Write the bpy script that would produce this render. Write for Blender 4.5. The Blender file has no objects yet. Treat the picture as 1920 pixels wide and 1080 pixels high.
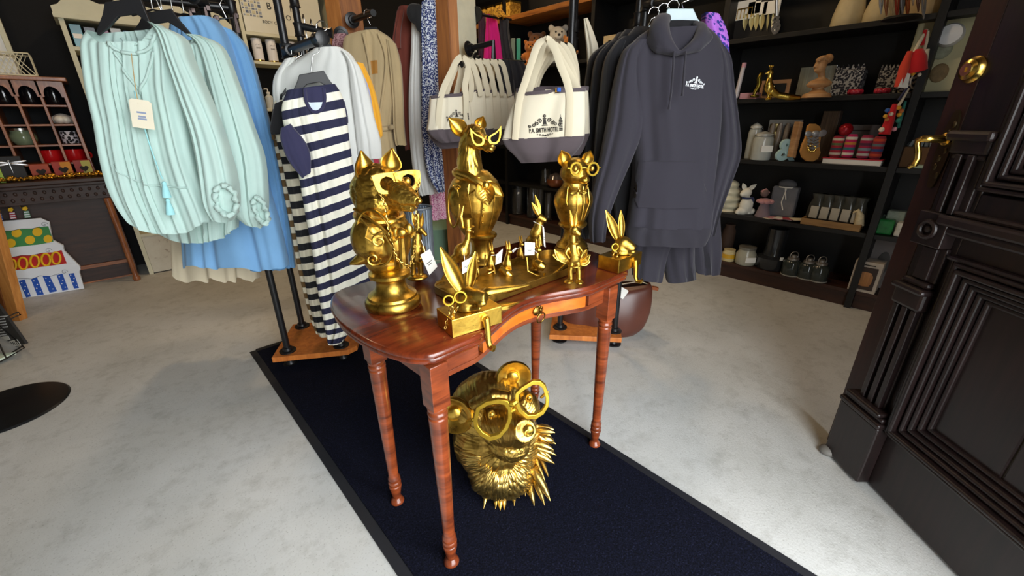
import bpy, bmesh, math, random
from math import pi, sin, cos, radians, sqrt
from mathutils import Vector, Matrix, Euler
from mathutils.bvhtree import BVHTree
random.seed(7)
SC = bpy.context.scene
COL = SC.collection
# ------------------------------------------------------------------ camera
EYE = Vector((0, 0, 1.25))
_F, _p, _r, _y = 776.08, radians(22.1103), radians(-.492), radians(42.708)
_f = Vector((sin(_y)*cos(_p), cos(_y)*cos(_p), -sin(_p)))
_rt = Vector((cos(_y), -sin(_y), 0)); _up = _rt.cross(_f)
RT = cos(_r)*_rt + sin(_r)*_up
UP = -sin(_r)*_rt + cos(_r)*_up
HD = Vector((sin(_y), cos(_y), 0)); SD = Vector((cos(_y), -sin(_y), 0))
camd = bpy.data.cameras.new('camera'); cam = bpy.data.objects.new('camera', camd); COL.objects.link(cam)
camd.sensor_width = 36; camd.lens = _F*36/1920; camd.clip_start = .02; camd.clip_end = 100
m3 = Matrix((RT, UP, -_f)).transposed()
cam.matrix_world = Matrix.Translation(EYE) @ m3.to_4x4()
SC.camera = cam
# ------------------------------------------------------------------ world, lights, exposure
SC.view_settings.view_transform = 'Standard'; SC.view_settings.look = 'None'
SC.view_settings.gamma = 1; SC.view_settings.use_curve_mapping = False
SC.view_settings.exposure = 0.12
wd = bpy.data.worlds.new('sky'); SC.world = wd; wd.use_nodes = True
bg = wd.node_tree.nodes['Background']; bg.inputs[0].default_value = (.93, .97, 1.0, 1); bg.inputs[1].default_value = 11
def area(name, loc, size, power, col, aim=(0, 0, -1), portal=False, sy=None):
    l = bpy.data.lights.new(name, 'AREA'); l.energy = power; l.color = col; l.size = size
    if sy: l.shape = 'RECTANGLE'; l.size_y = sy
    if portal: l.cycles.is_portal = True
    o = bpy.data.objects.new(name, l); COL.objects.link(o); o.location = loc
    o.rotation_euler = Vector(aim).to_track_quat('-Z', 'Y').to_euler()
    return o
FRONT = -.78; CEIL = 3.15
area('doorway_portal', (.37, FRONT+.02, 1.3), 1.74, 1, (1, 1, 1), (0, 1, 0), True, 2.6)
WARM = (1, .72, .42)
for lx, ly, pw in ((2.4, 1.1, 8), (2.5, 2.4, 12), (1.2, 3.6, 14), (-.6, 3.5, 6), (3.1, 3.9, 8)):
    area('ceiling_spot_light', (lx, ly, CEIL-.06), .22, pw, WARM)
# ------------------------------------------------------------------ materials
def lin(h):
    if isinstance(h, tuple): return (*h[:3], 1)
    v = [int(h[i:i+2], 16)/255 for i in (0, 2, 4)]
    return tuple((x/12.92 if x <= .04045 else ((x+.055)/1.055)**2.4) for x in v)+(1,)
class NT:
    def __init__(s, name):
        s.m = bpy.data.materials.new(name); s.m.use_nodes = True
        s.t = s.m.node_tree; s.b = s.t.nodes['Principled BSDF']
    def n(s, typ, **kw):
        x = s.t.nodes.new(typ)
        for k, v in kw.items():
            if k in x.inputs: x.inputs[k].default_value = v
            else: setattr(x, k, v)
        return x
    def l(s, a, b): s.t.links.new(a, b)
    def coord(s, kind='Object', scale=(1, 1, 1), rot=(0, 0, 0)):
        c = s.n('ShaderNodeTexCoord'); mp = s.n('ShaderNodeMapping')
        mp.inputs['Scale'].default_value = scale; mp.inputs['Rotation'].default_value = rot
        s.l(c.outputs[kind], mp.inputs['Vector']); return mp.outputs['Vector']
    def noise(s, vec, scale, detail=4, rough=.55):
        x = s.n('ShaderNodeTexNoise'); x.inputs['Scale'].default_value = scale
        x.inputs['Detail'].default_value = detail; x.inputs['Roughness'].default_value = rough
        s.l(vec, x.inputs['Vector']); return x.outputs['Fac']
    def ramp(s, fac, stops, interp='LINEAR'):
        r = s.n('ShaderNodeValToRGB'); r.color_ramp.interpolation = interp
        e = r.color_ramp.elements
        while len(e) < len(stops): e.new(.5)
        for i, (p, c) in enumerate(stops): e[i].position = p; e[i].color = lin(c)
        s.l(fac, r.inputs['Fac']); return r.outputs['Color']
    def bump(s, h, st=.3, d=.01):
        x = s.n('ShaderNodeBump'); x.inputs['Strength'].default_value = st; x.inputs['Distance'].default_value = d
        s.l(h, x.inputs['Height']); s.l(x.outputs[0], s.b.inputs['Normal'])
    def base(s, c):
        if isinstance(c, (tuple, str)): s.b.inputs['Base Color'].default_value = lin(c)
        else: s.l(c, s.b.inputs['Base Color'])
    def set(s, **kw):
        for k, v in kw.items(): s.b.inputs[k].default_value = v
def shade(h, k):
    c = lin(h); return tuple(min(1, x*k) for x in c[:3])
def M(name, col, rough=.6, metal=0, var=.12, vs=8, bump=0, bs=60, bd=.003, kind='Object', scale=(1, 1, 1), **kw):
    n = NT(name); v = n.coord(kind, scale)
    if var: n.base(n.ramp(n.noise(v, vs), ((.3, shade(col, 1-var)), (.7, shade(col, 1+var)))))
    else: n.base(col)
    n.set(Roughness=rough, Metallic=metal)
    for k, x in kw.items(): n.b.inputs[k.replace('_', ' ')].default_value = x
    if bump: n.bump(n.noise(v, bs, 3), bump, bd)
    return n.m
def wood(name, c1, c2, rough=.4, scale=(14, 14, 1.2), vs=3, coat=0, bump=.15):
    n = NT(name); v = n.coord('Object', scale)
    f = n.noise(v, vs, 6, .6)
    n.base(n.ramp(f, ((.3, c1), (.68, c2)))); n.set(Roughness=rough)
    n.b.inputs['Coat Weight'].default_value = coat; n.b.inputs['Coat Roughness'].default_value = .15
    if bump: n.bump(f, bump, .002)
    return n.m
def cloth(name, col, var=.05, bump=.25, bs=700, rough=.9, sheen=.15):
    n = NT(name); v = n.coord('Object'); n.base(n.ramp(n.noise(v, 6), ((.3, shade(col, 1-var)), (.7, shade(col, 1+var)))))
    n.set(Roughness=rough); n.b.inputs['Sheen Weight'].default_value = sheen
    n.bump(n.noise(v, bs, 2), bump, .0006); return n.m
def stripes(name, c1, c2, pitch, duty=.5, off=0):
    n = NT(name); c = n.n('ShaderNodeTexCoord'); s = n.n('ShaderNodeSeparateXYZ'); n.l(c.outputs['UV'], s.inputs[0])
    a = n.n('ShaderNodeMath', operation='MULTIPLY_ADD'); a.inputs[1].default_value = 1/pitch; a.inputs[2].default_value = off; n.l(s.outputs['Y'], a.inputs[0])
    f = n.n('ShaderNodeMath', operation='FRACT'); n.l(a.outputs[0], f.inputs[0])
    n.base(n.ramp(f.outputs[0], ((0, c1), (duty, c2)), 'CONSTANT')); n.set(Roughness=.9)
    n.bump(n.noise(n.coord('Object'), 500, 2), .25, .0008); return n.m
def print_mat(name, c1, c2, scale, thr=.5, kind='UV'):
    n = NT(name); v = n.coord(kind); x = n.n('ShaderNodeTexVoronoi'); x.inputs['Scale'].default_value = scale; n.l(v, x.inputs['Vector'])
    ns = n.noise(v, scale*.8, 3, .7)
    a = n.n('ShaderNodeMath', operation='MULTIPLY'); n.l(x.outputs['Distance'], a.inputs[0]); n.l(ns, a.inputs[1])
    n.base(n.ramp(a.outputs[0], ((thr*.42, c1), (thr*.5, c2)))); n.set(Roughness=.9); return n.m
def gold(name, col='caa348', dark='664a1a', rough=.3, vs=26, fur=None, bump=.25):
    n = NT(name); v = n.coord('Object')
    f = n.noise(v, vs, 5, .65)
    n.base(n.ramp(f, ((.3, dark), (.52, col), (.8, shade(col, 1.25))))); n.set(Metallic=1.0)
    r = n.n('ShaderNodeMapRange'); r.inputs['To Min'].default_value = rough+.16; r.inputs['To Max'].default_value = rough-.06; n.l(f, r.inputs['Value']); n.l(r.outputs[0], n.b.inputs['Roughness'])
    if fur: n.bump(n.noise(n.coord('Object', fur), 95, 4, .65), .35, .004)
    elif bump: n.bump(n.noise(v, 90, 4), bump, .0015)
    return n.m
def glass(name, col=(1, 1, 1), rough=.03, ior=1.45):
    n = NT(name); n.base(col); n.set(Roughness=rough, IOR=ior); n.b.inputs['Transmission Weight'].default_value = 1; return n.m
# ------------------------------------------------------------------ rays (photo pixel -> point on a given real plane)
def ray(px, py): return (_f*_F + RT*(px-960) - UP*(py-540)).normalized()
def P(px, py, z=None, x=None, y=None, d=None, pl=None):
    r = ray(px, py)
    if z is not None: t = (z-EYE.z)/r.z
    elif x is not None: t = (x-EYE.x)/r.x
    elif y is not None: t = (y-EYE.y)/r.y
    elif d is not None: t = d/r.dot(HD)
    else: t = (Vector(pl[0])-EYE).dot(Vector(pl[1]))/r.dot(Vector(pl[1]))
    return EYE + r*t
# ------------------------------------------------------------------ objects
MAT = {}
def tag(o, label=None, cat=None, group=None, kind=None):
    if label: o['label'] = label
    if cat: o['category'] = cat
    if group: o['group'] = group
    if kind: o['kind'] = kind
    return o
def thing(name, label, cat, loc=(0, 0, 0), rz=0, group=None):
    o = bpy.data.objects.new(name, None); COL.objects.link(o); o.location = loc; o.rotation_euler = (0, 0, rz)
    o.empty_display_size = .05
    MAT[o] = Matrix.Translation(Vector(loc)) @ Matrix.Rotation(rz, 4, 'Z')
    return tag(o, label, cat, group)
def dup(root, loc, rz=0, label=None, group=None):
    def cp(o, par):
        c = o.copy(); COL.objects.link(c)
        if par: c.parent = par
        for ch in KIDS.get(o, []): KIDS.setdefault(c, []).append(cp(ch, c))
        return c
    r = cp(root, None); r.location = loc; r.rotation_euler = (0, 0, rz)
    if label: r['label'] = label
    if group: r['group'] = group
    MAT[r] = Matrix.Translation(Vector(loc)) @ Matrix.Rotation(rz, 4, 'Z')
    return r
KIDS = {}
def rootmat(o):
    while o not in MAT and o.parent: o = o.parent
    return MAT.get(o, Matrix())
def link_mesh(name, me, mat, parent=None, smooth=35, bevel=0, world=False):
    if world and parent is not None: me.transform(rootmat(parent).inverted())
    o = bpy.data.objects.new(name, me); COL.objects.link(o)
    for m in (mat if isinstance(mat, (list, tuple)) else [mat]): me.materials.append(m)
    if parent is not None:
        o.parent = parent; KIDS.setdefault(parent, []).append(o)
    elif len(me.vertices):
        xs = [v.co for v in me.vertices]
        b = Vector(((min(v.x for v in xs)+max(v.x for v in xs))/2, (min(v.y for v in xs)+max(v.y for v in xs))/2, min(v.z for v in xs)))
        me.transform(Matrix.Translation(-b)); o.location = b; MAT[o] = Matrix.Translation(b)
    if smooth:
        me.polygons.foreach_set('use_smooth', [True]*len(me.polygons)); me.set_sharp_from_angle(angle=radians(smooth))
    if bevel:
        b = o.modifiers.new('bevel', 'BEVEL'); b.width = bevel; b.segments = 2; b.limit_method = 'ANGLE'; b.angle_limit = radians(40)
    return o
def frame_mat(z, x=None):
    z = Vector(z).normalized(); h = Vector(x) if x is not None else (Vector((0, 0, 1)) if abs(z.z) < .9 else Vector((1, 0, 0)))
    x = (h - z*h.dot(z)).normalized(); y = z.cross(x); return Matrix((x, y, z)).transposed()
class MB:
    def __init__(s): s.v = []; s.f = []; s.uv = {}; s.mi = []
    def add(s, vs, fs, X=None, mi=0):
        k = len(s.v); s.v += [tuple(X @ Vector(v)) if X else tuple(v) for v in vs]; s.f += [tuple(i+k for i in f) for f in fs]; s.mi += [mi]*len(fs); return s
    def box(s, c, d, rot=None, top=1, mi=0):
        x, y, z = d[0]/2, d[1]/2, d[2]/2
        vs = [(-x, -y, -z), (x, -y, -z), (x, y, -z), (-x, y, -z), (-x*top, -y*top, z), (x*top, -y*top, z), (x*top, y*top, z), (-x*top, y*top, z)]
        X = Matrix.Translation(Vector(c))
        if rot is not None: X = X @ (rot.to_4x4() if isinstance(rot, Matrix) else Euler(rot).to_matrix().to_4x4())
        return s.add(vs, [(3, 2, 1, 0), (4, 5, 6, 7), (0, 1, 5, 4), (1, 2, 6, 5), (2, 3, 7, 6), (3, 0, 4, 7)], X, mi)
    def tube(s, pts, r, n=8, closed=False, flat=None, mi=0):
        pts = [Vector(p) for p in pts]; N = len(pts); rs = r if isinstance(r, (list, tuple)) else [r]*N
        T = []
        for i in range(N):
            a = pts[(i-1) % N] if (closed or i) else pts[i]; b = pts[(i+1) % N] if (closed or i < N-1) else pts[i]
            T.append((b-a).normalized() if (b-a).length else Vector((0, 0, 1)))
        ref = Vector((0, 0, 1)) if abs(T[0].z) < .9 else Vector((1, 0, 0))
        if flat: ref = Vector(flat[2])
        vs = []; u = (ref-T[0]*ref.dot(T[0])).normalized()
        for i in range(N):
            if flat: u = Vector(flat[2])
            u = (u-T[i]*u.dot(T[i])).normalized(); w = T[i].cross(u)
            fa, fb = (flat[0], flat[1]) if flat else (1, 1)
            for j in range(n):
                a = 2*pi*j/n; vs.append(pts[i]+(u*cos(a)*fa+w*sin(a)*fb)*rs[i])
        fs = []
        for i in range(N if closed else N-1):
            for j in range(n):
                k = (i+1) % N; fs.append((i*n+j, i*n+(j+1) % n, k*n+(j+1) % n, k*n+j))
        if not closed: fs += [tuple(range(n-1, -1, -1)), tuple((N-1)*n+j for j in range(n))]
        return s.add(vs, fs, None, mi)
    def lathe(s, prof, c=(0, 0, 0), n=28, axis=None, sx=1, sy=1, mi=0):
        vs = []; fs = []; N = len(prof)
        for r, z in prof:
            for j in range(n):
                a = 2*pi*j/n; vs.append((r*cos(a)*sx, r*sin(a)*sy, z))
        for i in range(N-1):
            for j in range(n): fs.append((i*n+j, i*n+(j+1) % n, (i+1)*n+(j+1) % n, (i+1)*n+j))
        fs += [tuple(range(n-1, -1, -1)), tuple((N-1)*n+j for j in range(n))]
        X = Matrix.Translation(Vector(c))
        if axis is not None: X = X @ frame_mat(axis).to_4x4()
        return s.add(vs, fs, X, mi)
    def ell(s, c, r, rot=None, n=16, m=10, mi=0):
        r = (r, r, r) if not isinstance(r, (tuple, list)) else r
        vs = [(0, 0, -r[2])]; fs = []
        for i in range(1, m):
            t = -pi/2+pi*i/m
            for j in range(n): a = 2*pi*j/n; vs.append((r[0]*cos(t)*cos(a), r[1]*cos(t)*sin(a), r[2]*sin(t)))
        vs.append((0, 0, r[2])); L = len(vs)-1
        for j in range(n):
            fs.append((0, 1+(j+1) % n, 1+j)); fs.append((L, L-n+j, L-n+(j+1) % n))
        for i in range(m-2):
            for j in range(n): a = 1+i*n; fs.append((a+j, a+(j+1) % n, a+n+(j+1) % n, a+n+j))
        X = Matrix.Translation(Vector(c))
        if rot is not None: X = X @ (rot.to_4x4() if isinstance(rot, Matrix) else Euler(rot).to_matrix().to_4x4())
        return s.add(vs, fs, X, mi)
    def prism(s, poly, th, X=None, mi=0, bot=None):
        n = len(poly); vs = [(p[0], p[1], -th/2) for p in (bot or poly)]+[(p[0], p[1], th/2) for p in poly]
        fs = [tuple(range(n-1, -1, -1)), tuple(range(n, 2*n))]+[(i, (i+1) % n, n+(i+1) % n, n+i) for i in range(n)]
        return s.add(vs, fs, X, mi)
    def slab(s, poly3, off, mi=0):
        n = len(poly3); off = Vector(off); vs = [Vector(p) for p in poly3]; vs += [v+off for v in vs]
        return s.add(vs, [tuple(range(n)), tuple(range(2*n-1, n-1, -1))]+[(i, n+i, n+(i+1) % n, (i+1) % n) for i in range(n)], None, mi)
    def holed(s, outer, inner, th, X=None, mi=0):
        n = len(outer); vs = []
        for z in (-th/2, th/2):
            vs += [(p[0], p[1], z) for p in outer]; vs += [(p[0], p[1], z) for p in inner]
        fs = []
        for i in range(n):
            j = (i+1) % n
            fs += [(2*n+i, 2*n+j, 3*n+j, 3*n+i), (j, i, n+i, n+j), (i, j, 2*n+j, 2*n+i), (n+j, n+i, 3*n+i, 3*n+j)]
        return s.add(vs, fs, X, mi)
    def torus(s, c, R, r, axis=(0, 0, 1), n=20, k=8, mi=0, sy=1):
        F = frame_mat(axis); pts = [Vector(c)+F @ Vector((R*cos(2*pi*i/n), R*sy*sin(2*pi*i/n), 0)) for i in range(n)]
        return s.tube(pts, r, k, True, None, mi)
    def ear(s, b, t, w, nrm, cup=.5, th=.0025, n=9, m=7, pk=.45, mi=0):
        b = Vector(b); t = Vector(t); L = t-b; nrm = Vector(nrm); nrm = (nrm-L*nrm.dot(L)/L.length_squared).normalized(); sd = L.normalized().cross(nrm)
        A = []
        for lay in (0, 1):
            for i in range(n):
                u = i/(n-1); ww = w*max(.06, sin(pi*min(.999, u**(math.log(.5)/math.log(pk))*.86+.14)))
                for j in range(m):
                    q = -1+2*j/(m-1); A.append(b+L*u+sd*q*ww+nrm*(cup*ww*q*q-(th if lay else 0)-cup*ww*.5))
        K = n*m; fs = []
        for i in range(n-1):
            for j in range(m-1):
                a = i*m+j; fs += [(a, a+1, a+m+1, a+m), (K+a, K+a+m, K+a+m+1, K+a+1)]
        rim = [j for j in range(m)]+[i*m+m-1 for i in range(1, n)]+[(n-1)*m+j for j in range(m-2, -1, -1)]+[i*m for i in range(n-2, 0, -1)]
        for i in range(len(rim)):
            p, q = rim[i], rim[(i+1) % len(rim)]; fs.append((q, p, K+p, K+q))
        s.add(A, fs, None, mi)
        if cup > .35 and w > .006: s.tube([A[i] for i in rim], max(th*.55, w*.09), 5, True, None, mi)
        return s
    def mesh(s, name):
        me = bpy.data.meshes.new(name); me.from_pydata(s.v, [], s.f)
        if any(s.mi): me.polygons.foreach_set('material_index', s.mi)
        if s.uv:
            ul = me.uv_layers.new(name='UVMap')
            for lp in me.loops: ul.data[lp.index].uv = s.uv.get(lp.vertex_index, (0, 0))
        me.validate(); me.update(); return me
    def obj(s, name, mat, parent=None, smooth=35, bevel=0, world=False):
        return link_mesh(name, s.mesh(name), mat, parent, smooth, bevel, world)
    def blob(s, name, mat, parent=None, voxel=.004, it=4, world=False, smooth=60):
        me = s.mesh('tmp'); o = bpy.data.objects.new('tmp', me); COL.objects.link(o)
        r = o.modifiers.new('r', 'REMESH'); r.mode = 'VOXEL'; r.voxel_size = voxel
        if it: q = o.modifiers.new('s', 'SMOOTH'); q.iterations = it; q.factor = .5
        dg = bpy.context.evaluated_depsgraph_get(); me2 = bpy.data.meshes.new_from_object(o.evaluated_get(dg)); me2.name = name
        me2.materials.clear(); bpy.data.objects.remove(o); bpy.data.meshes.remove(me)
        return link_mesh(name, me2, mat, parent, smooth, 0, world)
from mathutils import noise as mnoise
def hair(o, c, fa=16, fr_=22, amp=.002, zlim=None, ax=(0, 2)):
    me = o.data; c = Vector(c); N = [v.normal.copy() for v in me.vertices]
    for v, n_ in zip(me.vertices, N):
        d = v.co-c; a = math.atan2(d[ax[1]], d[ax[0]]); r = d.length
        k = mnoise.noise(Vector((cos(a)*fa, sin(a)*fa, r*fr_)))+.6*mnoise.noise(Vector((cos(a)*fa*2.3, sin(a)*fa*2.3, r*fr_*1.6)))
        w = 1 if zlim is None else max(0, min(1, (v.co.z-zlim)/.03)); v.co += n_*amp*k*w
    me.update()
def oriented(c, xdir, zdir):
    z = Vector(zdir).normalized(); x = Vector(xdir); x = (x-z*x.dot(z)).normalized(); y = z.cross(x)
    m = Matrix((x, y, z)).transposed().to_4x4(); m.translation = Vector(c); return m
def text(name, body, mat, parent, c, xdir, nrm, size, align='CENTER', depth=.0008, fit=None, bold=0, bvh=None, off=.002):
    cu = bpy.data.curves.new('t', 'FONT'); cu.body = body; cu.size = size; cu.align_x = align; cu.align_y = 'CENTER'; cu.extrude = depth if bvh is None else 0; cu.offset = bold; cu.resolution_u = 3
    o = bpy.data.objects.new('t', cu); COL.objects.link(o); dg = bpy.context.evaluated_depsgraph_get()
    me = bpy.data.meshes.new_from_object(o.evaluated_get(dg)); bpy.data.objects.remove(o)
    if fit and len(me.vertices):
        w = max(v.co.x for v in me.vertices)-min(v.co.x for v in me.vertices); k = fit/max(w, 1e-6); me.transform(Matrix.Diagonal((k, 1, 1, 1)))
    me.transform(oriented(c, xdir, nrm))
    if bvh: snap(me, bvh, nrm, off)
    me.name = name
    return link_mesh(name, me, mat, parent, 0, 0, True)
def snap(me, bvh, nrm, off=.002):
    n = Vector(nrm).normalized()
    for v in me.vertices:
        h = bvh.ray_cast(v.co+n*.5, -n)
        if h[0] is not None: v.co = h[0]+n*off
def catmull(pts, k):
    """k samples along rows of equal-length tuples"""
    n = len(pts); out = []
    for i in range(k):
        t = i/(k-1)*(n-1); a = min(int(t), n-2); u = t-a
        p0, p1, p2, p3 = pts[max(a-1, 0)], pts[a], pts[a+1], pts[min(a+2, n-1)]
        out.append(tuple(.5*((2*q1)+(-q0+q2)*u+(2*q0-5*q1+4*q2-q3)*u*u+(-q0+3*q1-3*q2+q3)*u**3) for q0, q1, q2, q3 in zip(p0, p1, p2, p3)))
    return out
def vplane(p, ang=0):
    """vertical plane through p facing the viewer, turned by ang degrees about z (positive: right side further away)"""
    n = Matrix.Rotation(radians(ang), 3, 'Z') @ (-HD); return (Vector(p), n)
def drape(name, rows, pl, mat, parent=None, t=.05, fold=.012, fr=(3, 5, 8), seed=0, sag=None, nr=44, nc=110, p=.7, e=.45, top=.15, hem=.5, drop=0, world=True, keep=None):
    """a hanging cloth tube: rows of (left pixel, right pixel) give its width on plane pl, t its half depth, folds grow downwards"""
    rnd = random.Random(seed); n = pl[1]; R3 = []
    for r in rows:
        L = P(r[0], r[1], pl=pl); R = P(r[2], r[3], pl=pl); R3.append((*L, *R, r[4] if len(r) > 4 else t))
    S = catmull(R3, nr); mb = MB(); ph = [rnd.uniform(0, 6.28) for _ in fr]; dr = [rnd.uniform(-1.5, 1.5) for _ in fr]; am = [1/(1+.35*i) for i in range(len(fr))]
    ln = 0; prev = None
    for i, q in enumerate(S):
        L = Vector(q[0:3]); R = Vector(q[3:6]); tt = q[6]; c = (L+R)/2; w = (R-L)/2; v = i/(nr-1)
        if prev is not None: ln += (c-prev).length
        prev = c
        env = (top+(1-top)*v**p)
        for j in range(nc):
            a = 2*pi*j/nc; X = cos(a); Y = sin(a); dep = tt*(1 if Y > 0 else -1)*abs(Y)**e
            Xw = X+.16*sin(2.3*X+ph[0]+1.2*v)+.05*sin(6.1*X+ph[-1])
            fo = sum(k*sin(f*pi*Xw+h+d*v+(1.7 if Y < 0 else 0)) for f, h, d, k in zip(fr, ph, dr, am))/sum(am)
            edge = 1-abs(X)**6
            z = hem*fold*fo*v**4
            if sag and Y > 0:
                z -= sum(s*max(0, 1-abs(i/(nr-1)-pos)/wd)*(1-X*X) for s, pos, wd in sag)
            if drop: z -= drop*(1-abs(X)**2.5)*v**5
            pnt = c+w*X+n*(dep+fold*env*fo*edge)+Vector((0, 0, z)); mb.uv[len(mb.v)] = (X*w.length, ln); mb.v.append(tuple(pnt))
    for i in range(nr-1):
        for j in range(nc): mb.f.append((i*nc+j, (i+1)*nc+j, (i+1)*nc+(j+1) % nc, i*nc+(j+1) % nc)); mb.mi.append(0)
    if keep is not None: keep.append(BVHTree.FromPolygons([Vector(v) for v in mb.v], mb.f))
    return mb.obj(name, mat, parent, 70, 0, world)
class Fig:
    """pixel helper for a figure standing at a root point; local axes: x right, y away, z up"""
    def __init__(s, root): s.o = Vector(root); s.rz = -_y
    def p(s, px, py, yo=0):
        w = P(px, py, pl=(s.o+HD*yo, HD))-s.o; return Vector((w.dot(SD), w.dot(HD), w.z))
    def k(s, n, yo=0, z=None): # n pixels -> metres at this depth
        q = s.o+HD*yo-EYE; return n*(q.dot(_f))/_F
# ------------------------------------------------------------------ shared materials
GOLD = gold('antique_gold'); GOLDF = gold('gold_fur', fur=(1, 1, .35)); GOLDB = gold('bright_gold', 'd8b04e', '947028', .26, 12); BRASS = gold('brass', 'd8b25a', '8f7030', .2, 6, bump=0)
GLENS = gold('gold_frame', 'dfbc45', 'b5922c', .38, 10, bump=0)
IRON = M('black_iron', '121214', .38, 0, .2, 20, .12, 120, .001); BLACKP = M('black_plastic', '17171a', .5, 0, .1)
ORANGEW = wood('orange_plank', 'a85a22', 'cf7d36', .45); CHROME = M('chrome', 'd8dadc', .18, 1, 0)
MAHOG = wood('mahogany', '4e2010', '8f4320', .3, (3, 3, 22), 2.4, .35); MAHOGT = wood('mahogany_top', '451b10', '7a3216', .22, (4, 26, 26), 1.6, .6); ORANGEF = wood('satinwood_drawer', 'b85210', 'dd7420', .3, (3, 26, 22), 1.6, .4)
EBONY = wood('dark_door_wood', '100908', '221413', .42, (20, 20, 1.4), 3, .15); REDW = wood('door_edge_wood', '220d08', '35140c', .5, (20, 20, 1.4), 3)
BLACKW = M('black_paint', '070708', .5, 0, .15); CREAM = M('cream_paint', 'd5d2b8', .7, 0, .06, 5)
WHITEP = M('white_card', 'f1efe8', .7, 0, .02); INK = M('ink', '26221f', .8, 0, 0); GREYINK = M('grey_ink', '6d6b66', .8, 0, 0)
GLASS = glass('clear_glass'); DGLASS = glass('smoked_glass', (.25, .27, .27)); WICK = M('twine', 'b89a66', .9, 0, .1)
# ------------------------------------------------------------------ setting
def struct(name, mb, mat, **k): return tag(mb.obj(name, mat, None, **k), kind='structure')
n = NT('concrete'); v = n.coord('Object')
f1 = n.noise(v, 1.1, 5, .6); f2 = n.noise(v, 14, 6, .7); f3 = n.noise(v, 160, 2, .5)
c1 = n.ramp(f1, ((.3, 'b2b2ad'), (.65, 'cbcbc8'))); c2 = n.ramp(f2, ((.3, '9f9c92'), (.5, 'ffffff'))); c3 = n.ramp(f3, ((.26, '9a968c'), (.4, 'ffffff')))
def mul(n, a, b, f):
    x = n.n('ShaderNodeMix', data_type='RGBA', blend_type='MULTIPLY'); x.inputs[0].default_value = f; n.l(a, x.inputs[6]); n.l(b, x.inputs[7]); return x.outputs[2]
n.base(mul(n, mul(n, c1, c2, .3), c3, .45)); n.set(Roughness=.6); n.bump(n.noise(v, 120, 5, .7), .35, .004)
CONC = n.m
struct('floor', MB().box((0, 2.0, -.05), (8.2, 6.4, .1)), CONC, smooth=0)
struct('ground', MB().box((0, -8, -.07), (40, 13.6, .1)), M('pavement', '9a9892', .85, 0, .15, 3), smooth=0)
DARKWALL = M('black_wall', '060608', .85, 0, .1); PLASTER = M('aged_plaster', 'c9c4ac', .85, 0, .1, 6, .4, 30, .01)
struct('wall_back', MB().box((0, 5.2, 1.6), (8.2, .1, 3.3)), DARKWALL, smooth=0)
struct('wall_right', MB().box((4.05, 2.1, 1.6), (.1, 6.1, 3.3)), DARKWALL, smooth=0)
struct('wall_left', MB().box((-4.05, 2.1, 1.6), (.1, 6.1, 3.3)), PLASTER, smooth=0)
struct('ceiling', MB().box((0, 2.1, CEIL+.05), (8.2, 6.2, .1)), wood('ceiling_boards', '3a2415', '5a3a22', .6), smooth=0)
fw = MB()
for x0, x1, z0, z1 in ((-4, -.5, 0, CEIL), (1.24, 4, 0, CEIL), (-.5, 1.24, 2.65, CEIL)):
    fw.box(((x0+x1)/2, FRONT-.08, (z0+z1)/2), (x1-x0, .16, z1-z0))
struct('wall_front', fw, PLASTER, smooth=0)
# mat
n = NT('navy_mat'); v = n.coord('Object'); n.base(n.ramp(n.noise(v, 190, 3, .7), ((.36, '07080f'), (.6, '141626'), (.78, '30334c')))); n.set(Roughness=1)
n.b.inputs['Specular IOR Level'].default_value = .1; n.bump(n.noise(v, 260, 3, .7), .9, .006)
t = thing('entrance_mat', 'long navy blue carpet runner with rubber edge lying under the gold display table', 'mat', (.748, .9, 0))
MB().box((0, .0, .005), (.83, 3.32, .009)).obj('pile', n.m, t, 0)
rb = M('mat_rubber', '15161c', .7)
for sx in (-1, 1): MB().box((sx*.432, 0, .003), (.034, 3.4, .006), None, .97).obj('edging', rb, t, 0)
for sy in (-1, 1): MB().box((0, sy*1.68, .003), (.83, .04, .006)).obj('edging', rb, t, 0)
# ------------------------------------------------------------------ door (open, hinge near the viewer on the right)
E0 = Vector((1.87, .111, 0)); De = Vector((-.6905, -.7234, 0)); Dn = Vector((-.7234, .6905, 0))
dr = thing('door_1', 'dark carved panelled wooden entrance door standing open with brass lock and handle', 'door', E0); dr['kind'] = 'structure'
DX = Matrix((De, Dn, Vector((0, 0, 1)))).transposed().to_4x4()     # local: s along leaf, o outwards, z up
def dpart(name, boxes, mat, par=dr, bevel=.003):
    mb = MB()
    for s0, s1, z0, z1, o0, o1 in boxes:
        mb.box(((s0+s1)/2, (o0+o1)/2, (z0+z1)/2), (s1-s0, o1-o0, z1-z0))
    me = mb.mesh(name); me.transform(DX); me.flip_normals(); return link_mesh(name, me, mat, par, 0, bevel)
W_, T_ = .96, 2.5
dpart('edge_stile', [(0, .075, .012, T_, -.05, 0)], REDW)
dpart('lock_stile', [(.075, .2, .012, T_, -.05, 0)], EBONY)
dpart('hinge_stile', [(W_-.14, W_, .012, T_, -.05, 0)], EBONY)
dpart('bottom_rail', [(.2, W_-.14, .012, .25, -.05, 0)], EBONY)
dpart('lock_rail', [(.2, W_-.14, .83, 1.05, -.05, 0)], EBONY)
dpart('top_rail', [(.2, W_-.14, T_-.16, T_, -.05, 0)], EBONY)
for a, b in ((.25, .83), (1.05, T_-.16)):
    for s0, s1 in ((.2, .508), (.512, W_-.14)): dpart('panel', [(s0, s1, a, b, -.04, -.028)], EBONY, bevel=.004)
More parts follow.
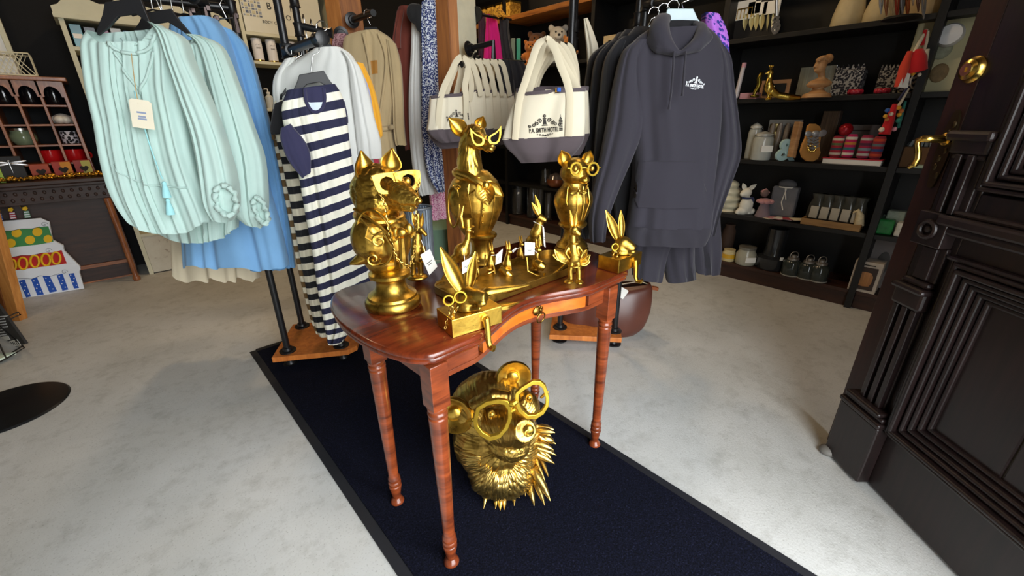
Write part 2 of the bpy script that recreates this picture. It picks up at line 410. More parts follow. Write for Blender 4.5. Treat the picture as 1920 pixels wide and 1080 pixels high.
def mould(s0, s1, z0, z1):
    for k, (w, o) in enumerate(((0, .026), (.016, .034), (.034, .018), (.05, .008), (.066, -.004), (.082, -.016))):
        for bx in ((s0+w, s1-w, z0+w, z0+w+.013), (s0+w, s1-w, z1-w-.013, z1-w), (s0+w, s0+w+.013, z0+w, z1-w), (s1-w-.013, s1-w, z0+w, z1-w)):
            yield (*bx, -.04, o)
dpart('lower_moulding', list(mould(.222, W_-.1, .245, .86)), EBONY, bevel=.005)
dpart('upper_moulding', list(mould(.2, W_-.1, 1.06, T_-.1)), EBONY, bevel=.005)
dpart('rail_moulding', [(.15, W_, .955, .985, 0, .05), (.16, W_, .93, .955, 0, .038), (.17, W_, .985, 1.0, 0, .03), (.19, W_, .86, .875, 0, .02)], EBONY, bevel=.008)
dpart('plinth_block', [(.05, .222, .012, .255, 0, .045), (.045, .227, .255, .275, 0, .052), (.052, .22, .275, .293, 0, .04), (.06, .212, .293, .31, 0, .05)], EBONY, bevel=.006)
dpart('pilaster', [(.088, .185, .31, .68, 0, .012), (.095, .112, .31, .68, .01, .028), (.127, .146, .31, .68, .01, .028), (.16, .178, .31, .68, .01, .028)], EBONY)
dpart('bracket', [(.085, .19, .68, .75, 0, .035), (.08, .195, .735, .755, 0, .05), (.09, .185, .755, .775, 0, .03)], EBONY, bevel=.01)
dpart('pilaster', [(.1, .185, .775, .885, 0, .014), (.118, .165, .78, .88, .01, .024)], EBONY)
bl = dpart('corner_block', [(.085, .182, .885, .985, 0, .04)], EBONY)
me = MB().torus((.133, .045, .935), .024, .007, (0, 1, 0)).ell((.133, .04, .935), (.012, .008, .012)).mesh('boss'); me.transform(DX); me.flip_normals(); link_mesh('boss', me, EBONY, bl)
dpart('pilaster', [(.1, .19, .985, 1.15, 0, .014), (.118, .135, .985, 1.15, .01, .03), (.152, .17, .985, 1.15, .01, .03)], EBONY)
dpart('capital', [(.09, .2, 1.15, 1.2, 0, .03), (.082, .208, 1.185, 1.212, 0, .045), (.095, .195, 1.135, 1.152, 0, .022)], EBONY, bevel=.012)
me = MB().lathe([(.001, 0), (.034, 0), (.034, .004), (.027, .012), (.026, .018), (.017, .022), (.016, .025), (.001, .025)], (.052, 0, 1.37), 30, (0, 1, 0)).box((.052, .026, 1.37), (.003, .004, .012)).mesh('deadbolt'); me.transform(DX); me.flip_normals(); link_mesh('deadbolt', me, BRASS, dr)
plate = [(.052+.021*cos(a)*(1 if abs(sin(a)) < .8 else 1.15), .1*sin(a)*(1+.12*abs(sin(a)))) for a in [2*pi*i/28 for i in range(28)]]
X = Matrix(((1, 0, 0, 0), (0, 0, 1, .003), (0, 1, 0, 1.155), (0, 0, 0, 1)))
mb = MB().prism(plate, .006, X)
for k in range(7): mb.ell((.052+.009*cos(k*2.2), .006, 1.155+.012*(k-3)*2), (.006, .004, .01))
me = mb.mesh('lock_plate'); me.transform(DX); lpl = link_mesh('lock_plate', me, M('aged_bronze', '4a3c26', .4, .8, .3), dr)
hp = [(.052, .0, 1.187), (.052, .05, 1.187), (.05, .06, 1.188), (.043, .066, 1.188), (.03, .068, 1.182), (.032, .068, 1.168), (.042, .068, 1.15), (.048, .068, 1.132), (.043, .068, 1.115), (.03, .068, 1.105)]
me = MB().tube(hp, [.012, .0105, .0105, .0105, .0095, .008, .0085, .009, .0105, .007], 12).lathe([(.001, 0), (.02, 0), (.018, .006), (.012, .009), (.001, .009)], (.052, .005, 1.187), 20, (0, 1, 0)).mesh('handle'); me.transform(DX); me.flip_normals(); link_mesh("handle", me, BRASS, lpl)
q = P(1550, 850, z=0); tag(MB().ell((q.x, q.y, .016), (.03, .03, .018)).obj('door_stop', M('grey_rubber', '6d6a64', .6)), 'small rounded grey rubber door stop on the floor at the open door', 'door stop')
# ------------------------------------------------------------------ side table
TZ = .752
t = thing('side_table', 'mahogany serpentine side table with turned legs carrying the gold figures', 'table', (.79, .93, 0)); O = Vector((.79, .93, 0))
def prof(x):
    u = (x-.80)/.47
    return .73+.068*max(0, cos(u*pi/1.05))**1.5
top = []
for i in range(41): x = .44+.79*i/40; top.append((x, prof(x)))
for i in range(1, 20):
    a = -pi/2+pi*i/20; top.append((1.21+.135*cos(a), 1.005+.277*sin(a)))
for i in range(20): x = 1.2-.76*i/19; top.append((x, 1.282))
for i in range(1, 20):
    a = pi/2+pi*i/20; top.append((.445+.11*cos(a), 1.005+.277*sin(a)))
def outline(k): return [(.79+(x-.79)*k-O.x, 1.0+(y-1.0)*k-O.y) for x, y in top]
mb = MB()
prev = None; N = len(top); rings = [(.982, TZ), (.996, TZ-.004), (1.0, TZ-.01), (.998, TZ-.015), (.988, TZ-.017), (.992, TZ-.019), (.99, TZ-.03), (.98, TZ-.033)]
for k, z in rings: mb.v += [(x, y, z) for x, y in outline(k)]
for r in range(len(rings)-1):
    for i in range(N): mb.f.append((r*N+i, (r+1)*N+i, (r+1)*N+(i+1) % N, r*N+(i+1) % N))
mb.f += [tuple(range(N)), tuple((len(rings)-1)*N+i for i in range(N-1, -1, -1))]; mb.mi = [0]*len(mb.f)
mb.obj('tabletop', MAHOGT, t, 50)
zt, zb = TZ-.034, .657
legs = ((.437, .754), (1.15, .754), (.424, 1.062), (1.157, 1.102))
turn = [(.019, .0096), (.023, .012), (.0235, .015), (.021, .022), (.0125, .034), (.0155, .05), (.0195, .075), (.021, .082), (.0215, .088), (.0185, .092), (.021, .098), (.0215, .105), (.0185, .11), (.0205, .117), (.0205, .124), (.0165, .13), (.017, .16), (.021, .35), (.0245, .54), (.0255, .556), (.0225, .56), (.026, .566), (.026, .572), (.022, .577), (.0255, .583), (.0255, .59), (.022, .597)]
for x, y in legs: MB().lathe(turn, (x-O.x, y-O.y, 0), 24).box((x-O.x, y-O.y, (.59+zt)/2), (.05, .05, zt-.59)).obj('leg', MAHOG, t, 40, .0015)
def apron(name, pts, z0, z1, mat, th=.018, par=t):
    n_ = len(pts); mb = MB()
    for dy in (0, th):
        for z in (z0, z1): mb.v += [(x-O.x, y-O.y+dy, z) for x, y in pts]
    for i in range(n_-1):
        for a, b in ((0, 1), (3, 2), (1, 3), (2, 0)): mb.f.append((a*n_+i, a*n_+i+1, b*n_+i+1, b*n_+i))
    mb.f += [(0, n_, 3*n_, 2*n_), (n_-1, 3*n_-1, 4*n_-1, 2*n_-1)]; mb.mi = [0]*len(mb.f); return mb.obj(name, mat, par, 40, .001)
xs = [.46+.665*i/40 for i in range(41)]
ap = lambda x: prof(x)+.022
apron('front_apron', [(x, ap(x)) for x in xs if x <= .585], zb+.016, zt, MAHOG); apron('front_apron', [(x, ap(x)) for x in xs if x >= 1.03], zb+.016, zt, MAHOG)
apron('front_rail', [(x, ap(x)) for x in xs], zb, zb+.015, MAHOG, .03)
dw = apron('drawer', [(x, ap(x)-.003) for x in xs if .59 <= x <= 1.028], zb+.0165, zt-.003, ORANGEF)
px_ = P(1017, 590, y=.79).x; py_ = ap(px_)-.006
mb = MB().lathe([(.001, 0), (.017, 0), (.015, .003), (.008, .006), (.001, .007)], (px_-O.x, py_-O.y, .696), 10, (0, -1, 0), 1, 1.35).ell((px_-O.x, py_-O.y-.008, .702), (.006, .006, .006))
for k in range(8): mb.ell((px_-O.x+.012*cos(k*pi/4), py_-O.y-.004, .696+.015*sin(k*pi/4)), .0035)
mb.torus((px_-O.x, py_-O.y-.012, .675), .017, .0026, (0, 1, .15)).obj('ring_pull', M('drawer_bronze', '8a6a34', .35, 1, .2), dw)
for x0, y0, x1, y1 in ((.424, 1.062, .437, .754), (1.157, 1.102, 1.15, .754), (.424, 1.062, 1.157, 1.102)):
    a = Vector((x0, y0, 0))-O; b = Vector((x1, y1, 0))-O; c = (a+b)/2; d = b-a
    MB().box((c.x, c.y, (zb+zt)/2), (d.length, .018, zt-zb), (0, 0, math.atan2(d.y, d.x))).obj('side_apron', MAHOG, t, 0)
# ------------------------------------------------------------------ gold figures
def fig(name, label, cat, root, group=None):
    t = thing(name, label, cat, root, -_y, group); return t, Fig(root)
def prims(mb, F, L):
    for a in L:
        if a[0] == 'e':
            _, px, py, yo, rx, ry, rz = a[:7]; k = F.k(1, yo); mb.ell(F.p(px, py, yo), (rx*k, ry*k, rz*k), a[7] if len(a) > 7 else None)
        else: mb.tube([F.p(x, y, yo) for x, y, yo, r in a[1]], [F.k(r, yo) for x, y, yo, r in a[1]], 12)
    return mb
def chain(pts, mat, par, name='chain', n=None, R=.0045, r=.0011):
    pts = [Vector(p) for p in pts]; S = catmull([tuple(p) for p in pts], 60); S = [Vector(s) for s in S]
    tot = sum((S[i+1]-S[i]).length for i in range(59)); n = n or int(tot/(R*1.55)); mb = MB(); i = 0; acc = 0
    for k in range(n):
        tgt = tot*k/max(1, n-1)
        while i < 58 and acc+(S[i+1]-S[i]).length < tgt: acc += (S[i+1]-S[i]).length; i += 1
        d = (S[i+1]-S[i]).normalized(); side = Vector((1, .3, 0)) if k % 2 else Vector((.3, -1, .2)); side = side-d*side.dot(d)
        F_ = oriented(S[i]+d*(tgt-acc), d, side)
        mb.tube([F_ @ Vector((R*cos(a), R*.6*sin(a), 0)) for a in [2*pi*q/10 for q in range(10)]], r, 5, True)
    return mb.obj(name, mat, par)
def price_tag(par, a, b, c, d, string=None, off=(0, .0015, 0), lines=True, name='price_tag'):
    mb = MB().slab([a, b, c, d], off); o = mb.obj(name, WHITEP, par, 0)
    if lines:
        m = MB(); n_ = (Vector(b)-Vector(a)).cross(Vector(d)-Vector(a)).normalized(); n_ = n_*(.0006 if n_.y < 0 else -.0006)
        for u, w in ((.5, .28), (.6, .18)):
            p0 = Vector(a).lerp(Vector(d), u).lerp(Vector(b).lerp(Vector(c), u), .5-w); p1 = Vector(a).lerp(Vector(d), u).lerp(Vector(b).lerp(Vector(c), u), .5+w)
            q = (Vector(d)-Vector(a))*.04; m.slab([p0+n_, p1+n_, p1+n_+q, p0+n_+q], n_)
        m.obj('tag_print', GREYINK, o, 0)
    if string: MB().tube(string, .0008, 5).obj('tag_string', WHITEP, par)
    return o
def spiral(c, R, turns, up, right, n=26):
    return [Vector(c)+(Vector(right)*cos(a)+Vector(up)*sin(a))*R*(1-.85*i/(n-1)) for i in range(n) for a in [turns*2*pi*i/(n-1)]]
def eyewear(par, F, spec, mat, X0, nrm, up=(0, 0, 1), th=.005, name='glasses', arms=None, bridge=.003):
    """spec: list of (centre, outer pts, inner pts) in the plane spanned by X0 and up"""
    mb = MB(); X0 = Vector(X0).normalized(); cs = []
    for c, o, i in spec:
        mb.holed(o, i, th, oriented(c, X0, nrm)); cs.append(Vector(c))
    w = max(abs(p[0]) for p in spec[0][1])
    if len(cs) > 1: mb.tube([cs[0]+X0*w*.8+Vector((0, 0, .002)), (cs[0]+cs[1])/2+Vector((0, 0, .005)), cs[1]-X0*w*.8+Vector((0, 0, .002))], bridge, 8)
    for a in arms or []: mb.tube(a, bridge*.8, 6)
    return mb.obj(name, mat, par, 40, .0008)
def ovl(a, b, n=28, e=1.0, rot=0):
    out = []
    for i in range(n):
        t = 2*pi*i/n; x = a*abs(cos(t))**e*(1 if cos(t) > 0 else -1); y = b*abs(sin(t))**e*(1 if sin(t) > 0 else -1)
        out.append((x*cos(rot)-y*sin(rot), x*sin(rot)+y*cos(rot)))
    return out
# ---- fox bust
t, F = fig('fox_bust', 'large gold fox bust in thick square glasses with chain, left end of the table', 'statue', (.494, 1.045, TZ+.001))
MB().lathe([(.002, 0), (.075, 0), (.079, .006), (.079, .018), (.074, .026), (.07, .029), (.068, .036), (.058, .042), (.047, .052), (.041, .066), (.04, .078), (.044, .086), (.052, .088), (.058, .093), (.058, .102), (.052, .107), (.04, .112), (.002, .114)], (0, 0, 0), 40).obj('pedestal', GOLD, t)
mb = MB()
mb.ell((-.012, 0, .195), (.082, .06, .08)).ell((-.012, 0, .15), (.058, .046, .058)).ell((-.03, -.022, .205), (.055, .05, .066)).ell((.035, -.02, .2), (.04, .045, .062)).ell((-.01, .02, .225), (.075, .05, .05))
mb.tube([(-.045, -.03, .158), (-.07, -.04, .148), (-.092, -.042, .14)], [.022, .014, .004])
mb.tube([(-.02, .005, .24), (-.012, 0, .3), (-.006, 0, .34)], [.056, .056, .05]).ell((-.004, 0, .338), (.062, .055, .058)).ell((-.03, .01, .32), (.05, .05, .06)).ell((.0, -.01, .3), (.054, .05, .045))
m0 = F.p(735, 352, -.03); m1 = F.p(762, 368, -.075); m2 = F.p(784, 378, -.095)
mb.tube([m0, m1, m2], [.042, .026, .011], 14).tube([F.p(740, 375, -.04), F.p(775, 391, -.085)], [.028, .009])
hair(mb.blob('body', GOLD, t, .0026, 5), m2, 28, 60, .0019, .262, (1, 2))
MB().ell(m2+Vector((.004, -.008, .003)), (.008, .007, .007)).obj('nose', GOLD, t)
fd = Vector((.6, -.8, 0))
for (bx, by, byo), (tx, ty, tyo) in (((688, 336, -.012), (677, 284, 0)), ((730, 318, .0), (735, 279, .012))):
    MB().ear(F.p(bx, by, byo), F.p(tx, ty, tyo), F.k(17), fd, .55, .004, 10, 7, .36).obj('ear', GOLDB, t, 60)
co = MB().torus((-.008, 0, .262), .06, .0085, (.1, -.12, 1), 28, 8, 0, .9).tube([F.p(664, 392, -.035), F.p(690, 408, -.064), F.p(716, 428, -.074), F.p(742, 452, -.074), F.p(750, 440, -.07)], .0042, 8).tube([F.p(778, 412, -.03), F.p(782, 430, -.04), F.p(770, 446, -.055)], .004, 8).tube([F.p(716, 428, -.074), F.p(738, 470, -.066), F.p(742, 498, -.05)], .003, 6)
co.ell(F.p(752, 436, -.065), (.016, .012, .013)).ell(F.p(741, 437, -.065), (.013, .01, .016)).ell(F.p(766, 430, -.055), (.013, .01, .016)); co.tube([F.p(754, 445, -.07), F.p(757, 500, -.05)], [.008, .012], 8)
co.obj('collar_and_bow', GOLD, t)
sl = MB(); oc = F.p(703, 443, -.07)
ring = [F.p(703+a*33*cos(th)+b*10*sin(th), 446+52*sin(th), -.062-.016*cos(th*1)) for th in [2*pi*i/30 for i in range(30)] for a, b in ((1, .9),)]
sl.tube(ring, .0035, 6, True)
for px, py, R, tr in ((711, 452, 13, 1.6), (700, 486, 12, -1.5)): sl.tube(spiral(F.p(px, py, -.074), F.k(R), tr, (0, 0, 1), (1, .2, 0)), .003, 6)
sl.tube([F.p(676, 410, -.065), F.p(690, 425, -.074), F.p(685, 445, -.074), F.p(700, 455, -.076)], .003, 6).tube([F.p(682, 418, -.068), F.p(700, 440, -.076), F.p(722, 432, -.074)], .0025, 6)
sl.obj('sleeve_relief', GOLD, t)
gx = Vector((.86, .5, .05)); Lc = F.p(725, 344, -.075); Rc = F.p(765, 339, -.052)
o_ = [(-.034, .022), (-.02, .025), (0, .026), (.02, .025), (.032, .022), (.033, .01), (.031, -.004), (.026, -.018), (.016, -.024), (0, -.025), (-.014, -.024), (-.024, -.018), (-.029, -.008), (-.031, .006)]
i_ = [(.017*cos(math.atan2(y, x)), .017*sin(math.atan2(y, x))) for x, y in o_]
eyewear(t, F, [(Lc, o_, i_), (Rc, o_, i_)], GOLD, gx, gx.cross(Vector((0, 0, 1))), th=.008, bridge=.007, arms=[[Lc-gx*.032+Vector((0, 0, .015)), F.p(705, 340, -.03)]])
for q in (F.p(722, 345, -.055), F.p(763, 340, -.04)): MB().ell(q, (.011, .009, .011)).obj('eye', GOLDB, t)
ca = Lc-gx*.03+Vector((0, 0, .004)); cb = Rc+gx*.03+Vector((0, 0, .006))
chain([ca, F.p(722, 385, -.075), F.p(731, 440, -.085), F.p(745, 485, -.085), F.p(768, 500, -.07)], BRASS, t)
chain([cb, F.p(782, 370, -.055), F.p(781, 420, -.07), F.p(777, 470, -.07), F.p(768, 500, -.07)], BRASS, t)
# ---- deer bust
t, F = fig('deer_bust', 'tall gold deer bust in cat-eye glasses with scarf and buttoned coat', 'statue', (.929, 1.169, TZ+.001))
MB().lathe([(.002, 0), (.06, 0), (.063, .006), (.06, .014), (.052, .02), (.044, .03), (.039, .05), (.04, .075), (.047, .095), (.055, .1), (.057, .106), (.052, .112), (.002, .114)], (0, 0, 0), 36).obj('pedestal', GOLDB, t)
mb = MB().lathe([(.002, .105), (.048, .108), (.062, .13), (.08, .165), (.095, .2), (.1, .24), (.095, .27), (.08, .3), (.06, .322), (.045, .335), (.002, .34)], (-.018, 0, 0), 36, None, 1, .75)
mb.tube([(-.03, 0, .3), (-.034, 0, .36), (-.03, 0, .42), (-.02, -.004, .452)], [.052, .043, .037, .034], 16).ell((-.012, -.008, .453), (.04, .037, .034)).tube([F.p(885, 258, -.02), F.p(908, 270, -.05), F.p(918, 277, -.065)], [.033, .021, .017], 14).ell(F.p(921, 277, -.072), (.014, .013, .014))
hair(mb.blob('body', GOLD, t, .003, 5), (-.03, 0, .46), 14, 30, .002, .325, (0, 2))
for b_, t_, w in (((873, 253, .0), (842, 222, .0), 13), ((896, 240, .03), (906, 219, .03), 10)):
    MB().ear(F.p(*b_), F.p(*t_), F.k(w), Vector((.4, -.9, .1)), .6, .003, 12, 8, .5).obj('ear', GOLDB, t, 60)
MB().ell(F.p(922, 274, -.083), (.009, .006, .007)).obj('nose', GOLD, t); MB().ell(F.p(893, 262, -.052), (.007, .006, .007)).obj('eye', GOLD, t)
sc = MB().torus((-.03, 0, .322), .056, .011, (.15, -.18, 1), 30, 8, 0, .85).tube([F.p(858, 322, -.035), F.p(878, 328, -.07), F.p(900, 342, -.085), F.p(912, 350, -.085)], [.009, .011, .011, .008], 8)
sc.ear(F.p(905, 340, -.085), F.p(916, 386, -.105), F.k(16), (.15, -1, .1), .35, .006, 10, 7, .55).ear(F.p(911, 344, -.088), F.p(943, 368, -.06), F.k(10), (.3, -1, .2), .4, .006, 10, 6, .5).ell(F.p(911, 348, -.092), (.013, .012, .016))
for q in range(5): sc.tube([F.p(908+q, 352+6*q, -.102), F.p(900+1.5*q, 360+5*q, -.1)], .0018, 5).tube([F.p(909+q, 352+6*q, -.102), F.p(921-q, 360+5*q, -.1)], .0018, 5)
sc.obj('scarf', GOLDB, t)
ct = MB().tube([F.p(905, 372, -.083), F.p(903, 400, -.08), F.p(899, 430, -.055)], .0022, 6).tube([F.p(880, 345, -.07), F.p(878, 365, -.078), F.p(890, 356, -.083)], .003, 6).tube([F.p(876, 352, -.07), F.p(884, 395, -.083), F.p(886, 430, -.055)], .0018, 6).tube([F.p(929, 365, -.06), F.p(925, 400, -.05), F.p(918, 428, -.035)], .0018, 6)
for py in (379, 393, 405, 418): ct.ell(F.p(908-(py-379)*.08, py, -.084+.0006*(py-379)), (.004, .003, .004))
arm = [F.p(851+11*cos(a), 388+38*sin(a), -.03-.03*(cos(a)+1)*.5) for a in [2*pi*i/24 for i in range(24)]]
ct.tube(arm, .0045, 6, True); ct.tube(spiral(F.p(857, 352, -.055), F.k(6), 1.2, (0, 0, 1), (1, 0, 0), 12), .0025, 6); ct.obj('coat_relief', GOLD, t)
gx = Vector((.93, .36, .02)); Lc = F.p(898, 259, -.085); Rc = F.p(925, 256, -.07)
def cateye(s, k=1): return [(x*k*s, y*k) for x, y in ((-.026, .03), (-.02, .022), (-.008, .012), (.006, .006), (.016, .0), (.018, -.009), (.014, -.019), (.003, -.023), (-.009, -.022), (-.018, -.015), (-.023, -.004), (-.026, .012))]
def inset(p, k=.68, dy=-.001):
    cx = sum(a for a, b in p)/len(p); cy = sum(b for a, b in p)/len(p); return [(cx+(a-cx)*k, cy+(b-cy)*k+dy) for a, b in p]
ol = cateye(1, 1.05); orr = [(x, y) for x, y in cateye(-1, 1.05)][::-1]
eyewear(t, F, [(Lc, ol, inset(ol)), (Rc, orr, inset(orr))], GLENS, gx, gx.cross(Vector((0, 0, 1))), th=.005, bridge=.004, arms=[[Lc-gx*.02+Vector((0, 0, .02)), F.p(877, 256, -.02)]])
# ---- cat bust
t, F = fig('cat_bust', 'small gold bulldog-eared cat bust in round glasses with bow tie, right end of table', 'statue', (1.285, 1.013, TZ+.001))
MB().lathe([(.002, 0), (.062, 0), (.068, .006), (.068, .014), (.062, .02), (.064, .026), (.06, .036), (.048, .046), (.038, .06), (.034, .08), (.036, .095), (.05, .104), (.056, .11), (.056, .118), (.05, .122), (.002, .124)], (-.014, 0, 0), 36).obj('pedestal', GOLD, t)
mb = MB().lathe([(.002, .115), (.046, .12), (.056, .14), (.067, .17), (.076, .2), (.074, .222), (.062, .244), (.046, .262), (.041, .275), (.002, .28)], (-.016, 0, 0), 36, None, 1, .85)
mb.ell((-.016, -.004, .31), (.057, .052, .045)).ell((-.016, 0, .328), (.05, .046, .038)).ell(F.p(1096, 337, -.045), (.02, .017, .015)).blob('body', GOLD, t, .003, 4)
for b_, t_, w in (((1060, 311, .0), (1053, 283, .0), 12), ((1096, 308, .01), (1107, 283, .01), 11)):
    MB().ear(F.p(*b_), F.p(*t_), F.k(w), Vector((.3, -.95, 0)), .55, .004, 10, 7, .55).obj('ear', GOLDB, t, 60)
MB().ell(F.p(1099, 334, -.064), (.007, .006, .005)).obj('nose', GOLDB, t)
for q in (F.p(1079, 317, -.05), F.p(1110, 316, -.035)): MB().ell(q, (.01, .008, .011)).obj('eye', GOLD, t)
vs = MB()
for x0, x1, x2, yo in ((1065, 1062, 1072, -.06), (1085, 1082, 1082, -.075), (1094, 1096, 1090, -.07), (1102, 1106, 1094, -.055)):
    vs.tube([F.p(x0, 350, yo+.012), F.p(x1, 378, yo), F.p(x2, 412, yo+.018)], .0022, 6)
vs.tube([F.p(1066, 348, -.05), F.p(1078, 362, -.062), F.p(1085, 358, -.068)], .004, 6).tube([F.p(1102, 346, -.04), F.p(1096, 362, -.06), F.p(1088, 358, -.068)], .004, 6)
vs.ell(F.p(1086, 358, -.07), (.006, .005, .007)); vs.ear(F.p(1086, 358, -.07), F.p(1070, 363, -.064), .008, (0, -1, 0), .3, .004, 6, 4, .7); vs.ear(F.p(1086, 358, -.07), F.p(1100, 361, -.06), .008, (0, -1, 0), .3, .004, 6, 4, .7)
vs.obj('waistcoat_relief', GOLDB, t)
gx = Vector((.9, .4, .0)); Lc = F.p(1080, 317, -.066); Rc = F.p(1112, 317, -.046)
oo = ovl(.0255, .0255); eyewear(t, F, [(Lc, oo, ovl(.0185, .0185)), (Rc, oo, ovl(.0185, .0185))], GLENS, gx, gx.cross(Vector((0, 0, 1))), th=.006, bridge=.003, arms=[[Lc-gx*.024+Vector((0, 0, .003)), Lc-gx*.034+Vector((0, 0, .004)), F.p(1060, 317, -.02)], [Rc+gx*.024+Vector((0, 0, .003)), Rc+gx*.034+Vector((0, 0, .004))]])
# ---- bear head
t, F = fig('bear_head', 'huge gold bear head in octagonal glasses resting on the navy mat under the table', 'statue', (.73, .9, .0105))
mb = MB().ell((0, .02, .3), (.15, .125, .145)).ell((.015, -.005, .2), (.155, .13, .15)).ell((.03, -.02, .12), (.125, .1, .11)).ell((.0, .05, .2), (.14, .1, .17))
mb.tube([F.p(945, 795, -.08), F.p(972, 803, -.15), F.p(986, 808, -.195)], [.085, .058, .034], 16).ell(F.p(955, 830, -.12), (.07, .05, .05)).ell(F.p(905, 785, -.06), (.055, .04, .05)).ell(F.p(985, 765, -.02), (.05, .05, .06)).tube([F.p(885, 760, -.08), F.p(925, 745, -.1), F.p(960, 745, -.1)], [.02, .028, .02], 10)
mb.ell((.03, -.075, .12), (.115, .07, .1)).ell(F.p(958, 836, -.13), (.062, .05, .05))
bh = mb.blob('head', gold('gold_bear_fur', 'c9a655', '6a4e1c', .3, 22, bump=.15), t, .0034, 5); hair(bh, (.06, -.2, .28), 24, 12, .003)
bvb = BVHTree.FromPolygons([v.co for v in bh.data.vertices], [tuple(p.vertices) for p in bh.data.polygons])
for cx, cy, yo, r_, nn in ((853, 775, -.05, 31, (-.25, -.93, .25)), (961, 705, .03, 27, (.25, -.93, .3))):
    r_ = F.k(r_); MB().lathe([(.001, -.012), (r_*.7, -.008), (r_, .006), (r_*1.04, .016), (r_*.96, .024), (r_*.8, .02), (r_*.55, .006), (.001, .002)], F.p(cx, cy, yo), 28, nn, 1, 1.12).ell(F.p(cx, cy+3, yo-.003), (r_*.45, .011, r_*.45)).obj('ear', GOLDB, t, 60)
rnd = random.Random(3); tf = MB()
def tuft(b, d, L, w, cur):
    d = d.normalized(); pts = [b+d*L*u+cur*(u*u)*L for u in (0, .3, .6, .85, 1)]; tf.tube(pts, [w*.7, w, w*.72, w*.36, w*.06], 6)
C = Vector((.04, -.01, .215))
def lock(a, r0, r1, w, flow, lift):
    pts = []; rs = []; y = -.02
    for u, k in ((0, .25), (.2, .85), (.45, 1), (.7, .9), (.87, .55), (1, .05)):
        aa = a+(-pi/2-a)*flow*u; r = r0+(r1-r0)*u; x = C.x+.15*r*cos(aa); z = max(.007, C.z+.18*r*sin(aa)); h = bvb.ray_cast(Vector((x, -1, z)), Vector((0, 1, 0)))
        y = (h[0].y-lift if h[0] is not None and h[0].y < .03 else y-(.02 if sin(aa) < -.4 else .004)); pts.append((x, y, z)); rs.append(w*k)
    tf.tube(pts, rs, 6)
for lay, (n_, a0, a1, r0, r1, w, fl, lf_) in enumerate(((26, -124, 22, .74, 1.2, .0125, .06, -.002), (28, -140, 20, .6, 1.08, .0115, .1, .0), (30, -160, 14, .48, .92, .010, .14, .001), (30, -170, 4, .38, .76, .009, .2, .001), (24, -190, -150, .55, 1.0, .007, .12, .0), (22, -165, -10, .3, .6, .008, .2, .001))):
    for i in range(n_):
        a = radians(a0+(a1-a0)*(i+rnd.uniform(-.3, .3))/(n_-1)); lock(a, r0*rnd.uniform(.85, 1.1), r1*rnd.uniform(.93, 1.05), w*rnd.uniform(.8, 1.2), fl, lf_)
tf.obj('fur_tufts', gold('gold_tufts', 'd8b768', '87682c', .3, 30, bump=.15), t, 60)
nc_ = F.p(991, 807, -.225); MB().ell(nc_, (.017, .012, .02)).torus(nc_+Vector((-.002, -.009, 0)), .009, .004, (.3, -1, .2)).obj('nose', GOLDB, t)
for q in (F.p(922, 777, -.122), F.p(992, 745, -.088)): MB().ell(q, (.01, .008, .01)).torus(q+Vector((0, -.002, 0)), .0145, .0035, (0, -1, 0), 16, 6, 0, .6).obj('eye', GOLDB, t)
lo = [F.p(x, y, yo) for x, y, yo in ((887, 790, -.2), (893, 765, -.21), (912, 753, -.215), (934, 749, -.22), (952, 752, -.225), (960, 765, -.225), (960, 785, -.225), (952, 806, -.225), (938, 822, -.22), (918, 828, -.215), (900, 818, -.205), (889, 803, -.2))]
ro = [F.p(x, y, yo) for x, y, yo in ((965, 757, -.215), (966, 738, -.21), (978, 727, -.205), (1000, 714, -.195), (1013, 715, -.19), (1023, 723, -.185), (1030, 745, -.185), (1029, 762, -.19), (1020, 777, -.195), (1006, 786, -.2), (988, 787, -.205), (972, 773, -.21))]
g = MB()
for o3 in (lo, ro):
    c = sum(o3, Vector())/len(o3); n_ = len(o3); i3 = [c+(p-c)*.78 for p in o3]; th = Vector((.1, .012, .002))*.0+Vector((0, .011, 0))
    g.v_ = len(g.v); k0 = len(g.v); g.v += [tuple(p) for p in o3]+[tuple(p) for p in i3]+[tuple(p+th) for p in o3]+[tuple(p+th) for p in i3]
    for i in range(n_):
        j = (i+1) % n_
        for q in ((i, j, n_+j, n_+i), (2*n_+j, 2*n_+i, 3*n_+i, 3*n_+j), (j, i, 2*n_+i, 2*n_+j), (n_+i, n_+j, 3*n_+j, 3*n_+i)): g.f.append(tuple(x+k0 for x in q)); g.mi.append(0)
g.tube([F.p(956, 757, -.22), F.p(962, 757, -.222), F.p(968, 752, -.215)], .009, 8).tube([F.p(957, 772, -.22), F.p(966, 766, -.217)], .006, 8).tube([F.p(889, 787, -.195), F.p(876, 790, -.07)], .006, 6).tube([F.p(1026, 735, -.18), F.p(1015, 745, -.04)], .005, 6)
g.obj('glasses', GLENS, t, 35, .0015)
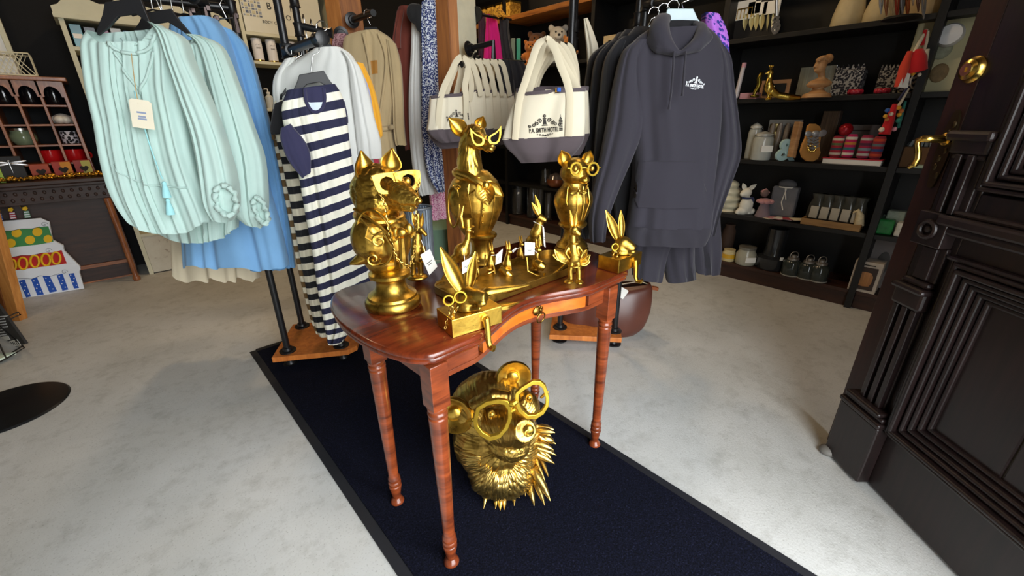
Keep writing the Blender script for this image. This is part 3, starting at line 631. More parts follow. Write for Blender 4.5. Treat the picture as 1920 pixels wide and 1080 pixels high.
# ---- stocking-holder hooks with hare heads
def hare_hook(label, root, ang, ears, head, nose, ringp, group, F=None, chp=None):
    t, F = fig('hare_head_hook', label, 'hook', root, group)
    R = Matrix.Rotation(ang, 3, 'Z')
    def L(x, y, z): return R @ Vector((x, y, z))
    MB().box((0, 0, .025), (.145, .088, .05), R, 1).obj('block', GOLDB, t, 0, .0025)
    mb = MB(); hc = Vector(head); nz = Vector(nose); d = (nz-hc)
    mb.lathe([(.001, .05), (.034, .05), (.032, .062), (.026, .07), (.024, .085), (.001, .09)], (hc.x-.004, hc.y, 0), 20)
    mb.ell(hc, (.03, .027, .026)).tube([hc, hc+d*.6, nz], [.026, .021, .013], 12).ell(hc+Vector((-.006, .0, -.012)), (.026, .026, .024)).ell(hc+d*.75+Vector((0, -.012, -.01)), (.014, .012, .009)).tube([hc+Vector((0, -.02, -.026)), hc+d*.7+Vector((0, -.02, -.022))], [.009, .004])
    mb.blob('hare_head', GOLD, t, .0026, 3)
    for b_, e_, w in ears: MB().ear(b_, e_, w, Vector((.2, -.98, 0)), .5, .0035, 12, 7, .5).obj('ear', GOLDB, t, 60)
    rp = Vector(ringp[0]); o = MB()
    for c_, Rr in ringp[1]: o.torus(c_, Rr, .0028, (.25, -1, .1), 22, 7)
    o.obj('eyeglass', GLENS, t)
    chain(chp, BRASS, t, R=.0042)
    chain([chp[0]]+[Vector(p)+Vector((.012, -.002, .008)) for p in chp[1:-1]]+[Vector(chp[1])+Vector((.02, 0, .012))], BRASS, t, R=.0042)
    hk = [L(.02, -.04, .03), L(.02, -.052, .03), L(.02, -.056, .0), L(.02, -.058, -.03), L(.02, -.066, -.045), L(.02, -.08, -.044), L(.02, -.086, -.034)]
    MB().tube(hk, [.009, .0095, .0085, .008, .008, .007, .005], 10, False).lathe([(.001, 0), (.012, 0), (.012, .004), (.001, .005)], L(.02, -.044, .03), 14, L(0, -1, 0)).obj('hook', GOLDB, t)
    return t
def edge_hook(c0, c1):   # block front corners on the table top -> centre and turn in figure axes
    a, b = P(*c0, z=TZ), P(*c1, z=TZ); d = (b-a).normalized(); n_ = Vector((-d.y, d.x, 0)); c = (a+b)/2+n_*.044
    return c+Vector((0, 0, .001)), math.atan2(d.dot(HD), d.dot(SD))
c, an = edge_hook((848, 636), (943, 606)); F = Fig(c); p = F.p
hare_hook('gold hare head hook with round eyeglass and chain, at the near left table edge', c, an,
    [(p(868, 548, -.01), p(826, 464, .0), F.k(13)), (p(880, 540, .02), p(891, 472, .03), F.k(8.5))], p(878, 556, -.005), p(912, 558, -.03),
    (p(863, 558, -.04), [(p(863, 557, -.045), F.k(10)), (p(841, 563, -.05), F.k(8.5))]), 'hare hooks on the table edge', F, [p(842, 572, -.05), p(843, 585, -.052), p(838, 600, -.055), p(835, 614, -.055)])
c, an = edge_hook((1160, 514), (1201, 497)); an2 = an
F = Fig(c); p = F.p
hare_hook('gold hare head hook with monocle ring and chain, at the far right table corner', c, an,
    [(p(1158, 450, -.0), p(1136, 394, .0), F.k(8)), (p(1165, 445, .01), p(1164, 394, .02), F.k(6))], p(1168, 456, 0), p(1190, 468, -.02),
    (p(1156, 462, -.03), [(p(1153, 463, -.035), F.k(6))]), 'hare hooks on the table edge', F, [p(1153, 470, -.035), p(1150, 480, -.036), p(1147, 488, -.038), p(1144, 502, -.038)])
# ---- tray and small figures
t = thing('gold_tray', 'long shallow gold tray with raised rim holding hares and carrots', 'tray', (.9, .955, TZ+.001))
mb = MB(); o_ = ovl(.275, .105, 40, .25); mb.holed(o_, [(x*.985, y*.965) for x, y in o_], .024, Matrix.Translation((0, 0, .013))).prism([(x*.99, y*.98) for x, y in o_], .004, Matrix.Translation((0, 0, .003)))
mb.obj('tray', gold('tray_gold', 'a07e38', '604a1a', .36), t, 30, .0008)
ZT = TZ+.007
def critter(name, label, cat, px, py, z, plist, ears=(), mat=None, voxel=.0022, grp='small gold figures on the table', fwd=(.6, -.8, 0)):
    r = P(px, py, z=z); t, F = fig(name, label, cat, r, grp); mb = MB(); prims(mb, F, plist); mb.blob('body', mat or GOLD, t, voxel, 2)
    for b_, e_, w in ears: MB().ear(F.p(*b_), F.p(*e_), F.k(w), Vector(fwd), .5, .0022, 8, 5, .5).obj('ear', GOLDB, t, 60)
    return t, F
def quad_tag(t, F, pts, yo, string=None): return price_tag(t, *[F.p(x, y, yo) for x, y in pts], string=[F.p(*s) for s in string] if string else None)
# big sitting hare
t, F = critter('sitting_hare', 'tall gold hare sitting upright with ears swept back behind the tray', 'figurine', 1002, 466, TZ+.001,
    [('e', 1003, 452, 0, 17, 15, 14), ('e', 1006, 440, -.01, 13, 13, 16), ('t', [(1005, 450, -.01, 13), (1010, 425, -.01, 9.5), (1013, 412, -.01, 7)]), ('t', [(1010, 407, -.01, 8), (1018, 411, -.015, 7), (1025, 414, -.02, 4)]), ('t', [(1011, 440, -.03, 4.5), (1014, 462, -.035, 3.5)]), ('e', 1000, 461, -.02, 14, 14, 5)],
    [((1010, 405, -.01), (997, 380, -.01), 5), ((1012, 403, .01), (1003, 366, .01), 5)], mat=GOLDF)
quad_tag(t, F, ((1017, 424), (1020, 426), (1023, 464), (1020, 462)), -.035, [(1000, 415, -.03), (1018, 424, -.035)])
# top-hatted bird on a bark log
lg = P(855, 545, z=TZ); t = thing('log_slice', 'gold bark-edged log slice base under the top-hatted bird', 'figurine', lg+Vector((0, .02, .001)), 0, 'small gold figures on the table')
rr = random.Random(4); lo_ = [(.052*(1+.1*rr.random())*cos(2*pi*i/30), .045*(1+.1*rr.random())*sin(2*pi*i/30)) for i in range(30)]
MB().prism(lo_, .022, Matrix.Translation((0, 0, .011)), 0, [(x*1.06, y*1.06) for x, y in lo_]).obj('bark', gold('gold_bark', 'a88434', '5f4718', .45, 40, bump=.8), t, 60)
t, F = critter('top_hat_bird', 'gold long-legged bird in a top hat standing on the bark log', 'figurine', 857, 528, TZ+.024,
    [('e', 866, 472, 0, 15, 13, 17, (0, .5, 0)), ('e', 855, 482, .0, 14, 9, 8, (0, -.6, 0)), ('t', [(872, 462, 0, 9), (877, 448, 0, 5.5), (878, 434, 0, 5)]), ('e', 877, 431, 0, 7, 6, 6), ('t', [(880, 432, 0, 4), (889, 436, -.01, 1.5)]), ('t', [(857, 486, 0, 6), (840, 508, 0, 3), (828, 524, 0, 2)]), ('t', [(866, 486, 0, 4), (862, 508, 0, 2), (862, 527, 0, 2)]), ('t', [(872, 486, 0, 4), (870, 508, 0, 2), (871, 524, 0, 2)])], mat=GOLDF)
h0 = F.p(877, 426); MB().lathe([(.001, 0), (F.k(12), 0), (F.k(12), .002), (F.k(7.2), .003), (F.k(7.6), F.k(15)), (.001, F.k(15))], h0, 18).obj('top_hat', GOLDB, t); MB().tube([F.p(868, 424), F.p(864, 405), F.p(869, 386)], [F.k(3), F.k(4), F.k(1)], 8).obj('feather', GOLDB, t)
quad_tag(t, F, ((866, 492), (884, 482), (884, 505), (867, 514)), -.02, [(868, 465, -.02), (872, 490, -.02)])
# hares with long ears and sleds (ordinal, feet px,py)
HA = [('e', 0, -13, 0, 8.5, 8, 11), ('t', [(0, -18, 0, 7), (1, -28, 0, 5), (2, -33, 0, 4)]), ('e', 3, -36, -.004, 5.2, 4.6, 5), ('t', [(5, -36, -.006, 3.5), (9, -35, -.008, 2)]), ('t', [(4, -20, -.006, 2.6), (6, -10, -.01, 2.2), (7, -3, -.01, 2)]), ('e', -2, -4, 0, 9, 8, 4.5)]
def hare(label, px, py, k, z=ZT, tg=None, sled=None, shoe=None):
    L = [('e', px+a[1]*k, py+a[2]*k, a[3], a[4]*k, a[5]*k, a[6]*k) if a[0] == 'e' else ('t', [(px+x*k, py+y*k, yo, r*k) for x, y, yo, r in a[1]]) for a in HA]
    t, F = critter('small_hare', label, 'figurine', px, py, z, L, [((px+1*k, py-38*k, 0), (px-2*k, py-56*k, 0), 2.6*k), ((px+4*k, py-38*k, .004), (px+3*k, py-57*k, .004), 2.6*k)])
    if tg: quad_tag(t, F, tg[0], tg[1], [(px+2*k, py-30*k, -.008), (*tg[0][0], tg[1])])
    if sled:
        mb = MB()
        for pts in sled: mb.tube([F.p(*q) for q in pts], F.k(1.6), 6)
        mb.obj('sled_runner', GOLDB, t)
    if shoe:
        mb = MB(); prims(mb, F, shoe); mb.blob('carrot', GOLDB, t, .002, 2)
    return t, F
hare('small gold hare on a sled with a tag at its side, left of the tray', 919, 508, .95, tg=([(930, 478), (943, 466), (940, 492), (929, 497)], -.002), sled=[[(903, 540, -.03), (902, 522, -.03), (918, 512, -.02), (926, 508, -.01)], [(910, 478, .0), (908, 500, 0), (914, 512, -.005)], [(926, 498, -.02), (930, 522, -.03)]])
hare('small gold hare riding a stubby carrot in the middle of the tray', 951, 510, 1.05, shoe=[('t', [(938, 502, -.01, 6), (950, 512, -.02, 9), (962, 522, -.025, 6), (968, 527, -.025, 2)])])
hare('smallest gold hare, sitting at the back rim of the tray', 975, 488, .82, tg=([(960, 470), (967, 464), (970, 466), (962, 474)], -.01))
hare('gold hare on a wire sled with a large white tag, right of the tray', 1006, 508, 1.1, tg=([(984, 454), (1003, 455), (1002, 478), (984, 479)], -.03), sled=[[(988, 482, -.03), (990, 508, -.04), (1020, 522, -.05), (1022, 512, -.045)], [(1020, 512, -.04), (1020, 523, -.05)]], shoe=[('t', [(1003, 490, -.03, 8), (1013, 498, -.04, 11), (1022, 502, -.045, 7)])])
hare('small gold hare standing in front of the bird on the bark log', 852, 524, .72, TZ+.024)
hare('small gold hare half hidden behind the long ear of the hook hare', 892, 520, .85, tg=([(884, 498), (880, 506), (892, 515), (896, 506)], -.03))
# carrots
def carrot(label, a, b, r, z0, par=None):
    A = P(*a, z=z0); B = P(*b, z=z0); t, F = fig('gold_carrot', label, 'figurine', ((A+B)/2)-Vector((0, 0, (A.z+B.z)/2-z0+.0)), 'small gold figures on the table')
    d = (B-A); L = d.length; dl = Vector((d.dot(SD), d.dot(HD), d.z)).normalized(); n_ = 22
    mb = MB().tube([dl*(-L/2+L*i/(n_-1))+Vector((0, 0, r-.001)) for i in range(n_)], [max(.001, r*(min(1, (i+.4)/3)**.5)*(1-.85*(i/(n_-1))**1.4)*(1+.03*(-1)**i)) for i in range(n_)], 14)
    mb.obj('carrot_root', GOLDB, t, 70); lv = MB()
    for q in (-.5, 0, .5): lv.ear(dl*(-L/2)+Vector((0, 0, r)), dl*(-L/2-.03)+Vector((q*.03, q*.02, r+.008)), .008, (0, -.6, .8), .3, .003, 6, 4, .6)
    lv.obj('carrot_leaf', GOLD, t, 60); return t
carrot('long ribbed gold carrot lying along the near rim of the tray', (903, 562), (992, 545), .019, ZT)
carrot('gold carrot leaning beside the standing hare', (1070, 495), (1027, 530), .012, TZ+.001)
A = P(918, 578, z=TZ+.001); tag(MB().ear(A, P(972, 566, z=TZ+.006), .014, (0, 0, 1), .25, .005, 10, 6, .5).obj('gold_leaf', GOLDB, None, 60), 'narrow gold leaf lying on the wood in front of the tray', 'figurine', 'small gold figures on the table')
# standing hare with waistcoat
t, F = critter('standing_hare', 'gold hare standing on big feet in a waistcoat at the front table edge', 'figurine', 1077, 532, TZ+.001,
    [('e', 1077, 482, 0, 13, 11, 16), ('t', [(1075, 476, 0, 11), (1074, 455, 0, 8), (1074, 440, 0, 7)]), ('e', 1077, 432, -.004, 9, 8, 9), ('t', [(1080, 434, -.01, 6), (1088, 441, -.015, 3.5)]), ('t', [(1072, 492, -.005, 6), (1069, 508, -.008, 5), (1070, 524, -.01, 5)]), ('t', [(1083, 492, -.005, 6), (1085, 508, -.008, 5), (1085, 526, -.01, 5)]), ('e', 1066, 528, -.02, 9, 10, 4), ('e', 1086, 529, -.02, 8, 10, 4), ('t', [(1084, 462, 0, 5), (1093, 475, -.015, 3.5), (1088, 484, -.025, 3)]), ('t', [(1067, 462, 0, 5), (1060, 475, -.015, 3.5), (1068, 486, -.025, 3)])],
    [((1072, 426, 0), (1068, 394, 0), 4.5), ((1078, 425, .004), (1080, 397, .004), 4.5)])
lf = MB()
for a, b, w in (((1066, 492, .01), (1040, 468, .01), 9), ((1062, 485, .012), (1037, 478, .012), 7), ((1087, 490, .0), (1100, 468, 0), 6), ((1088, 492, 0), (1106, 478, 0), 6), ((1088, 495, .0), (1106, 490, 0), 5)): lf.ear(F.p(*a), F.p(*b), F.k(w), (0, -1, .2), .4, .003, 8, 5, .55)
lf.obj('carrot_leaves', GOLDB, t, 60); MB().torus(F.p(1076, 452, 0), F.k(9), F.k(2), (0, -.3, 1)).obj('collar', GOLD, t); MB().torus(F.p(1077, 494, 0), F.k(12), F.k(1.6), (0, -.3, 1)).obj('belt', GOLD, t)
# figure behind the fox
t, F = critter('standing_fox', 'slim gold animal figure with a white tag standing right behind the fox bust', 'figurine', 782, 524, TZ+.001,
    [('t', [(783, 400, 0, 4), (783, 425, 0, 6), (782, 445, 0, 9), (782, 470, 0, 12), (780, 488, 0, 11)]), ('e', 784, 432, 0, 9, 8, 9), ('t', [(788, 430, -.01, 6), (800, 442, -.02, 3)]), ('t', [(775, 490, 0, 6), (774, 516, 0, 5)]), ('t', [(788, 490, 0, 6), (789, 516, 0, 5)]), ('e', 782, 519, 0, 20, 18, 6), ('t', [(792, 462, -.01, 5), (798, 478, -.02, 4), (786, 486, -.03, 3)])],
    [((780, 426, 0), (773, 398, 0), 4), ((788, 426, 0), (792, 400, 0), 4)], mat=GOLDF)
quad_tag(t, F, ((788, 478), (806, 467), (820, 500), (805, 516)), -.035, [(790, 450, -.02), (798, 474, -.035)])
# ------------------------------------------------------------------ clothes racks of black iron pipe
def flange(mb, c, r=.042): mb.lathe([(.002, 0), (r, 0), (r, .007), (r*.62, .009), (r*.56, .024), (r*.5, .026), (.002, .027)], c, 22)
def pipe(pts, r=.0165, par=None, name='pipe', fit=()):
    mb = MB().tube(pts, r, 14)
    for c, ax in fit:
        a = Vector(ax).normalized(); mb.tube([Vector(c)-a*.03, Vector(c)-a*.028, Vector(c)-a*.018, Vector(c)+a*.018, Vector(c)+a*.028, Vector(c)+a*.03], [r*1.15, r*1.5, r*1.28, r*1.28, r*1.5, r*1.15], 14)
    return mb.obj(name, IRON, par, 40, 0, True)
def rack_base(t, corners, ztop, poles, th=.03, feet=None):
    c = sum((Vector(p) for p in corners), Vector())/len(corners)
    MB().slab([(p[0], p[1], ztop) for p in corners][::-1], (0, 0, -th)).obj('base_board', ORANGEW, t, 0, .002, True)
    for i, p in enumerate(poles):
        mb = MB(); flange(mb, (p[0], p[1], ztop)); mb.obj('floor_flange', IRON, t, 40, 0, True)
        mb = MB().lathe([(.002, .001), (.045, .001), (.045, .008), (.026, .012), (.02, .03), (.02, ztop-th), (.002, ztop-th)], (p[0], p[1], 0), 22); mb.obj('foot', IRON, t, 40, 0, True)
Z9 = .085
FL, FR, BL = P(540, 658, z=Z9), P(640, 648, z=Z9), P(567, 612, z=Z9); BR = FR+BL-FL
u1 = (FR-FL).normalized(); v1 = (BL-FL).normalized()
rk = thing('pipe_clothes_rack', 'black iron pipe clothes rack on orange plank base, left of the gold figures', 'rack', ((FL+BR)/2).to_2d().to_3d())
cn = [P(509, 671, z=Z9), P(650, 657, z=Z9), P(669, 648, z=Z9)]; cn += [cn[2]+v1*.37, cn[0]+v1*.40]
rack_base(rk, cn, Z9, (FL, FR, BL, BR))
HT = 2.05
def up(p, z): return Vector((p.x, p.y, z))
armA = P(602, 72, pl=(FR, Vector((u1.y, -u1.x, 0))))     # end of the short arm on the viewer's side
zA = P(541, 97, pl=(FR, -HD)).z
armB = P(226, -6, pl=(FL, -HD))                           # left arm carrying the blouses
hookL = P(226, -4, d=1.50); armL = Vector((hookL.x, hookL.y, 1.70))
for nm, p, fit in (('FL', FL, (1.70,)), ('FR', FR, (zA, 1.78)), ('BL', BL, (1.74,)), ('BR', BR, (1.66, 1.78))):
    pipe([up(p, Z9+.01), up(p, HT)], .0165, rk, 'upright', [(up(p, z), (0, 0, 1)) for z in fit])
aEnd = P(602, 72, d=P(541, 97, pl=(FR, -HD)).dot(HD)-.30)
pipe([up(FR, zA), aEnd], .0165, rk, 'arm', [(aEnd-(aEnd-up(FR, zA)).normalized()*.012, aEnd-up(FR, zA)), (up(FR, zA)+(aEnd-up(FR, zA)).normalized()*.04, aEnd-up(FR, zA))])
bEnd = P(618, 62, pl=(BR, Vector((u1.y, -u1.x, 0)))); bEnd = BR+(bEnd-BR)*1.0
pipe([up(BR, bEnd.z+.03), Vector((bEnd.x, bEnd.y, bEnd.z))], .0165, rk, 'arm', [(Vector(bEnd)-(Vector(bEnd)-up(BR, bEnd.z)).normalized()*.015, u1)])
pipe([up(FL, 1.70), armL], .0165, rk, 'arm', [(up(FL, 1.70)+(armL-up(FL, 1.7)).normalized()*.04, armL-up(FL, 1.7))])
pipe([up(FL, 1.95), up(FR, 1.95)], .0165, rk, 'crossbar'); pipe([up(BL, 1.95), up(BR, 1.95)], .0165, rk, 'crossbar')
pa0 = P(215, -30, d=2.05)
pipe([up(BL, 1.74), Vector((pa0.x, pa0.y, 1.74))], .0165, rk, 'arm')
# ---- hangers
def hanger(label, top, pl, L, R, body, group='clothes hangers', mat=None, hook_to=None, bx=None):
    """top: pixel of hook base; L,R: arm end pixels; body: pixels of the flat neck piece (tl, tr)"""
    c = P(*top, pl=pl); t = thing('clothes_hanger', label, 'hanger', c, 0, group); n = pl[1]; m = mat or BLACKP
    l, r = P(*L, pl=pl), P(*R, pl=pl); a, b = P(*body[0], pl=pl), P(*body[1], pl=pl); s = (r-l).normalized()
    dn = Vector((0, 0, -1)); h = (b-a).length*.5
    li = a.lerp(l, .3)+dn*h*.9; ri = b.lerp(r, .3)+dn*h*.9; mid = (a+b)/2+dn*h*.75
    poly = [a, b, b.lerp(r, .35)+dn*h*.12, r, r+dn*.012, ri, b.lerp(a, .25)+dn*h*.8, a.lerp(b, .25)+dn*h*.8, li, l+dn*.012, l, a.lerp(l, .35)+dn*h*.12]
    MB().slab(poly, n*-.012).obj('hanger_body', m, t, 0, .002, True)
    up_ = hook_to or (c+Vector((0, 0, .1)))
    k = .022; hc = up_; pts = [c+n*-.006]+[hc+s*(k*cos(w))+Vector((0, 0, k*sin(w)-.0)) for w in (-1.9, -.6, .2, 1.0, 1.8, 2.6, 3.3)]
    MB().tube(pts, .0022, 7).obj('wire_hook', CHROME, t, 60, 0, True); return t
MINT = cloth('mint_cotton', 'b2cbc4'); MINTL = cloth('mint_tassel', '9fd8dc')
def tagcard(par, c, w, h, n, rot=0, mat=WHITEP, string=None, ink=True):
    x = Vector((0, 0, 1)).cross(n).normalized(); X = oriented(c, x, n) @ Matrix.Rotation(rot, 4, 'Z')
    pts = [(-w/2, -h/2), (w/2, -h/2), (w/2, h*.42), (w*.36, h/2), (-w*.36, h/2), (-w/2, h*.42)]
    o = MB().prism(pts, .0015, X).obj('price_tag', mat, par, 0, 0, True)
    if ink:
        m = MB()
        for yy, ww in ((.02, .42), (-.12, .34), (-.2, .4)): m.add([X @ Vector(q) for q in ((-w*ww/2, h*yy, .0012), (w*ww/2, h*yy, .0012), (w*ww/2, h*(yy+.06), .0012), (-w*ww/2, h*(yy+.06), .0012))], [(0, 1, 2, 3)])
        m.obj('tag_print', TAGINK, o, 0, 0, True)
    if string: MB().tube(string, .0012, 6).obj('tag_string', WICK, par, 60, 0, True)
    return o
TAGINK = M('tag_ink', '8f9bb5', .8, 0, 0)
def blouse(name, label, pl, body, sleeve, cuff, neck, mat, seed, drop=.05, sag=.07):
    t = thing(name, label, 'blouse', P(*neck[0], pl=pl)); keep = []
    drape('body', body, pl, mat, t, .05, .026, (3, 5.3, 9.1, 14), seed, [(sag, 0, .16)], 80, 200, .55, keep=keep, hem=.35, drop=drop)
    drape('sleeve', sleeve, (pl[0]+pl[1]*.03, pl[1]), mat, t, .05, .012, (2, 4, 6), seed+1, None, 40, 70, .5)
    n = pl[1]
    if cuff:
        (cx, cy), rx, ry, tilt = cuff; C = P(cx, cy, pl=(pl[0]+n*.1, n)); k = (C-EYE).dot(_f)/_F; mb = MB(); x = Vector((0, 0, 1)).cross(n).normalized()
        ring = [C+x*(rx*k*cos(a)*cos(tilt)-ry*k*sin(a)*sin(tilt))+Vector((0, 0, 1))*(rx*k*cos(a)*sin(tilt)+ry*k*sin(a)*cos(tilt))+n*(.012*sin(9*a)) for a in [2*pi*i/40 for i in range(40)]]
        mb.tube(ring, [.009+.003*sin(14*2*pi*i/40) for i in range(40)], 8, True); mb.obj('cuff', mat, t, 70, 0, True)
        MB().prism([(rx*k*.9*cos(a), ry*k*.9*sin(a)) for a in [2*pi*i/24 for i in range(24)]], .004, oriented(C-n*.012, x, n) @ Matrix.Rotation(tilt, 4, 'Z')).obj('cuff_lining', mat, t, 0, 0, True)
    return t, keep[0]
pb1 = vplane(P(250, 150, d=1.56), 12); pb2 = vplane(P(330, 150, d=1.74), 12)
b2 = blouse('mint_blouse', 'pale mint long-sleeved blouse hanging second, tucked behind the front blouse', pb2,
    [(285, 80, 372, 66), (278, 105, 400, 84), (272, 150, 412, 130), (270, 230, 425, 220), (272, 320, 445, 310), (285, 390, 448, 380), (300, 432, 444, 426)],
    [(352, 66, 380, 68, .035), (375, 88, 418, 90, .045), (395, 160, 448, 162), (410, 240, 476, 240), (420, 300, 495, 298, .06), (430, 360, 501, 366, .065), (440, 395, 500, 405, .06), (462, 418, 492, 424, .04)],
    ((489, 395), 9, 25, .1), [(330, 70)], MINT, 5)
b1, bv = blouse('mint_blouse', 'pale mint gathered blouse with tassels and a price tag, frontmost on the rack', pb1,
    [(170, 58, 300, 46), (160, 78, 330, 72), (160, 110, 338, 105), (168, 170, 340, 165), (182, 230, 350, 225), (192, 290, 362, 285), (206, 345, 376, 335), (224, 385, 392, 382), (242, 410, 398, 408)],
    [(283, 42, 305, 50, .035), (300, 60, 345, 72, .045), (318, 110, 362, 116), (340, 180, 392, 182), (360, 240, 415, 240), (372, 290, 430, 288, .055), (380, 330, 441, 335, .065), (388, 380, 446, 384, .065), (402, 410, 436, 414, .045)],
    ((424, 376), 17, 28, -.12), [(230, 60)], MINT, 2)
n1 = pb1[1]; pf = (pb1[0]+n1*.075, n1)
def seam(par, pxs, pl, bvh, r, mat, name, closed=False):
    q = [P(x, y, pl=pl) for x, y in pxs]; q = [Vector(a) for a in catmull([tuple(a) for a in q], len(q)*5)]
    out = []
    for a in q:
        h = bvh.ray_cast(a+n1*.4, -n1) if bvh else (None,); out.append(h[0]+n1*r*.5 if h[0] is not None else a)
    return MB().tube(out, r, 6, closed).obj(name, mat, par, 70, 0, True)
seam(b1, [(181, 57), (196, 80), (212, 92), (232, 98), (250, 97), (268, 88), (279, 70), (284, 48)], pf, bv, .0055, MINT, 'neckline')
seam(b1, [(205, 95), (222, 125), (240, 152), (250, 168)], pf, bv, .0045, MINT, 'placket'); seam(b1, [(278, 95), (268, 130), (258, 160), (252, 175)], pf, bv, .0045, MINT, 'placket')
seam(b1, [(200, 310), (222, 328), (262, 346), (300, 352), (345, 354)], pf, bv, .003, MINT, 'seam')
dk = cloth('neck_shadow_lining', '8fb5a8')
# tie strings and tassels
seam(b1, [(252, 170), (262, 210), (280, 270), (300, 325), (306, 336)], (pf[0]+n1*.01, n1), None, .0022, MINTL, 'tie_cord')
for px, py, k in ((307, 340, 1), (314, 372, 1)):
    a = P(px, py, pl=(pf[0]+n1*.012, n1)); b = P(px+6, py+30, pl=(pf[0]+n1*.012, n1)); MB().tube([a, a.lerp(b, .12), a.lerp(b, .2), a.lerp(b, .6), b], [.003, .008, .006, .011, .014], 10).obj('tassel', MINTL, b1, 60, 0, True)
tagcard(b1, P(266, 214, pl=(pf[0]+n1*.03, n1)), .062, .088, n1, -.16, M('kraft_card', 'e8dfc8', .8, 0, .04), [P(246, 100, pl=pf), P(252, 150, pl=(pf[0]+n1*.02, n1)), P(259, 194, pl=(pf[0]+n1*.03, n1))])
hanger('black plastic hanger holding the frontmost mint blouse', (232, 0), pb1, (180, 58), (285, 52), ((196, 4), (262, -6)), hook_to=P(228, -22, pl=pb1))
hanger('black plastic hanger holding the second mint blouse', (300, 18), pb2, (243, 66), (360, 66), ((268, 24), (320, 16)), hook_to=P(290, -22, pl=pb2))
# blue skirts / trousers
BLUE = cloth('sky_chambray', '78a8d4', .07, .4, 900); BLUED = cloth('mid_chambray', '6a9cca', .08, .4, 900); CREAMC = cloth('cream_linen', 'ddd0b4'); SLATE = cloth('slate_denim', '47607e', .1, .4, 900)
def garment(name, label, cat, rows, pl, mat, part='body', group=None, **k):
    t = thing(name, label, cat, P((rows[0][0]+rows[0][2])/2, rows[0][1], pl=pl), 0, group); drape(part, rows, pl, mat, t, **k); return t
p_ = vplane(P(400, 200, d=1.98), 6)
g1 = garment('chambray_skirt', 'sky blue chambray skirt with elastic waist clipped up behind the mint blouses', 'skirt',
    [(330, 42, 400, 34), (325, 70, 420, 62), (322, 130, 440, 120), (330, 240, 470, 230), (338, 350, 500, 345), (343, 430, 525, 430), (346, 492, 540, 500)], p_, BLUE, t=.07, fold=.028, fr=(3, 5, 8), seed=4, p=.8, hem=.8)
p2_ = vplane(P(480, 200, d=2.08), 20)
g2 = garment('chambray_skirt', 'sky blue chambray skirt at the right end of the trouser arm, against the rack post', 'skirt',
    [(385, 40, 440, 60), (390, 60, 462, 86), (405, 110, 478, 125), (430, 230, 505, 225), (450, 340, 530, 335), (462, 430, 545, 430), (470, 505, 554, 498)], p2_, BLUED, t=.055, fold=.018, fr=(2, 5, 8), seed=9, hem=.6)
p3_ = vplane(P(400, 200, d=2.2), 6)
garment('linen_trousers', 'cream linen trousers hanging behind the blue skirts, only hems showing', 'trousers',
    [(330, 40, 395, 34), (325, 200, 440, 190), (324, 400, 470, 390), (330, 520, 486, 520)], p3_, CREAMC, t=.06, fold=.02, fr=(3, 6, 9), seed=11, hem=1.5)
def clip_hanger(label, px, py, pl, w, top):
    c = P(px, py, pl=pl); t = thing('clip_hanger', label, 'hanger', c, 0, 'clip hangers for skirts'); n = pl[1]; s = Vector((0, 0, 1)).cross(n).normalized(); hk = P(*top, pl=pl)
    a = P(px-w, py+2, pl=pl); b = P(px+w, py-2, pl=pl); MB().tube([a, b], .003, 8).tube([c, hk, hk+s*.02+Vector((0, 0, .03)), hk+s*.04+Vector((0, 0, .02))], .0028, 8).obj('wire', CHROME, t, 60, 0, True)
    for q in (a, b): MB().box(q+n*.03-Vector((0, 0, .03)), (.018, .012, .07), None, .6).box(q+n*.012-Vector((0, 0, .0)), (.016, .04, .02)).obj('clip', M('dark_chrome', '3a3230', .25, 1, 0), t, 0, .002, True)
    return t
clip_hanger('chrome hanger with dark clips on the sky blue skirt waistband', 378, 20, (p_[0]+p_[1]*.0, p_[1]), 14, (366, 0)); clip_hanger('chrome hanger with dark clips beside the rack post, right of its twin', 425, 34, p2_, 18, (412, 8))
for i, (x, y) in enumerate(((284, 18), (302, 20), (322, 24), (343, 26))):
    q = vplane(P(x, y, d=2.0), 0); a = P(x+2, y, pl=q); b = P(x-2, y-24, pl=q); t = thing('wire_hanger', 'plain wire hanger hook, %s from the left above the mint blouses' % ('first', 'second', 'third', 'fourth')[i], 'hanger', a, 0, 'wire hanger hooks on the trouser arm')
    MB().tube([a, b, b+Vector((.008, -.006, .03)), b+Vector((.03, -.02, .04)), b+Vector((.045, -.03, .02))], .0026, 7).obj('wire_hook', CHROME, t, 60, 0, True); MB().tube([a-SD*.09-Vector((0, 0, .02)), a, a+SD*.09-Vector((0, 0, .02))], .004, 7).obj('hanger_bar', BLACKP, t, 60, 0, True)
# striped dresses
NAVYST = stripes('navy_cream_stripes', '22233f', 'e9e6d6', .066, .5); BRST = stripes('brown_cream_stripes', '6d5330', 'e0d6bd', .066, .5, .3); BKST = stripes('black_cream_stripes', '17171b', 'd9d0b8', .066, .5, .1); NAVYC = cloth('navy_knit', '2b2a4a')
pd = vplane(P(610, 300, d=1.86), 24)
t = thing('striped_dress', 'navy and cream striped long T-shirt dress hanging in front on the rack arm', 'dress', P(580, 160, pl=pd)); kp = []
drape('body', [(538, 170, 628, 158), (528, 205, 642, 182), (535, 245, 650, 222), (553, 290, 655, 262), (562, 340, 662, 310), (572, 400, 672, 365), (585, 470, 683, 430), (595, 540, 692, 500), (606, 600, 690, 570), (614, 641, 642, 636)], pd, NAVYST, t, .05, .022, (2, 4, 7), 3, None, 70, 130, .6, keep=kp, hem=.5)
drape('sleeve', [(527, 240, 545, 232, .03), (526, 262, 572, 265, .035), (540, 300, 582, 290, .035), (566, 334, 583, 322, .02)], (pd[0]+pd[1]*.055, pd[1]), NAVYC, t, .035, .006, (2, 3), 1, None, 24, 50)
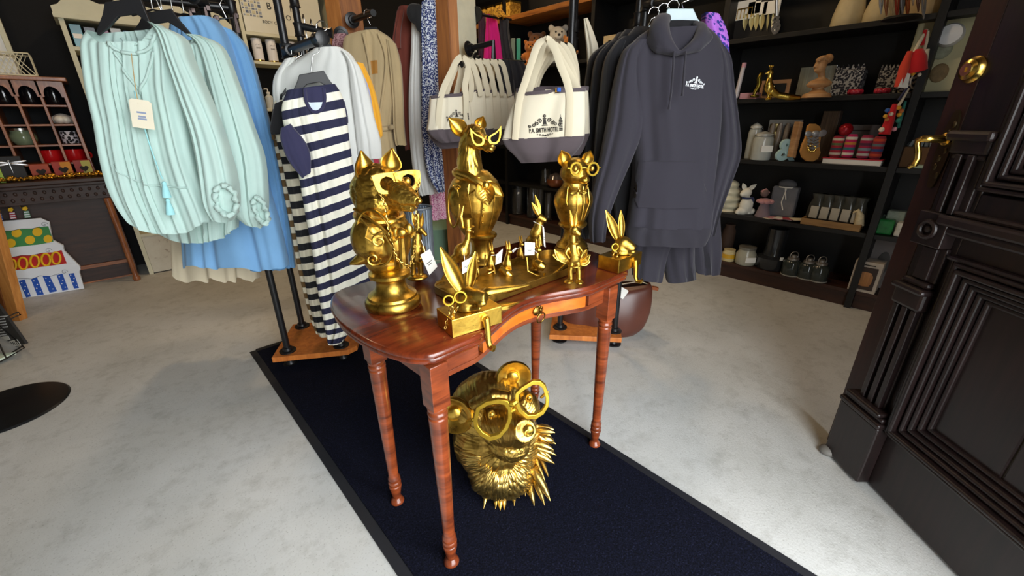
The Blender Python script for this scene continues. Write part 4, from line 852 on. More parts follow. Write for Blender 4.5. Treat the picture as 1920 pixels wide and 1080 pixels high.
drape('sleeve', [(638, 190, 646, 190, .02), (640, 215, 652, 218, .025), (644, 232, 653, 230, .015)], pd, NAVYC, t, .02, .003, (2, 3), 1, None, 12, 40)
n1 = pd[1]; pf = (pd[0]+n1*.07, n1)
nk = [(571, 166), (574, 190), (583, 206), (594, 210), (604, 203), (609, 185), (607, 164)]
seam(t, nk, pf, kp[0], .007, NAVYC, 'neckband')
def patch(par, pxs, pl, bvh, n, mat, name, off=.003):
    """flat piece laid on a draped surface (fan triangulated and subdivided)"""
    bm = bmesh.new(); vs = [bm.verts.new(P(x, y, pl=pl)) for x, y in pxs]; bm.faces.new(vs); bmesh.ops.triangulate(bm, faces=bm.faces); bmesh.ops.subdivide_edges(bm, edges=bm.edges, cuts=5, use_grid_fill=True)
    me = bpy.data.meshes.new(name); bm.to_mesh(me); bm.free(); snap(me, bvh, n, off); return link_mesh(name, me, mat, par, 60, 0, True)
patch(t, [(571, 164), (574, 190), (583, 192), (594, 193), (604, 191), (609, 185), (607, 162)], pf, kp[0], n1, NAVYC, 'neck_lining', .0025)
patch(t, [(576, 192), (585, 206), (594, 210), (603, 203), (606, 191)], pf, kp[0], n1, cloth('pale_lining', 'cfdce8'), 'inner_label', .003)
hanger('black plastic hanger in the neck of the navy striped dress', (583, 134), (pd[0]-pd[1]*.0, pd[1]), (545, 178), (632, 168), ((561, 140), (607, 132)), hook_to=P(588, 92, pl=pd))
hanger('empty-topped black hanger of the black striped dress behind the navy one', (560, 140), vplane(P(560, 140, d=1.95), 24), (528, 176), (595, 160), ((548, 142), (575, 136)), hook_to=P(556, 98, d=1.95))
pd2 = vplane(P(560, 300, d=1.97), 24)
t = thing('striped_dress', 'black and cream striped dress peeking out behind the navy striped dress', 'dress', P(560, 180, pl=pd2))
drape('body', [(520, 178, 590, 166), (512, 200, 610, 190), (516, 250, 630, 235), (530, 310, 640, 300), (548, 400, 650, 385), (566, 500, 660, 480), (585, 590, 660, 575), (598, 628, 640, 620)], pd2, BKST, t, .045, .016, (2, 5), 8, None, 50, 90)
drape('sleeve', [(515, 195, 540, 185, .03), (507, 235, 545, 225, .03), (508, 252, 540, 250, .02)], (pd2[0]+pd2[1]*.04, pd2[1]), cloth('black_knit', '18171b'), t, .03, .006, (2, 3), 1, None, 20, 40)
pd3 = vplane(P(545, 300, d=2.08), 24)
t = thing('striped_dress', 'brown and cream striped dress, backmost of the striped dresses', 'dress', P(545, 180, pl=pd3))
drape('body', [(515, 180, 580, 168), (510, 230, 600, 210), (514, 270, 610, 250), (526, 330, 620, 320), (543, 420, 625, 410), (560, 510, 630, 500), (580, 590, 630, 585), (592, 622, 615, 618)], pd3, BRST, t, .045, .014, (2, 5), 12, None, 50, 90)
drape('sleeve', [(512, 195, 535, 185, .03), (508, 240, 535, 232, .03), (510, 262, 535, 258, .02)], (pd3[0]+pd3[1]*.03, pd3[1]), cloth('brown_knit', '6a5030'), t, .03, .006, (2, 3), 1, None, 20, 40)
# jumper and shirts on the back arm
WHK = cloth('pale_grey_knit', 'd3d4d0', .04, .5, 260)
pj = vplane(P(640, 180, d=2.02), 14)
t = thing('knit_jumper', 'pale grey fine knit jumper hanging behind the striped dress', 'jumper', P(630, 95, pl=pj))
drape('body', [(592, 92, 640, 90), (560, 112, 660, 104), (525, 140, 672, 130), (520, 190, 676, 180), (530, 260, 690, 240), (560, 320, 700, 300), (580, 360, 706, 345)], pj, WHK, t, .05, .01, (2, 4), 6, None, 40, 110)
drape('sleeve', [(640, 96, 655, 104, .035), (652, 120, 676, 128, .04), (658, 170, 692, 176, .04), (664, 220, 703, 224), (668, 262, 714, 264, .04), (672, 300, 716, 296, .03)], (pj[0]+pj[1]*.03, pj[1]), WHK, t, .04, .006, (2, 3), 2, None, 30, 60)
drape('sleeve', [(535, 112, 560, 108, .03), (514, 150, 545, 140, .035), (515, 200, 545, 195, .035), (525, 250, 550, 245, .03)], (pj[0]-pj[1]*.0, pj[1]), WHK, t, .035, .008, (2, 4), 5, None, 26, 60)
hanger('black plastic hanger inside the pale grey jumper', (604, 86), pj, (580, 108), (650, 100), ((588, 88), (618, 82)), hook_to=P(603, 50, pl=pj))
for i, (lb, nm, rows, d, m) in enumerate((('lavender cotton shirt hanging behind the pale jumper', 'shirt', [(650, 118, 668, 116), (655, 150, 690, 160), (664, 200, 700, 210), (672, 250, 708, 256), (680, 274, 710, 270)], 2.12, cloth('lavender_cotton', 'a9addd')),
        ('golden yellow blouse hanging behind the lavender shirt', 'blouse', [(660, 116, 682, 120), (666, 150, 700, 160), (676, 200, 712, 206), (684, 245, 718, 250), (690, 262, 716, 258)], 2.2, cloth('golden_cotton', 'e3a52b')),
        ('red cotton top with just its hem showing under the lavender shirt', 'shirt', [(650, 122, 680, 122), (660, 200, 700, 200), (670, 290, 708, 286), (675, 312, 712, 305)], 2.27, cloth('red_cotton', 'b0324a')))):
    garment(('cotton_shirt', 'cotton_blouse', 'cotton_tee')[i], lb, nm, rows, vplane(P(rows[1][2], rows[1][3], d=d), 14), m, t=.035, fold=.012, fr=(2, 4), seed=20+i, nr=30, nc=60)
for i, x in enumerate((566, 580, 592, 604, 612)):
    y = 30+(x-566)*.62; q = P(x+6, y+20, pl=(BR, Vector((u1.y, -u1.x, 0)))); t = thing('wire_hanger', 'chrome hanger hook, %s from the rack post on the back arm' % ('first', 'second', 'third', 'fourth', 'fifth')[i], 'hanger', q, 0, 'wire hanger hooks on the back arm')
    MB().tube([q+Vector((0, 0, -.05)), q+Vector((0, 0, .0)), q+v1*.012+Vector((0, 0, .03)), q-v1*.0+Vector((0, 0, .05)), q-v1*.02+Vector((0, 0, .03))], .0026, 7).obj('wire_hook', CHROME, t, 60, 0, True)
# ------------------------------------------------------------------ second rack with hoodies
FL2, FR2 = P(1050, 614, z=Z9), P(1152, 621, z=Z9); u2 = (FR2-FL2).normalized(); v2 = Vector((-u2.y, u2.x, 0)); v2 = v2 if v2.y > 0 else -v2
BL2, BR2 = FL2+v2*.3, FR2+v2*.3
rk2 = thing('pipe_clothes_rack', 'black iron pipe clothes rack on orange plank base, holding the hoodies', 'rack', ((FL2+BR2)/2).to_2d().to_3d())
a, b = P(1030, 628, z=Z9), P(1166, 634, z=Z9); rack_base(rk2, [a, b, b+v2*.4, a+v2*.4], Z9, (FL2, FR2, BL2, BR2))
for p, fit in ((FL2, (1.53,)), (FR2, (1.72,)), (BL2, (1.62, 1.7)), (BR2, (1.72,))): pipe([up(p, Z9+.01), up(p, HT)], .0165, rk2, 'upright', [(up(p, z), (0, 0, 1)) for z in fit])
zT = P(1078, 92, pl=(FL2, -HD)).z; tEnd = P(1022, 88, d=FL2.dot(HD)-.26)
pipe([up(FL2, zT), tEnd], .0165, rk2, 'arm', [(tEnd-(tEnd-up(FL2, zT)).normalized()*.015, tEnd-up(FL2, zT)), (up(FL2, zT)+(tEnd-up(FL2, zT)).normalized()*.05, tEnd-up(FL2, zT))])
hEnd = P(1296, -6, d=FR2.dot(HD)-.26); pipe([up(FR2, 1.72), hEnd], .0165, rk2, 'arm', [(up(FR2, 1.72)+(hEnd-up(FR2, 1.72)).normalized()*.04, hEnd-up(FR2, 1.72))])
pipe([up(FL2, 1.95), up(FR2, 1.95)], .0165, rk2, 'crossbar'); pipe([up(BL2, 1.95), up(BR2, 1.95)], .0165, rk2, 'crossbar')
HOOD = cloth('charcoal_fleece', '28252f', .06, .35, 900); HOODB = cloth('black_fleece', '121116', .06, .35, 900); HOODI = cloth('charcoal_rib', '232029')
ph = vplane(P(1270, 250, d=1.72), -4)
t = thing('hoodie', 'charcoal pullover hoodie with white hotel crest, frontmost on the right rack', 'hoodie', P(1262, 60, pl=ph)); kp = []
drape('body', [(1212, 58, 1322, 52, .05), (1186, 80, 1346, 76, .06), (1172, 120, 1352, 116), (1176, 180, 1350, 176), (1182, 240, 1346, 236), (1188, 300, 1340, 298), (1184, 360, 1334, 360), (1176, 420, 1330, 424)], ph, HOOD, t, .085, .013, (2, 3, 5), 3, None, 50, 130, .6, keep=kp, hem=.3)
drape('waistband', [(1176, 418, 1330, 422, .085), (1174, 432, 1326, 438, .083), (1178, 452, 1318, 456, .078)], ph, HOODI, t, .08, .012, (2, 3, 5), 3, None, 10, 130, .2, top=.9)
drape('sleeve', [(1188, 78, 1212, 76, .04), (1166, 100, 1200, 110, .055), (1150, 160, 1202, 170, .06), (1138, 230, 1204, 236, .065), (1124, 300, 1186, 290, .06), (1110, 360, 1160, 352, .055), (1104, 410, 1140, 408, .05), (1106, 450, 1134, 450, .04)], (ph[0]+ph[1]*.02, ph[1]), HOOD, t, .06, .014, (2, 3, 4), 7, None, 44, 80, .5)
drape('sleeve', [(1322, 74, 1346, 80, .04), (1330, 108, 1364, 110, .055), (1336, 170, 1370, 166, .06), (1340, 230, 1378, 232, .065), (1336, 280, 1382, 288, .065), (1326, 330, 1366, 340, .06), (1318, 390, 1346, 398, .05), (1314, 436, 1336, 440, .04)], (ph[0]+ph[1]*.0, ph[1]), HOOD, t, .06, .014, (2, 3, 4), 9, None, 44, 80, .5)
n1 = ph[1]; pf = (ph[0]+n1*.1, n1); q = lambda x, y, o=.1: P(x, y, pl=(ph[0]+n1*o, n1))
hm = MB()
# hood: two thick rolled folds meeting below the neck, and the hood's back
for L_ in (((1254, 34, .0, .014), (1240, 42, .03, .03), (1236, 62, .06, .036), (1246, 82, .085, .03), (1262, 95, .1, .018), (1273, 101, .1, .01)), ((1300, 44, .0, .01), (1313, 52, .03, .02), (1315, 66, .06, .024), (1306, 80, .085, .02), (1290, 92, .1, .014), (1275, 101, .1, .009))):
    S = catmull([(*q(x, y, o), r) for x, y, o, r in L_], 24); hm.tube([s[:3] for s in S], [s[3] for s in S], 14)
for x0, y0, x1, y1, r in ((1216, 74, 1258, 98, .018), (1330, 68, 1284, 97, .018)): hm.tube([q(x0, y0, .04), q((x0+x1)/2, (y0+y1)/2+4, .085), q(x1, y1, .09)], [r, r*1.2, r*.6], 12)
hm.blob('hood', HOOD, t, .007, 6, True)
drape('hood_back', [(1246, 40, 1308, 40, .02), (1240, 60, 1314, 58, .03), (1252, 84, 1304, 82, .03)], (ph[0]-n1*.03, n1), HOODB, t, .03, .004, (2,), 1, None, 12, 40)
patch(t, [(1202, 305), (1218, 304), (1312, 304), (1330, 372), (1326, 392), (1200, 392), (1192, 372)], pf, kp[0], n1, HOOD, 'front_pocket', .007)
seam(t, [(1212, 305), (1206, 330), (1194, 362)], pf, kp[0], .004, HOODI, 'pocket_seam'); seam(t, [(1308, 305), (1316, 332), (1328, 362)], pf, kp[0], .004, HOODI, 'pocket_seam'); seam(t, [(1212, 305), (1260, 304), (1308, 305)], pf, kp[0], .003, HOODI, 'pocket_seam')
for pts in (((1264, 96), (1262, 130), (1259, 170), (1254, 205)), ((1286, 96), (1283, 130), (1281, 158), (1279, 180))):
    Q = [q(x, y, .125) for x, y in pts]; MB().tube(Q, .0035, 7).tube([Q[-2].lerp(Q[-1], .8), Q[-1]], .0045, 7).obj('drawstring', HOODI, t, 60, 0, True)
def crest(par, c, w, mat, n, bvh, words='P.A. SMITH HOTEL', side=False, rot=0):
    """hotel crest: small tower between falling scrolls over the hotel's name"""
    x = Vector((0, 0, 1)).cross(n).normalized(); X = oriented(c, x, n) @ Matrix.Rotation(rot, 4, 'Z'); mb = MB()
    def qd(*p): mb.add([X @ Vector((a*w, b*w, 0)) for a, b in p], [tuple(range(len(p)))])
    def ringq(cx, cy, R, r, m=8):
        for i in range(m): a, b = 2*pi*i/m, 2*pi*(i+1)/m; qd((cx+R*cos(a), cy+R*sin(a)), (cx+R*cos(b), cy+R*sin(b)), (cx+r*cos(b), cy+r*sin(b)), (cx+r*cos(a), cy+r*sin(a)))
    qd((-.05, .1), (.05, .1), (.035, .24), (-.035, .24)); qd((-.05, .245), (.05, .245), (.05, .27), (-.05, .27)); qd((-.09, .06), (.09, .06), (.07, .09), (-.07, .09)); ringq(0, .325, .045, .016)
    for s in (-1, 1):
        for cx, cy, R, tr, st in ((.13, .2, .065, 1.3, 0), (.22, .14, .06, -1.3, 1), (.32, .1, .055, 1.2, 2), (.43, .07, .045, -1.2, 1)):
            pts = [(s*(cx+R*(1-.75*i/11)*cos(st+tr*2*pi*i/11)), cy+R*(1-.75*i/11)*sin(st+tr*2*pi*i/11)) for i in range(12)]
            for i in range(11):
                (a, b), (c_, d) = pts[i], pts[i+1]; L = math.hypot(c_-a, d-b) or 1; h = .011; nx, ny = -(d-b)/L*h, (c_-a)/L*h; qd((a+nx, b+ny), (c_+nx, d+ny), (c_-nx, d-ny), (a-nx, b-ny))
        for cx, cy, R in ((.07, -.2, .035), (.15, -.18, .028), (.22, -.165, .02)): ringq(s*cx, cy, R, R*.5, 6)
        qd((s*.0, -.235), (s*.05, -.2), (s*.0, -.185))
    if side:
        for k in range(9): y = -.1+.043*k; hw_ = .05 if k < 7 else .035 if k < 8 else .015; qd((.47-hw_, y), (.47+hw_, y), (.47+hw_, y+.03), (.47-hw_, y+.03))
        qd((.462, .29), (.478, .29), (.47, .36))
    me = mb.mesh('crest')
    if bvh: snap(me, bvh, n, .003)
    link_mesh('crest_print', me, mat, par, 0, 0, True)
    text('crest_lettering', words, mat, par, X @ Vector((-.03*w if side else 0, -.06*w, 0)), X.to_3x3() @ Vector((1, 0, 0)), n, w*.17, fit=w*(.86 if side else .92), bold=.0006, bvh=bvh, off=.003)
crest(t, P(1306, 158, pl=pf), .07, M('white_print', 'e9edf2', .8, 0, 0), n1, kp[0], rot=-.12)
hanger('clear grey plastic hanger of the frontmost charcoal hoodie', (1282, 14), (ph[0]-n1*.02, n1), (1235, 62), (1325, 58), ((1252, 16), (1300, 16)), mat=M('grey_plastic', '9fb4ba', .3, 0, .05), hook_to=P(1284, -8, pl=ph))
for i, (dx, d, lb) in enumerate(((-34, 1.84, 'black hoodie hanging second behind the charcoal hoodie'), (-52, 1.95, 'black hoodie hanging third behind the charcoal hoodie'), (-64, 2.06, 'black hoodie hanging fourth, its shoulder nearest the canvas totes'))):
    q_ = vplane(P(1230+dx, 200, d=d), -4); y0 = 78+i*5
    h = thing('hoodie', lb, 'hoodie', P(1230+dx, y0, pl=q_), 0, 'black hoodies behind the front hoodie')
    drape('body', [(1200+dx, y0-8, 1290+dx, y0-6, .05), (1180+dx, y0+14, 1330+dx, y0+14, .06), (1176+dx, 150, 1340+dx, 150), (1178+dx, 250, 1330+dx, 250), (1182+dx, 350, 1325+dx, 350), (1190+dx, 420, 1320+dx, 420)], q_, HOODB, h, .07, .012, (2, 4), 30+i, None, 30, 70)
    drape('sleeve', [(1190+dx, y0, 1206+dx, y0, .04), (1168+dx, 112, 1196+dx, 112, .05), (1158+dx, 180, 1194+dx, 180, .055), (1150+dx, 260, 1188+dx, 260, .055), (1145+dx, 340, 1175+dx, 345, .05), (1142+dx, 420, 1166+dx, 420, .04), (1146+dx, 445, 1160+dx, 445, .03)], (q_[0]+q_[1]*.02, q_[1]), HOODB, h, .05, .012, (2, 3), 40+i, None, 36, 50)
    drape('hood', [(1222+dx, y0-26, 1250+dx, y0-26, .03), (1210+dx, y0-10, 1262+dx, y0-10, .05), (1205+dx, y0+6, 1270+dx, y0+6, .06)], q_, HOODB, h, .04, .006, (2, 3), 50+i, None, 12, 40)
    hanger('grey plastic hanger of the %s black hoodie behind the charcoal one' % ('first', 'second', 'third')[i], (1256-i*20, 40+i*4), q_, (1220-i*24, 68), (1280-i*20, 64), ((1240-i*22, 42+i*5), (1268-i*20, 40+i*5)), 'grey hangers of the black hoodies', M('grey_plastic', '9fb4ba', .3, 0, .05), P(1262-i*18, 12+i*6, pl=q_))
# fleece trousers under the hoodie, patterned jacket
for i, (rows, d, lb, m) in enumerate((([(1196, 330, 1258, 330), (1190, 430, 1262, 430), (1188, 480, 1248, 482), (1186, 518, 1240, 524)], 1.84, 'charcoal fleece shorts below the front hoodie, left pair', HOOD), ([(1244, 330, 1300, 330), (1240, 440, 1300, 440), (1244, 490, 1300, 488), (1250, 526, 1303, 518)], 1.86, 'charcoal fleece shorts below the front hoodie, middle pair', HOOD), ([(1284, 320, 1342, 320), (1287, 440, 1348, 430), (1292, 480, 1350, 470), (1300, 508, 1346, 510)], 1.9, 'charcoal fleece shorts below the front hoodie, right pair', HOOD))):
    garment('fleece_shorts', lb, 'shorts', rows, vplane(P(rows[1][0], rows[1][1], d=d), -4), m, t=.055, fold=.018, fr=(2, 3), seed=60+i, nr=24, nc=60, group='fleece shorts under the hoodie')
PATT = print_mat('ikat_print', '2a2f86', 'b06ad0', 70, .5); 
garment('patterned_jacket', 'purple and blue patterned jacket shoulder behind the front hoodie', 'jacket', [(1318, 26, 1345, 30), (1318, 45, 1358, 55), (1324, 80, 1364, 92), (1330, 160, 1362, 170), (1310, 260, 1350, 260), (1300, 380, 1340, 380)], vplane(P(1340, 60, d=1.86), -4), PATT, t=.04, fold=.008, fr=(2, 3), seed=70, nr=24, nc=50)
# ------------------------------------------------------------------ posts
OLDW = wood('old_post', '6b3c1a', 'a9692f', .6, (16, 16, 1.2), 2.5, 0, .3)
PLAST = M('peeled_plaster', 'cfcab2', .85, 0, .08, 10, .5, 25, .01)
pc = P(842, 300, d=2.85); hw = lambda px, d: px*(d/cos(0))/_F
pm = thing('timber_post', 'old timber post with a plastered side behind the canvas totes', 'post', (pc.x, pc.y, 0)); pm['kind'] = 'structure'
a0 = P(815, 100, d=2.85); a1 = P(846, 100, d=2.83); a2 = P(862, 100, d=2.85); a3 = P(895, 100, d=3.0)
def vpost(name, p, q, back, mat, par, z1=CEIL):
    n_ = Vector((-(q-p).y, (q-p).x, 0)).normalized(); n_ = n_ if n_.dot(HD) > 0 else -n_
    MB().slab([(p.x, p.y, 0), (q.x, q.y, 0), (q.x, q.y, z1), (p.x, p.y, z1)], n_*back).obj(name, mat, par, 0, .004, True)
vpost('timber', a0, a1, .14, OLDW, pm); vpost('timber', a1, a2, .14, wood('post_light', '9a5a26', 'c98442', .6, (16, 16, 1.2), 2.5, 0, .3), pm); vpost('plaster_face', a2, a3, .14, PLAST, pm)
b0, b1_, b2_ = P(612, 30, d=2.95), P(640, 30, d=2.93), P(680, 30, d=3.0)
pm2 = thing('timber_post', 'old split timber post between the jumper and the beige robe', 'post', (b1_.x, b1_.y, 0)); pm2['kind'] = 'structure'
vpost('timber', b0, b1_, .14, wood('post_light', '9a5a26', 'c98442', .6, (16, 16, 1.2), 2.5, 0, .3), pm2); vpost('timber', b1_, b2_, .14, OLDW, pm2)
# ------------------------------------------------------------------ wall arms with robe, dresses and totes
def wall_arm(name, label, p0, pts, r=.0165):
    t = thing(name, label, 'rail', p0); d = (Vector(pts[1])-Vector(pts[0])).normalized(); mb = MB().lathe([(.002, 0), (.042, 0), (.042, .007), (.026, .01), (.024, .03), (.002, .031)], pts[0], 20, d); mb.obj('flange', IRON, t, 40, 0, True); pipe(pts, r, t, 'pipe'); return t
f0 = P(660, 38, d=2.90); f1 = P(700, 24, d=2.6); wall_arm('robe_rail', 'short metal rail on the left timber post carrying the beige robe', f0, [f0, f1])
f0 = P(878, 92, d=2.80); f1 = P(925, 80, d=2.72); f2 = Vector((f1.x, f1.y, P(928, 116, d=2.72).z)); f3 = P(863, 121, d=2.3)
wall_arm('tote_rail', 'black pipe rail with an elbow on the plastered post holding the left totes', f0, [f0, f1, f2, f3])
wall_arm('scarf_rail', 'thin black rail on the plastered post carrying the scarves', P(893, 27, d=2.99), [P(893, 27, d=2.99), P(958, 37, d=3.34)], .008)
wall_arm('skirt_rail', 'thin black rail on the plastered post carrying the black skirt', P(892, 112, d=2.98), [P(892, 112, d=2.98), P(986, 116, d=2.85)], .009)
wall_arm('shirt_hook', 'small black hook rail on the left timber post holding the checked shirt', P(640, 64, d=2.92), [P(640, 64, d=2.92), P(638, 66, d=2.72)], .008)
BEIGE = cloth('beige_knit', 'b7a27a', .06, .6, 300)
pr = vplane(P(700, 150, d=2.62), 4)
t = thing('beige_robe', 'beige belted knit robe with chest tag hanging on the left timber post', 'robe', P(690, 60, pl=pr)); kp = []
drape('body', [(672, 62, 712, 58), (648, 72, 738, 78), (645, 110, 742, 112), (650, 180, 742, 180), (664, 240, 736, 238), (668, 300, 744, 296), (672, 380, 750, 376), (676, 430, 752, 430)], pr, BEIGE, t, .06, .014, (3, 5, 7), 5, None, 44, 110, keep=kp)
drape('sleeve', [(724, 74, 742, 82, .03), (730, 120, 752, 122, .035), (736, 180, 756, 180, .035), (738, 240, 758, 238, .035), (742, 272, 762, 272, .03)], (pr[0]+pr[1]*.03, pr[1]), BEIGE, t, .035, .006, (2, 3), 3, None, 30, 50)
n1 = pr[1]; pf = (pr[0]+n1*.08, n1); seam(t, [(662, 238), (690, 240), (716, 242), (738, 238)], pf, kp[0], .014, BEIGE, 'belt')
patch(t, [(693, 113), (706, 112), (707, 137), (694, 138)], pf, kp[0], n1, M('leather_patch', 'a8742c', .7), 'chest_label', .004)
seam(t, [(680, 62), (690, 110), (696, 180), (698, 240)], pf, kp[0], .009, BEIGE, 'lapel'); seam(t, [(708, 62), (722, 110), (716, 180), (706, 240)], pf, kp[0], .009, BEIGE, 'lapel')
hanger('black hanger in the neck of the beige robe', (694, 46), pr, (678, 66), (718, 68), ((684, 50), (706, 50)), hook_to=P(690, 26, pl=pr))
garment('checked_shirt', 'dusty pink checked shirt at the left of the beige robe', 'shirt', [(628, 66, 650, 64), (624, 84, 660, 84), (626, 130, 660, 130), (630, 200, 665, 200)], vplane(P(640, 90, d=2.75), 4), print_mat('pink_check', '7a4a52', 'b98f92', 170), t=.04, fold=.01, fr=(2, 3), seed=80, nr=20, nc=50)
RUST = cloth('rust_cotton', '6b2f22')
t = garment('rust_dress', 'rust brown blouse hanging on the rail left of the white dress', 'blouse', [(748, 14, 776, 14), (742, 34, 790, 34), (738, 80, 790, 80), (742, 130, 786, 130), (752, 200, 784, 200), (760, 280, 786, 280)], vplane(P(765, 100, d=2.8), 10), RUST, t=.05, fold=.012, fr=(2, 4), seed=81)
drape('sleeve', [(744, 22, 758, 20, .03), (738, 60, 752, 60, .035), (734, 88, 752, 92, .03)], vplane(P(745, 60, d=2.74), 10), RUST, t, .03, .006, (2,), 1, None, 20, 40)
garment('white_dress', 'long white dress with black collar bow between rust and blue dresses', 'dress', [(776, 20, 792, 20), (772, 40, 796, 40), (770, 100, 796, 100), (766, 180, 800, 180), (768, 260, 806, 258), (776, 330, 812, 326), (786, 366, 815, 362)], vplane(P(782, 150, d=2.72), 10), cloth('white_cotton', 'dcdcd8'), t=.045, fold=.012, fr=(2, 4), seed=82)
tag(MB().ell(P(778, 26, d=2.63), (.05, .03, .05)).ell(P(786, 34, d=2.62), (.03, .025, .07)).blob('black_bow', cloth('black_satin', '141416'), None, .008, 3), 'black bow scarf knotted round the neck of the white dress', 'scarf')
BPRINT = print_mat('blue_ditsy_print', '27376f', 'd7dde6', 150, .62); BP2 = print_mat('dark_ditsy_print', '232840', 'c9ccd6', 150, .55)
garment('blue_print_dress', 'blue and white ditsy print dress left of the timber post', 'dress', [(790, 6, 816, -4), (788, 40, 818, 36), (790, 110, 820, 105), (790, 180, 823, 178), (791, 250, 826, 250), (800, 320, 832, 320), (818, 358, 834, 358)], vplane(P(805, 100, d=2.64), 10), BPRINT, t=.045, fold=.014, fr=(3, 5), seed=83)
garment('pink_print_skirt', 'dusty pink printed skirt under the blue print dress', 'skirt', [(792, 200, 820, 200), (790, 260, 822, 260), (794, 320, 826, 320), (796, 364, 832, 360)], vplane(P(805, 300, d=2.75), 10), print_mat('pink_dots', 'b5929a', 'd9c4c4', 170), t=.04, fold=.012, fr=(2, 4), seed=84)
garment('pink_floral_skirt', 'bright pink floral skirt, lowest of the hanging hems by the post', 'skirt', [(800, 260, 826, 260), (802, 330, 832, 330), (806, 380, 836, 380), (808, 412, 838, 408)], vplane(P(815, 380, d=2.86), 10), print_mat('pink_floral', 'c76b9a', 'ecc4d4', 150), t=.04, fold=.012, fr=(2, 4), seed=85)
# ---- canvas totes
CANV = cloth('natural_canvas', 'd8cfb9', .05, .5, 500); GREYC = cloth('grey_canvas', '544a4e', .06, .4, 500); STRP = cloth('canvas_strap', 'cfc4aa', .04, .5, 500)
def tote(label, pl, rows, band, trim, handles, hang, group='canvas totes on the rails', logo=None, seed=1, th=.04):
    """rows: canvas part; band: grey bottom; handles: list of pixel polylines with strap over the rail"""
    t = thing('canvas_tote', label, 'bag', P((rows[0][0]+rows[0][2])/2, rows[0][1], pl=pl), 0, group); kp = []; n = pl[1]
    drape('canvas_body', rows, pl, CANV, t, th, .008, (2, 3), seed, None, 26, 80, keep=kp, top=.4, hem=.1)
    drape('grey_base', band, pl, GREYC, t, th, .008, (2, 3), seed, None, 12, 80, top=1, hem=.1)
    drape('top_trim', trim, (pl[0], n), GREYC, t, th*1.06, .008, (2, 3), seed, None, 5, 80, top=.4, hem=.1)
    for off, pts in handles:
        Q = [Vector(a) for a in catmull([tuple(P(x, y, pl=(pl[0]+n*(off+o), n))) for x, y, o in pts], len(pts)*6)]
        MB().tube(Q, .014, 8, False, (1, .16, Vector((0, 0, 1)).cross(n))).obj('handle', STRP, t, 60, 0, True)
    if logo: crest(t, P(*logo[0], pl=(pl[0]+n*.06, n)), logo[1], INK, n, kp[0], side=True, rot=.06)
    return t, kp[0]
for i in range(4):   # stacked totes behind, right rail
    d = 2.02-.055*i; o = 6*(3-i); pt = vplane(P(1025, 200, d=d), -14)
    if i < 3:
        tote(('natural canvas tote, backmost of the stack behind the right crest tote', 'natural canvas tote, second from the back behind the right crest tote', 'natural canvas tote directly behind the right crest tote')[i], pt, [(962+o, 172-o*.3, 1104-o*.2, 166), (958+o, 210, 1106-o*.2, 205), (956+o, 262, 1108-o*.3, 250)], [(956+o, 260, 1108-o*.3, 250), (972+o, 285, 1096, 276), (980+o, 300, 1088, 290)], [(962+o, 168-o*.3, 1104, 162), (962+o, 176-o*.3, 1104, 170)],
            [(.0, [(984+o, 175, .035), (1000+o, 130, .03), (1022+o*2.2, 86-i, .01), (1060+o, 120, .02), (1082, 168, .035)])], None, 'stacked totes behind the front tote', None, i, .03)
pt = vplane(P(1020, 220, d=1.80), -14)
tt, bv = tote('natural canvas tote with black hotel crest, frontmost on the right rail', pt, [(974, 178, 1098, 168), (962, 200, 1098, 190), (950, 235, 1098, 225), (943, 262, 1096, 254)],
    [(943, 260, 1096, 254, .05), (950, 275, 1092, 268, .05), (965, 290, 1080, 285, .05), (978, 305, 1066, 300, .04)], [(975, 175, 1098, 165), (973, 182, 1098, 172)],
    [(.0, [(966, 262, .052), (970, 215, .054), (975, 184, .054), (986, 150, .05), (998, 112, .04), (1010, 82, .03), (1026, 74, .02), (1040, 90, .03), (1050, 120, .04), (1062, 150, .05), (1068, 178, .054), (1068, 215, .054), (1066, 256, .052)]),
     (-.05, [(990, 178, .0), (1005, 130, .0), (1020, 80, .0), (1032, 80, .0), (1056, 120, .0), (1084, 168, .0)])], None, 'front crest totes', ((1021, 240), .135), 5, .05)
tag(MB().box(P(1048, 168, pl=(pt[0]+pt[1]*.06, pt[1])), (.018, .004, .014)).box(P(1043, 169, pl=(pt[0]+pt[1]*.06, pt[1])), (.006, .004, .014), None, 1, 1).obj('swing_tag', [M('blue_tag', '2a5bb5', .7), M('yellow_tag', 'd79a28', .7)]), 'small blue and yellow label at the rim of the front tote', 'tag')
for i in range(5):
    d = 2.62-.07*i; x = (4-i)*17; pt2 = vplane(P(860+x, 200, d=d), 18)
    tote('natural canvas tote, %s in the row behind the left crest tote' % ('fifth and backmost', 'fourth from the front', 'third from the front', 'second from the front', 'frontmost')[i], pt2, [(842+x*.9, 186-i*2, 908+x*.8, 170+x*.1), (838+x*.9, 220, 912+x*.8, 210), (836+x*.9, 254, 912+x*.8, 240)], [(836+x*.9, 252, 912+x*.8, 240), (846+x*.9, 268, 905+x*.8, 258), (852+x*.9, 276, 900+x*.8, 268)], [(842+x*.9, 183-i*2, 908+x*.8, 167+x*.1), (842+x*.9, 189-i*2, 908+x*.8, 173+x*.1)],
        [(.02, [(852+x*.9, 190, .03), (862+x*.9, 150, .03), (868+x*.85, 118+x*.02, .02), (884+x*.85, 118+x*.02, .02), (896+x*.8, 150, .03), (902+x*.8, 180, .03)])], None, 'totes in the row on the left rail', None, 20+i, .03)
pt2 = vplane(P(850, 220, d=2.24), 18)
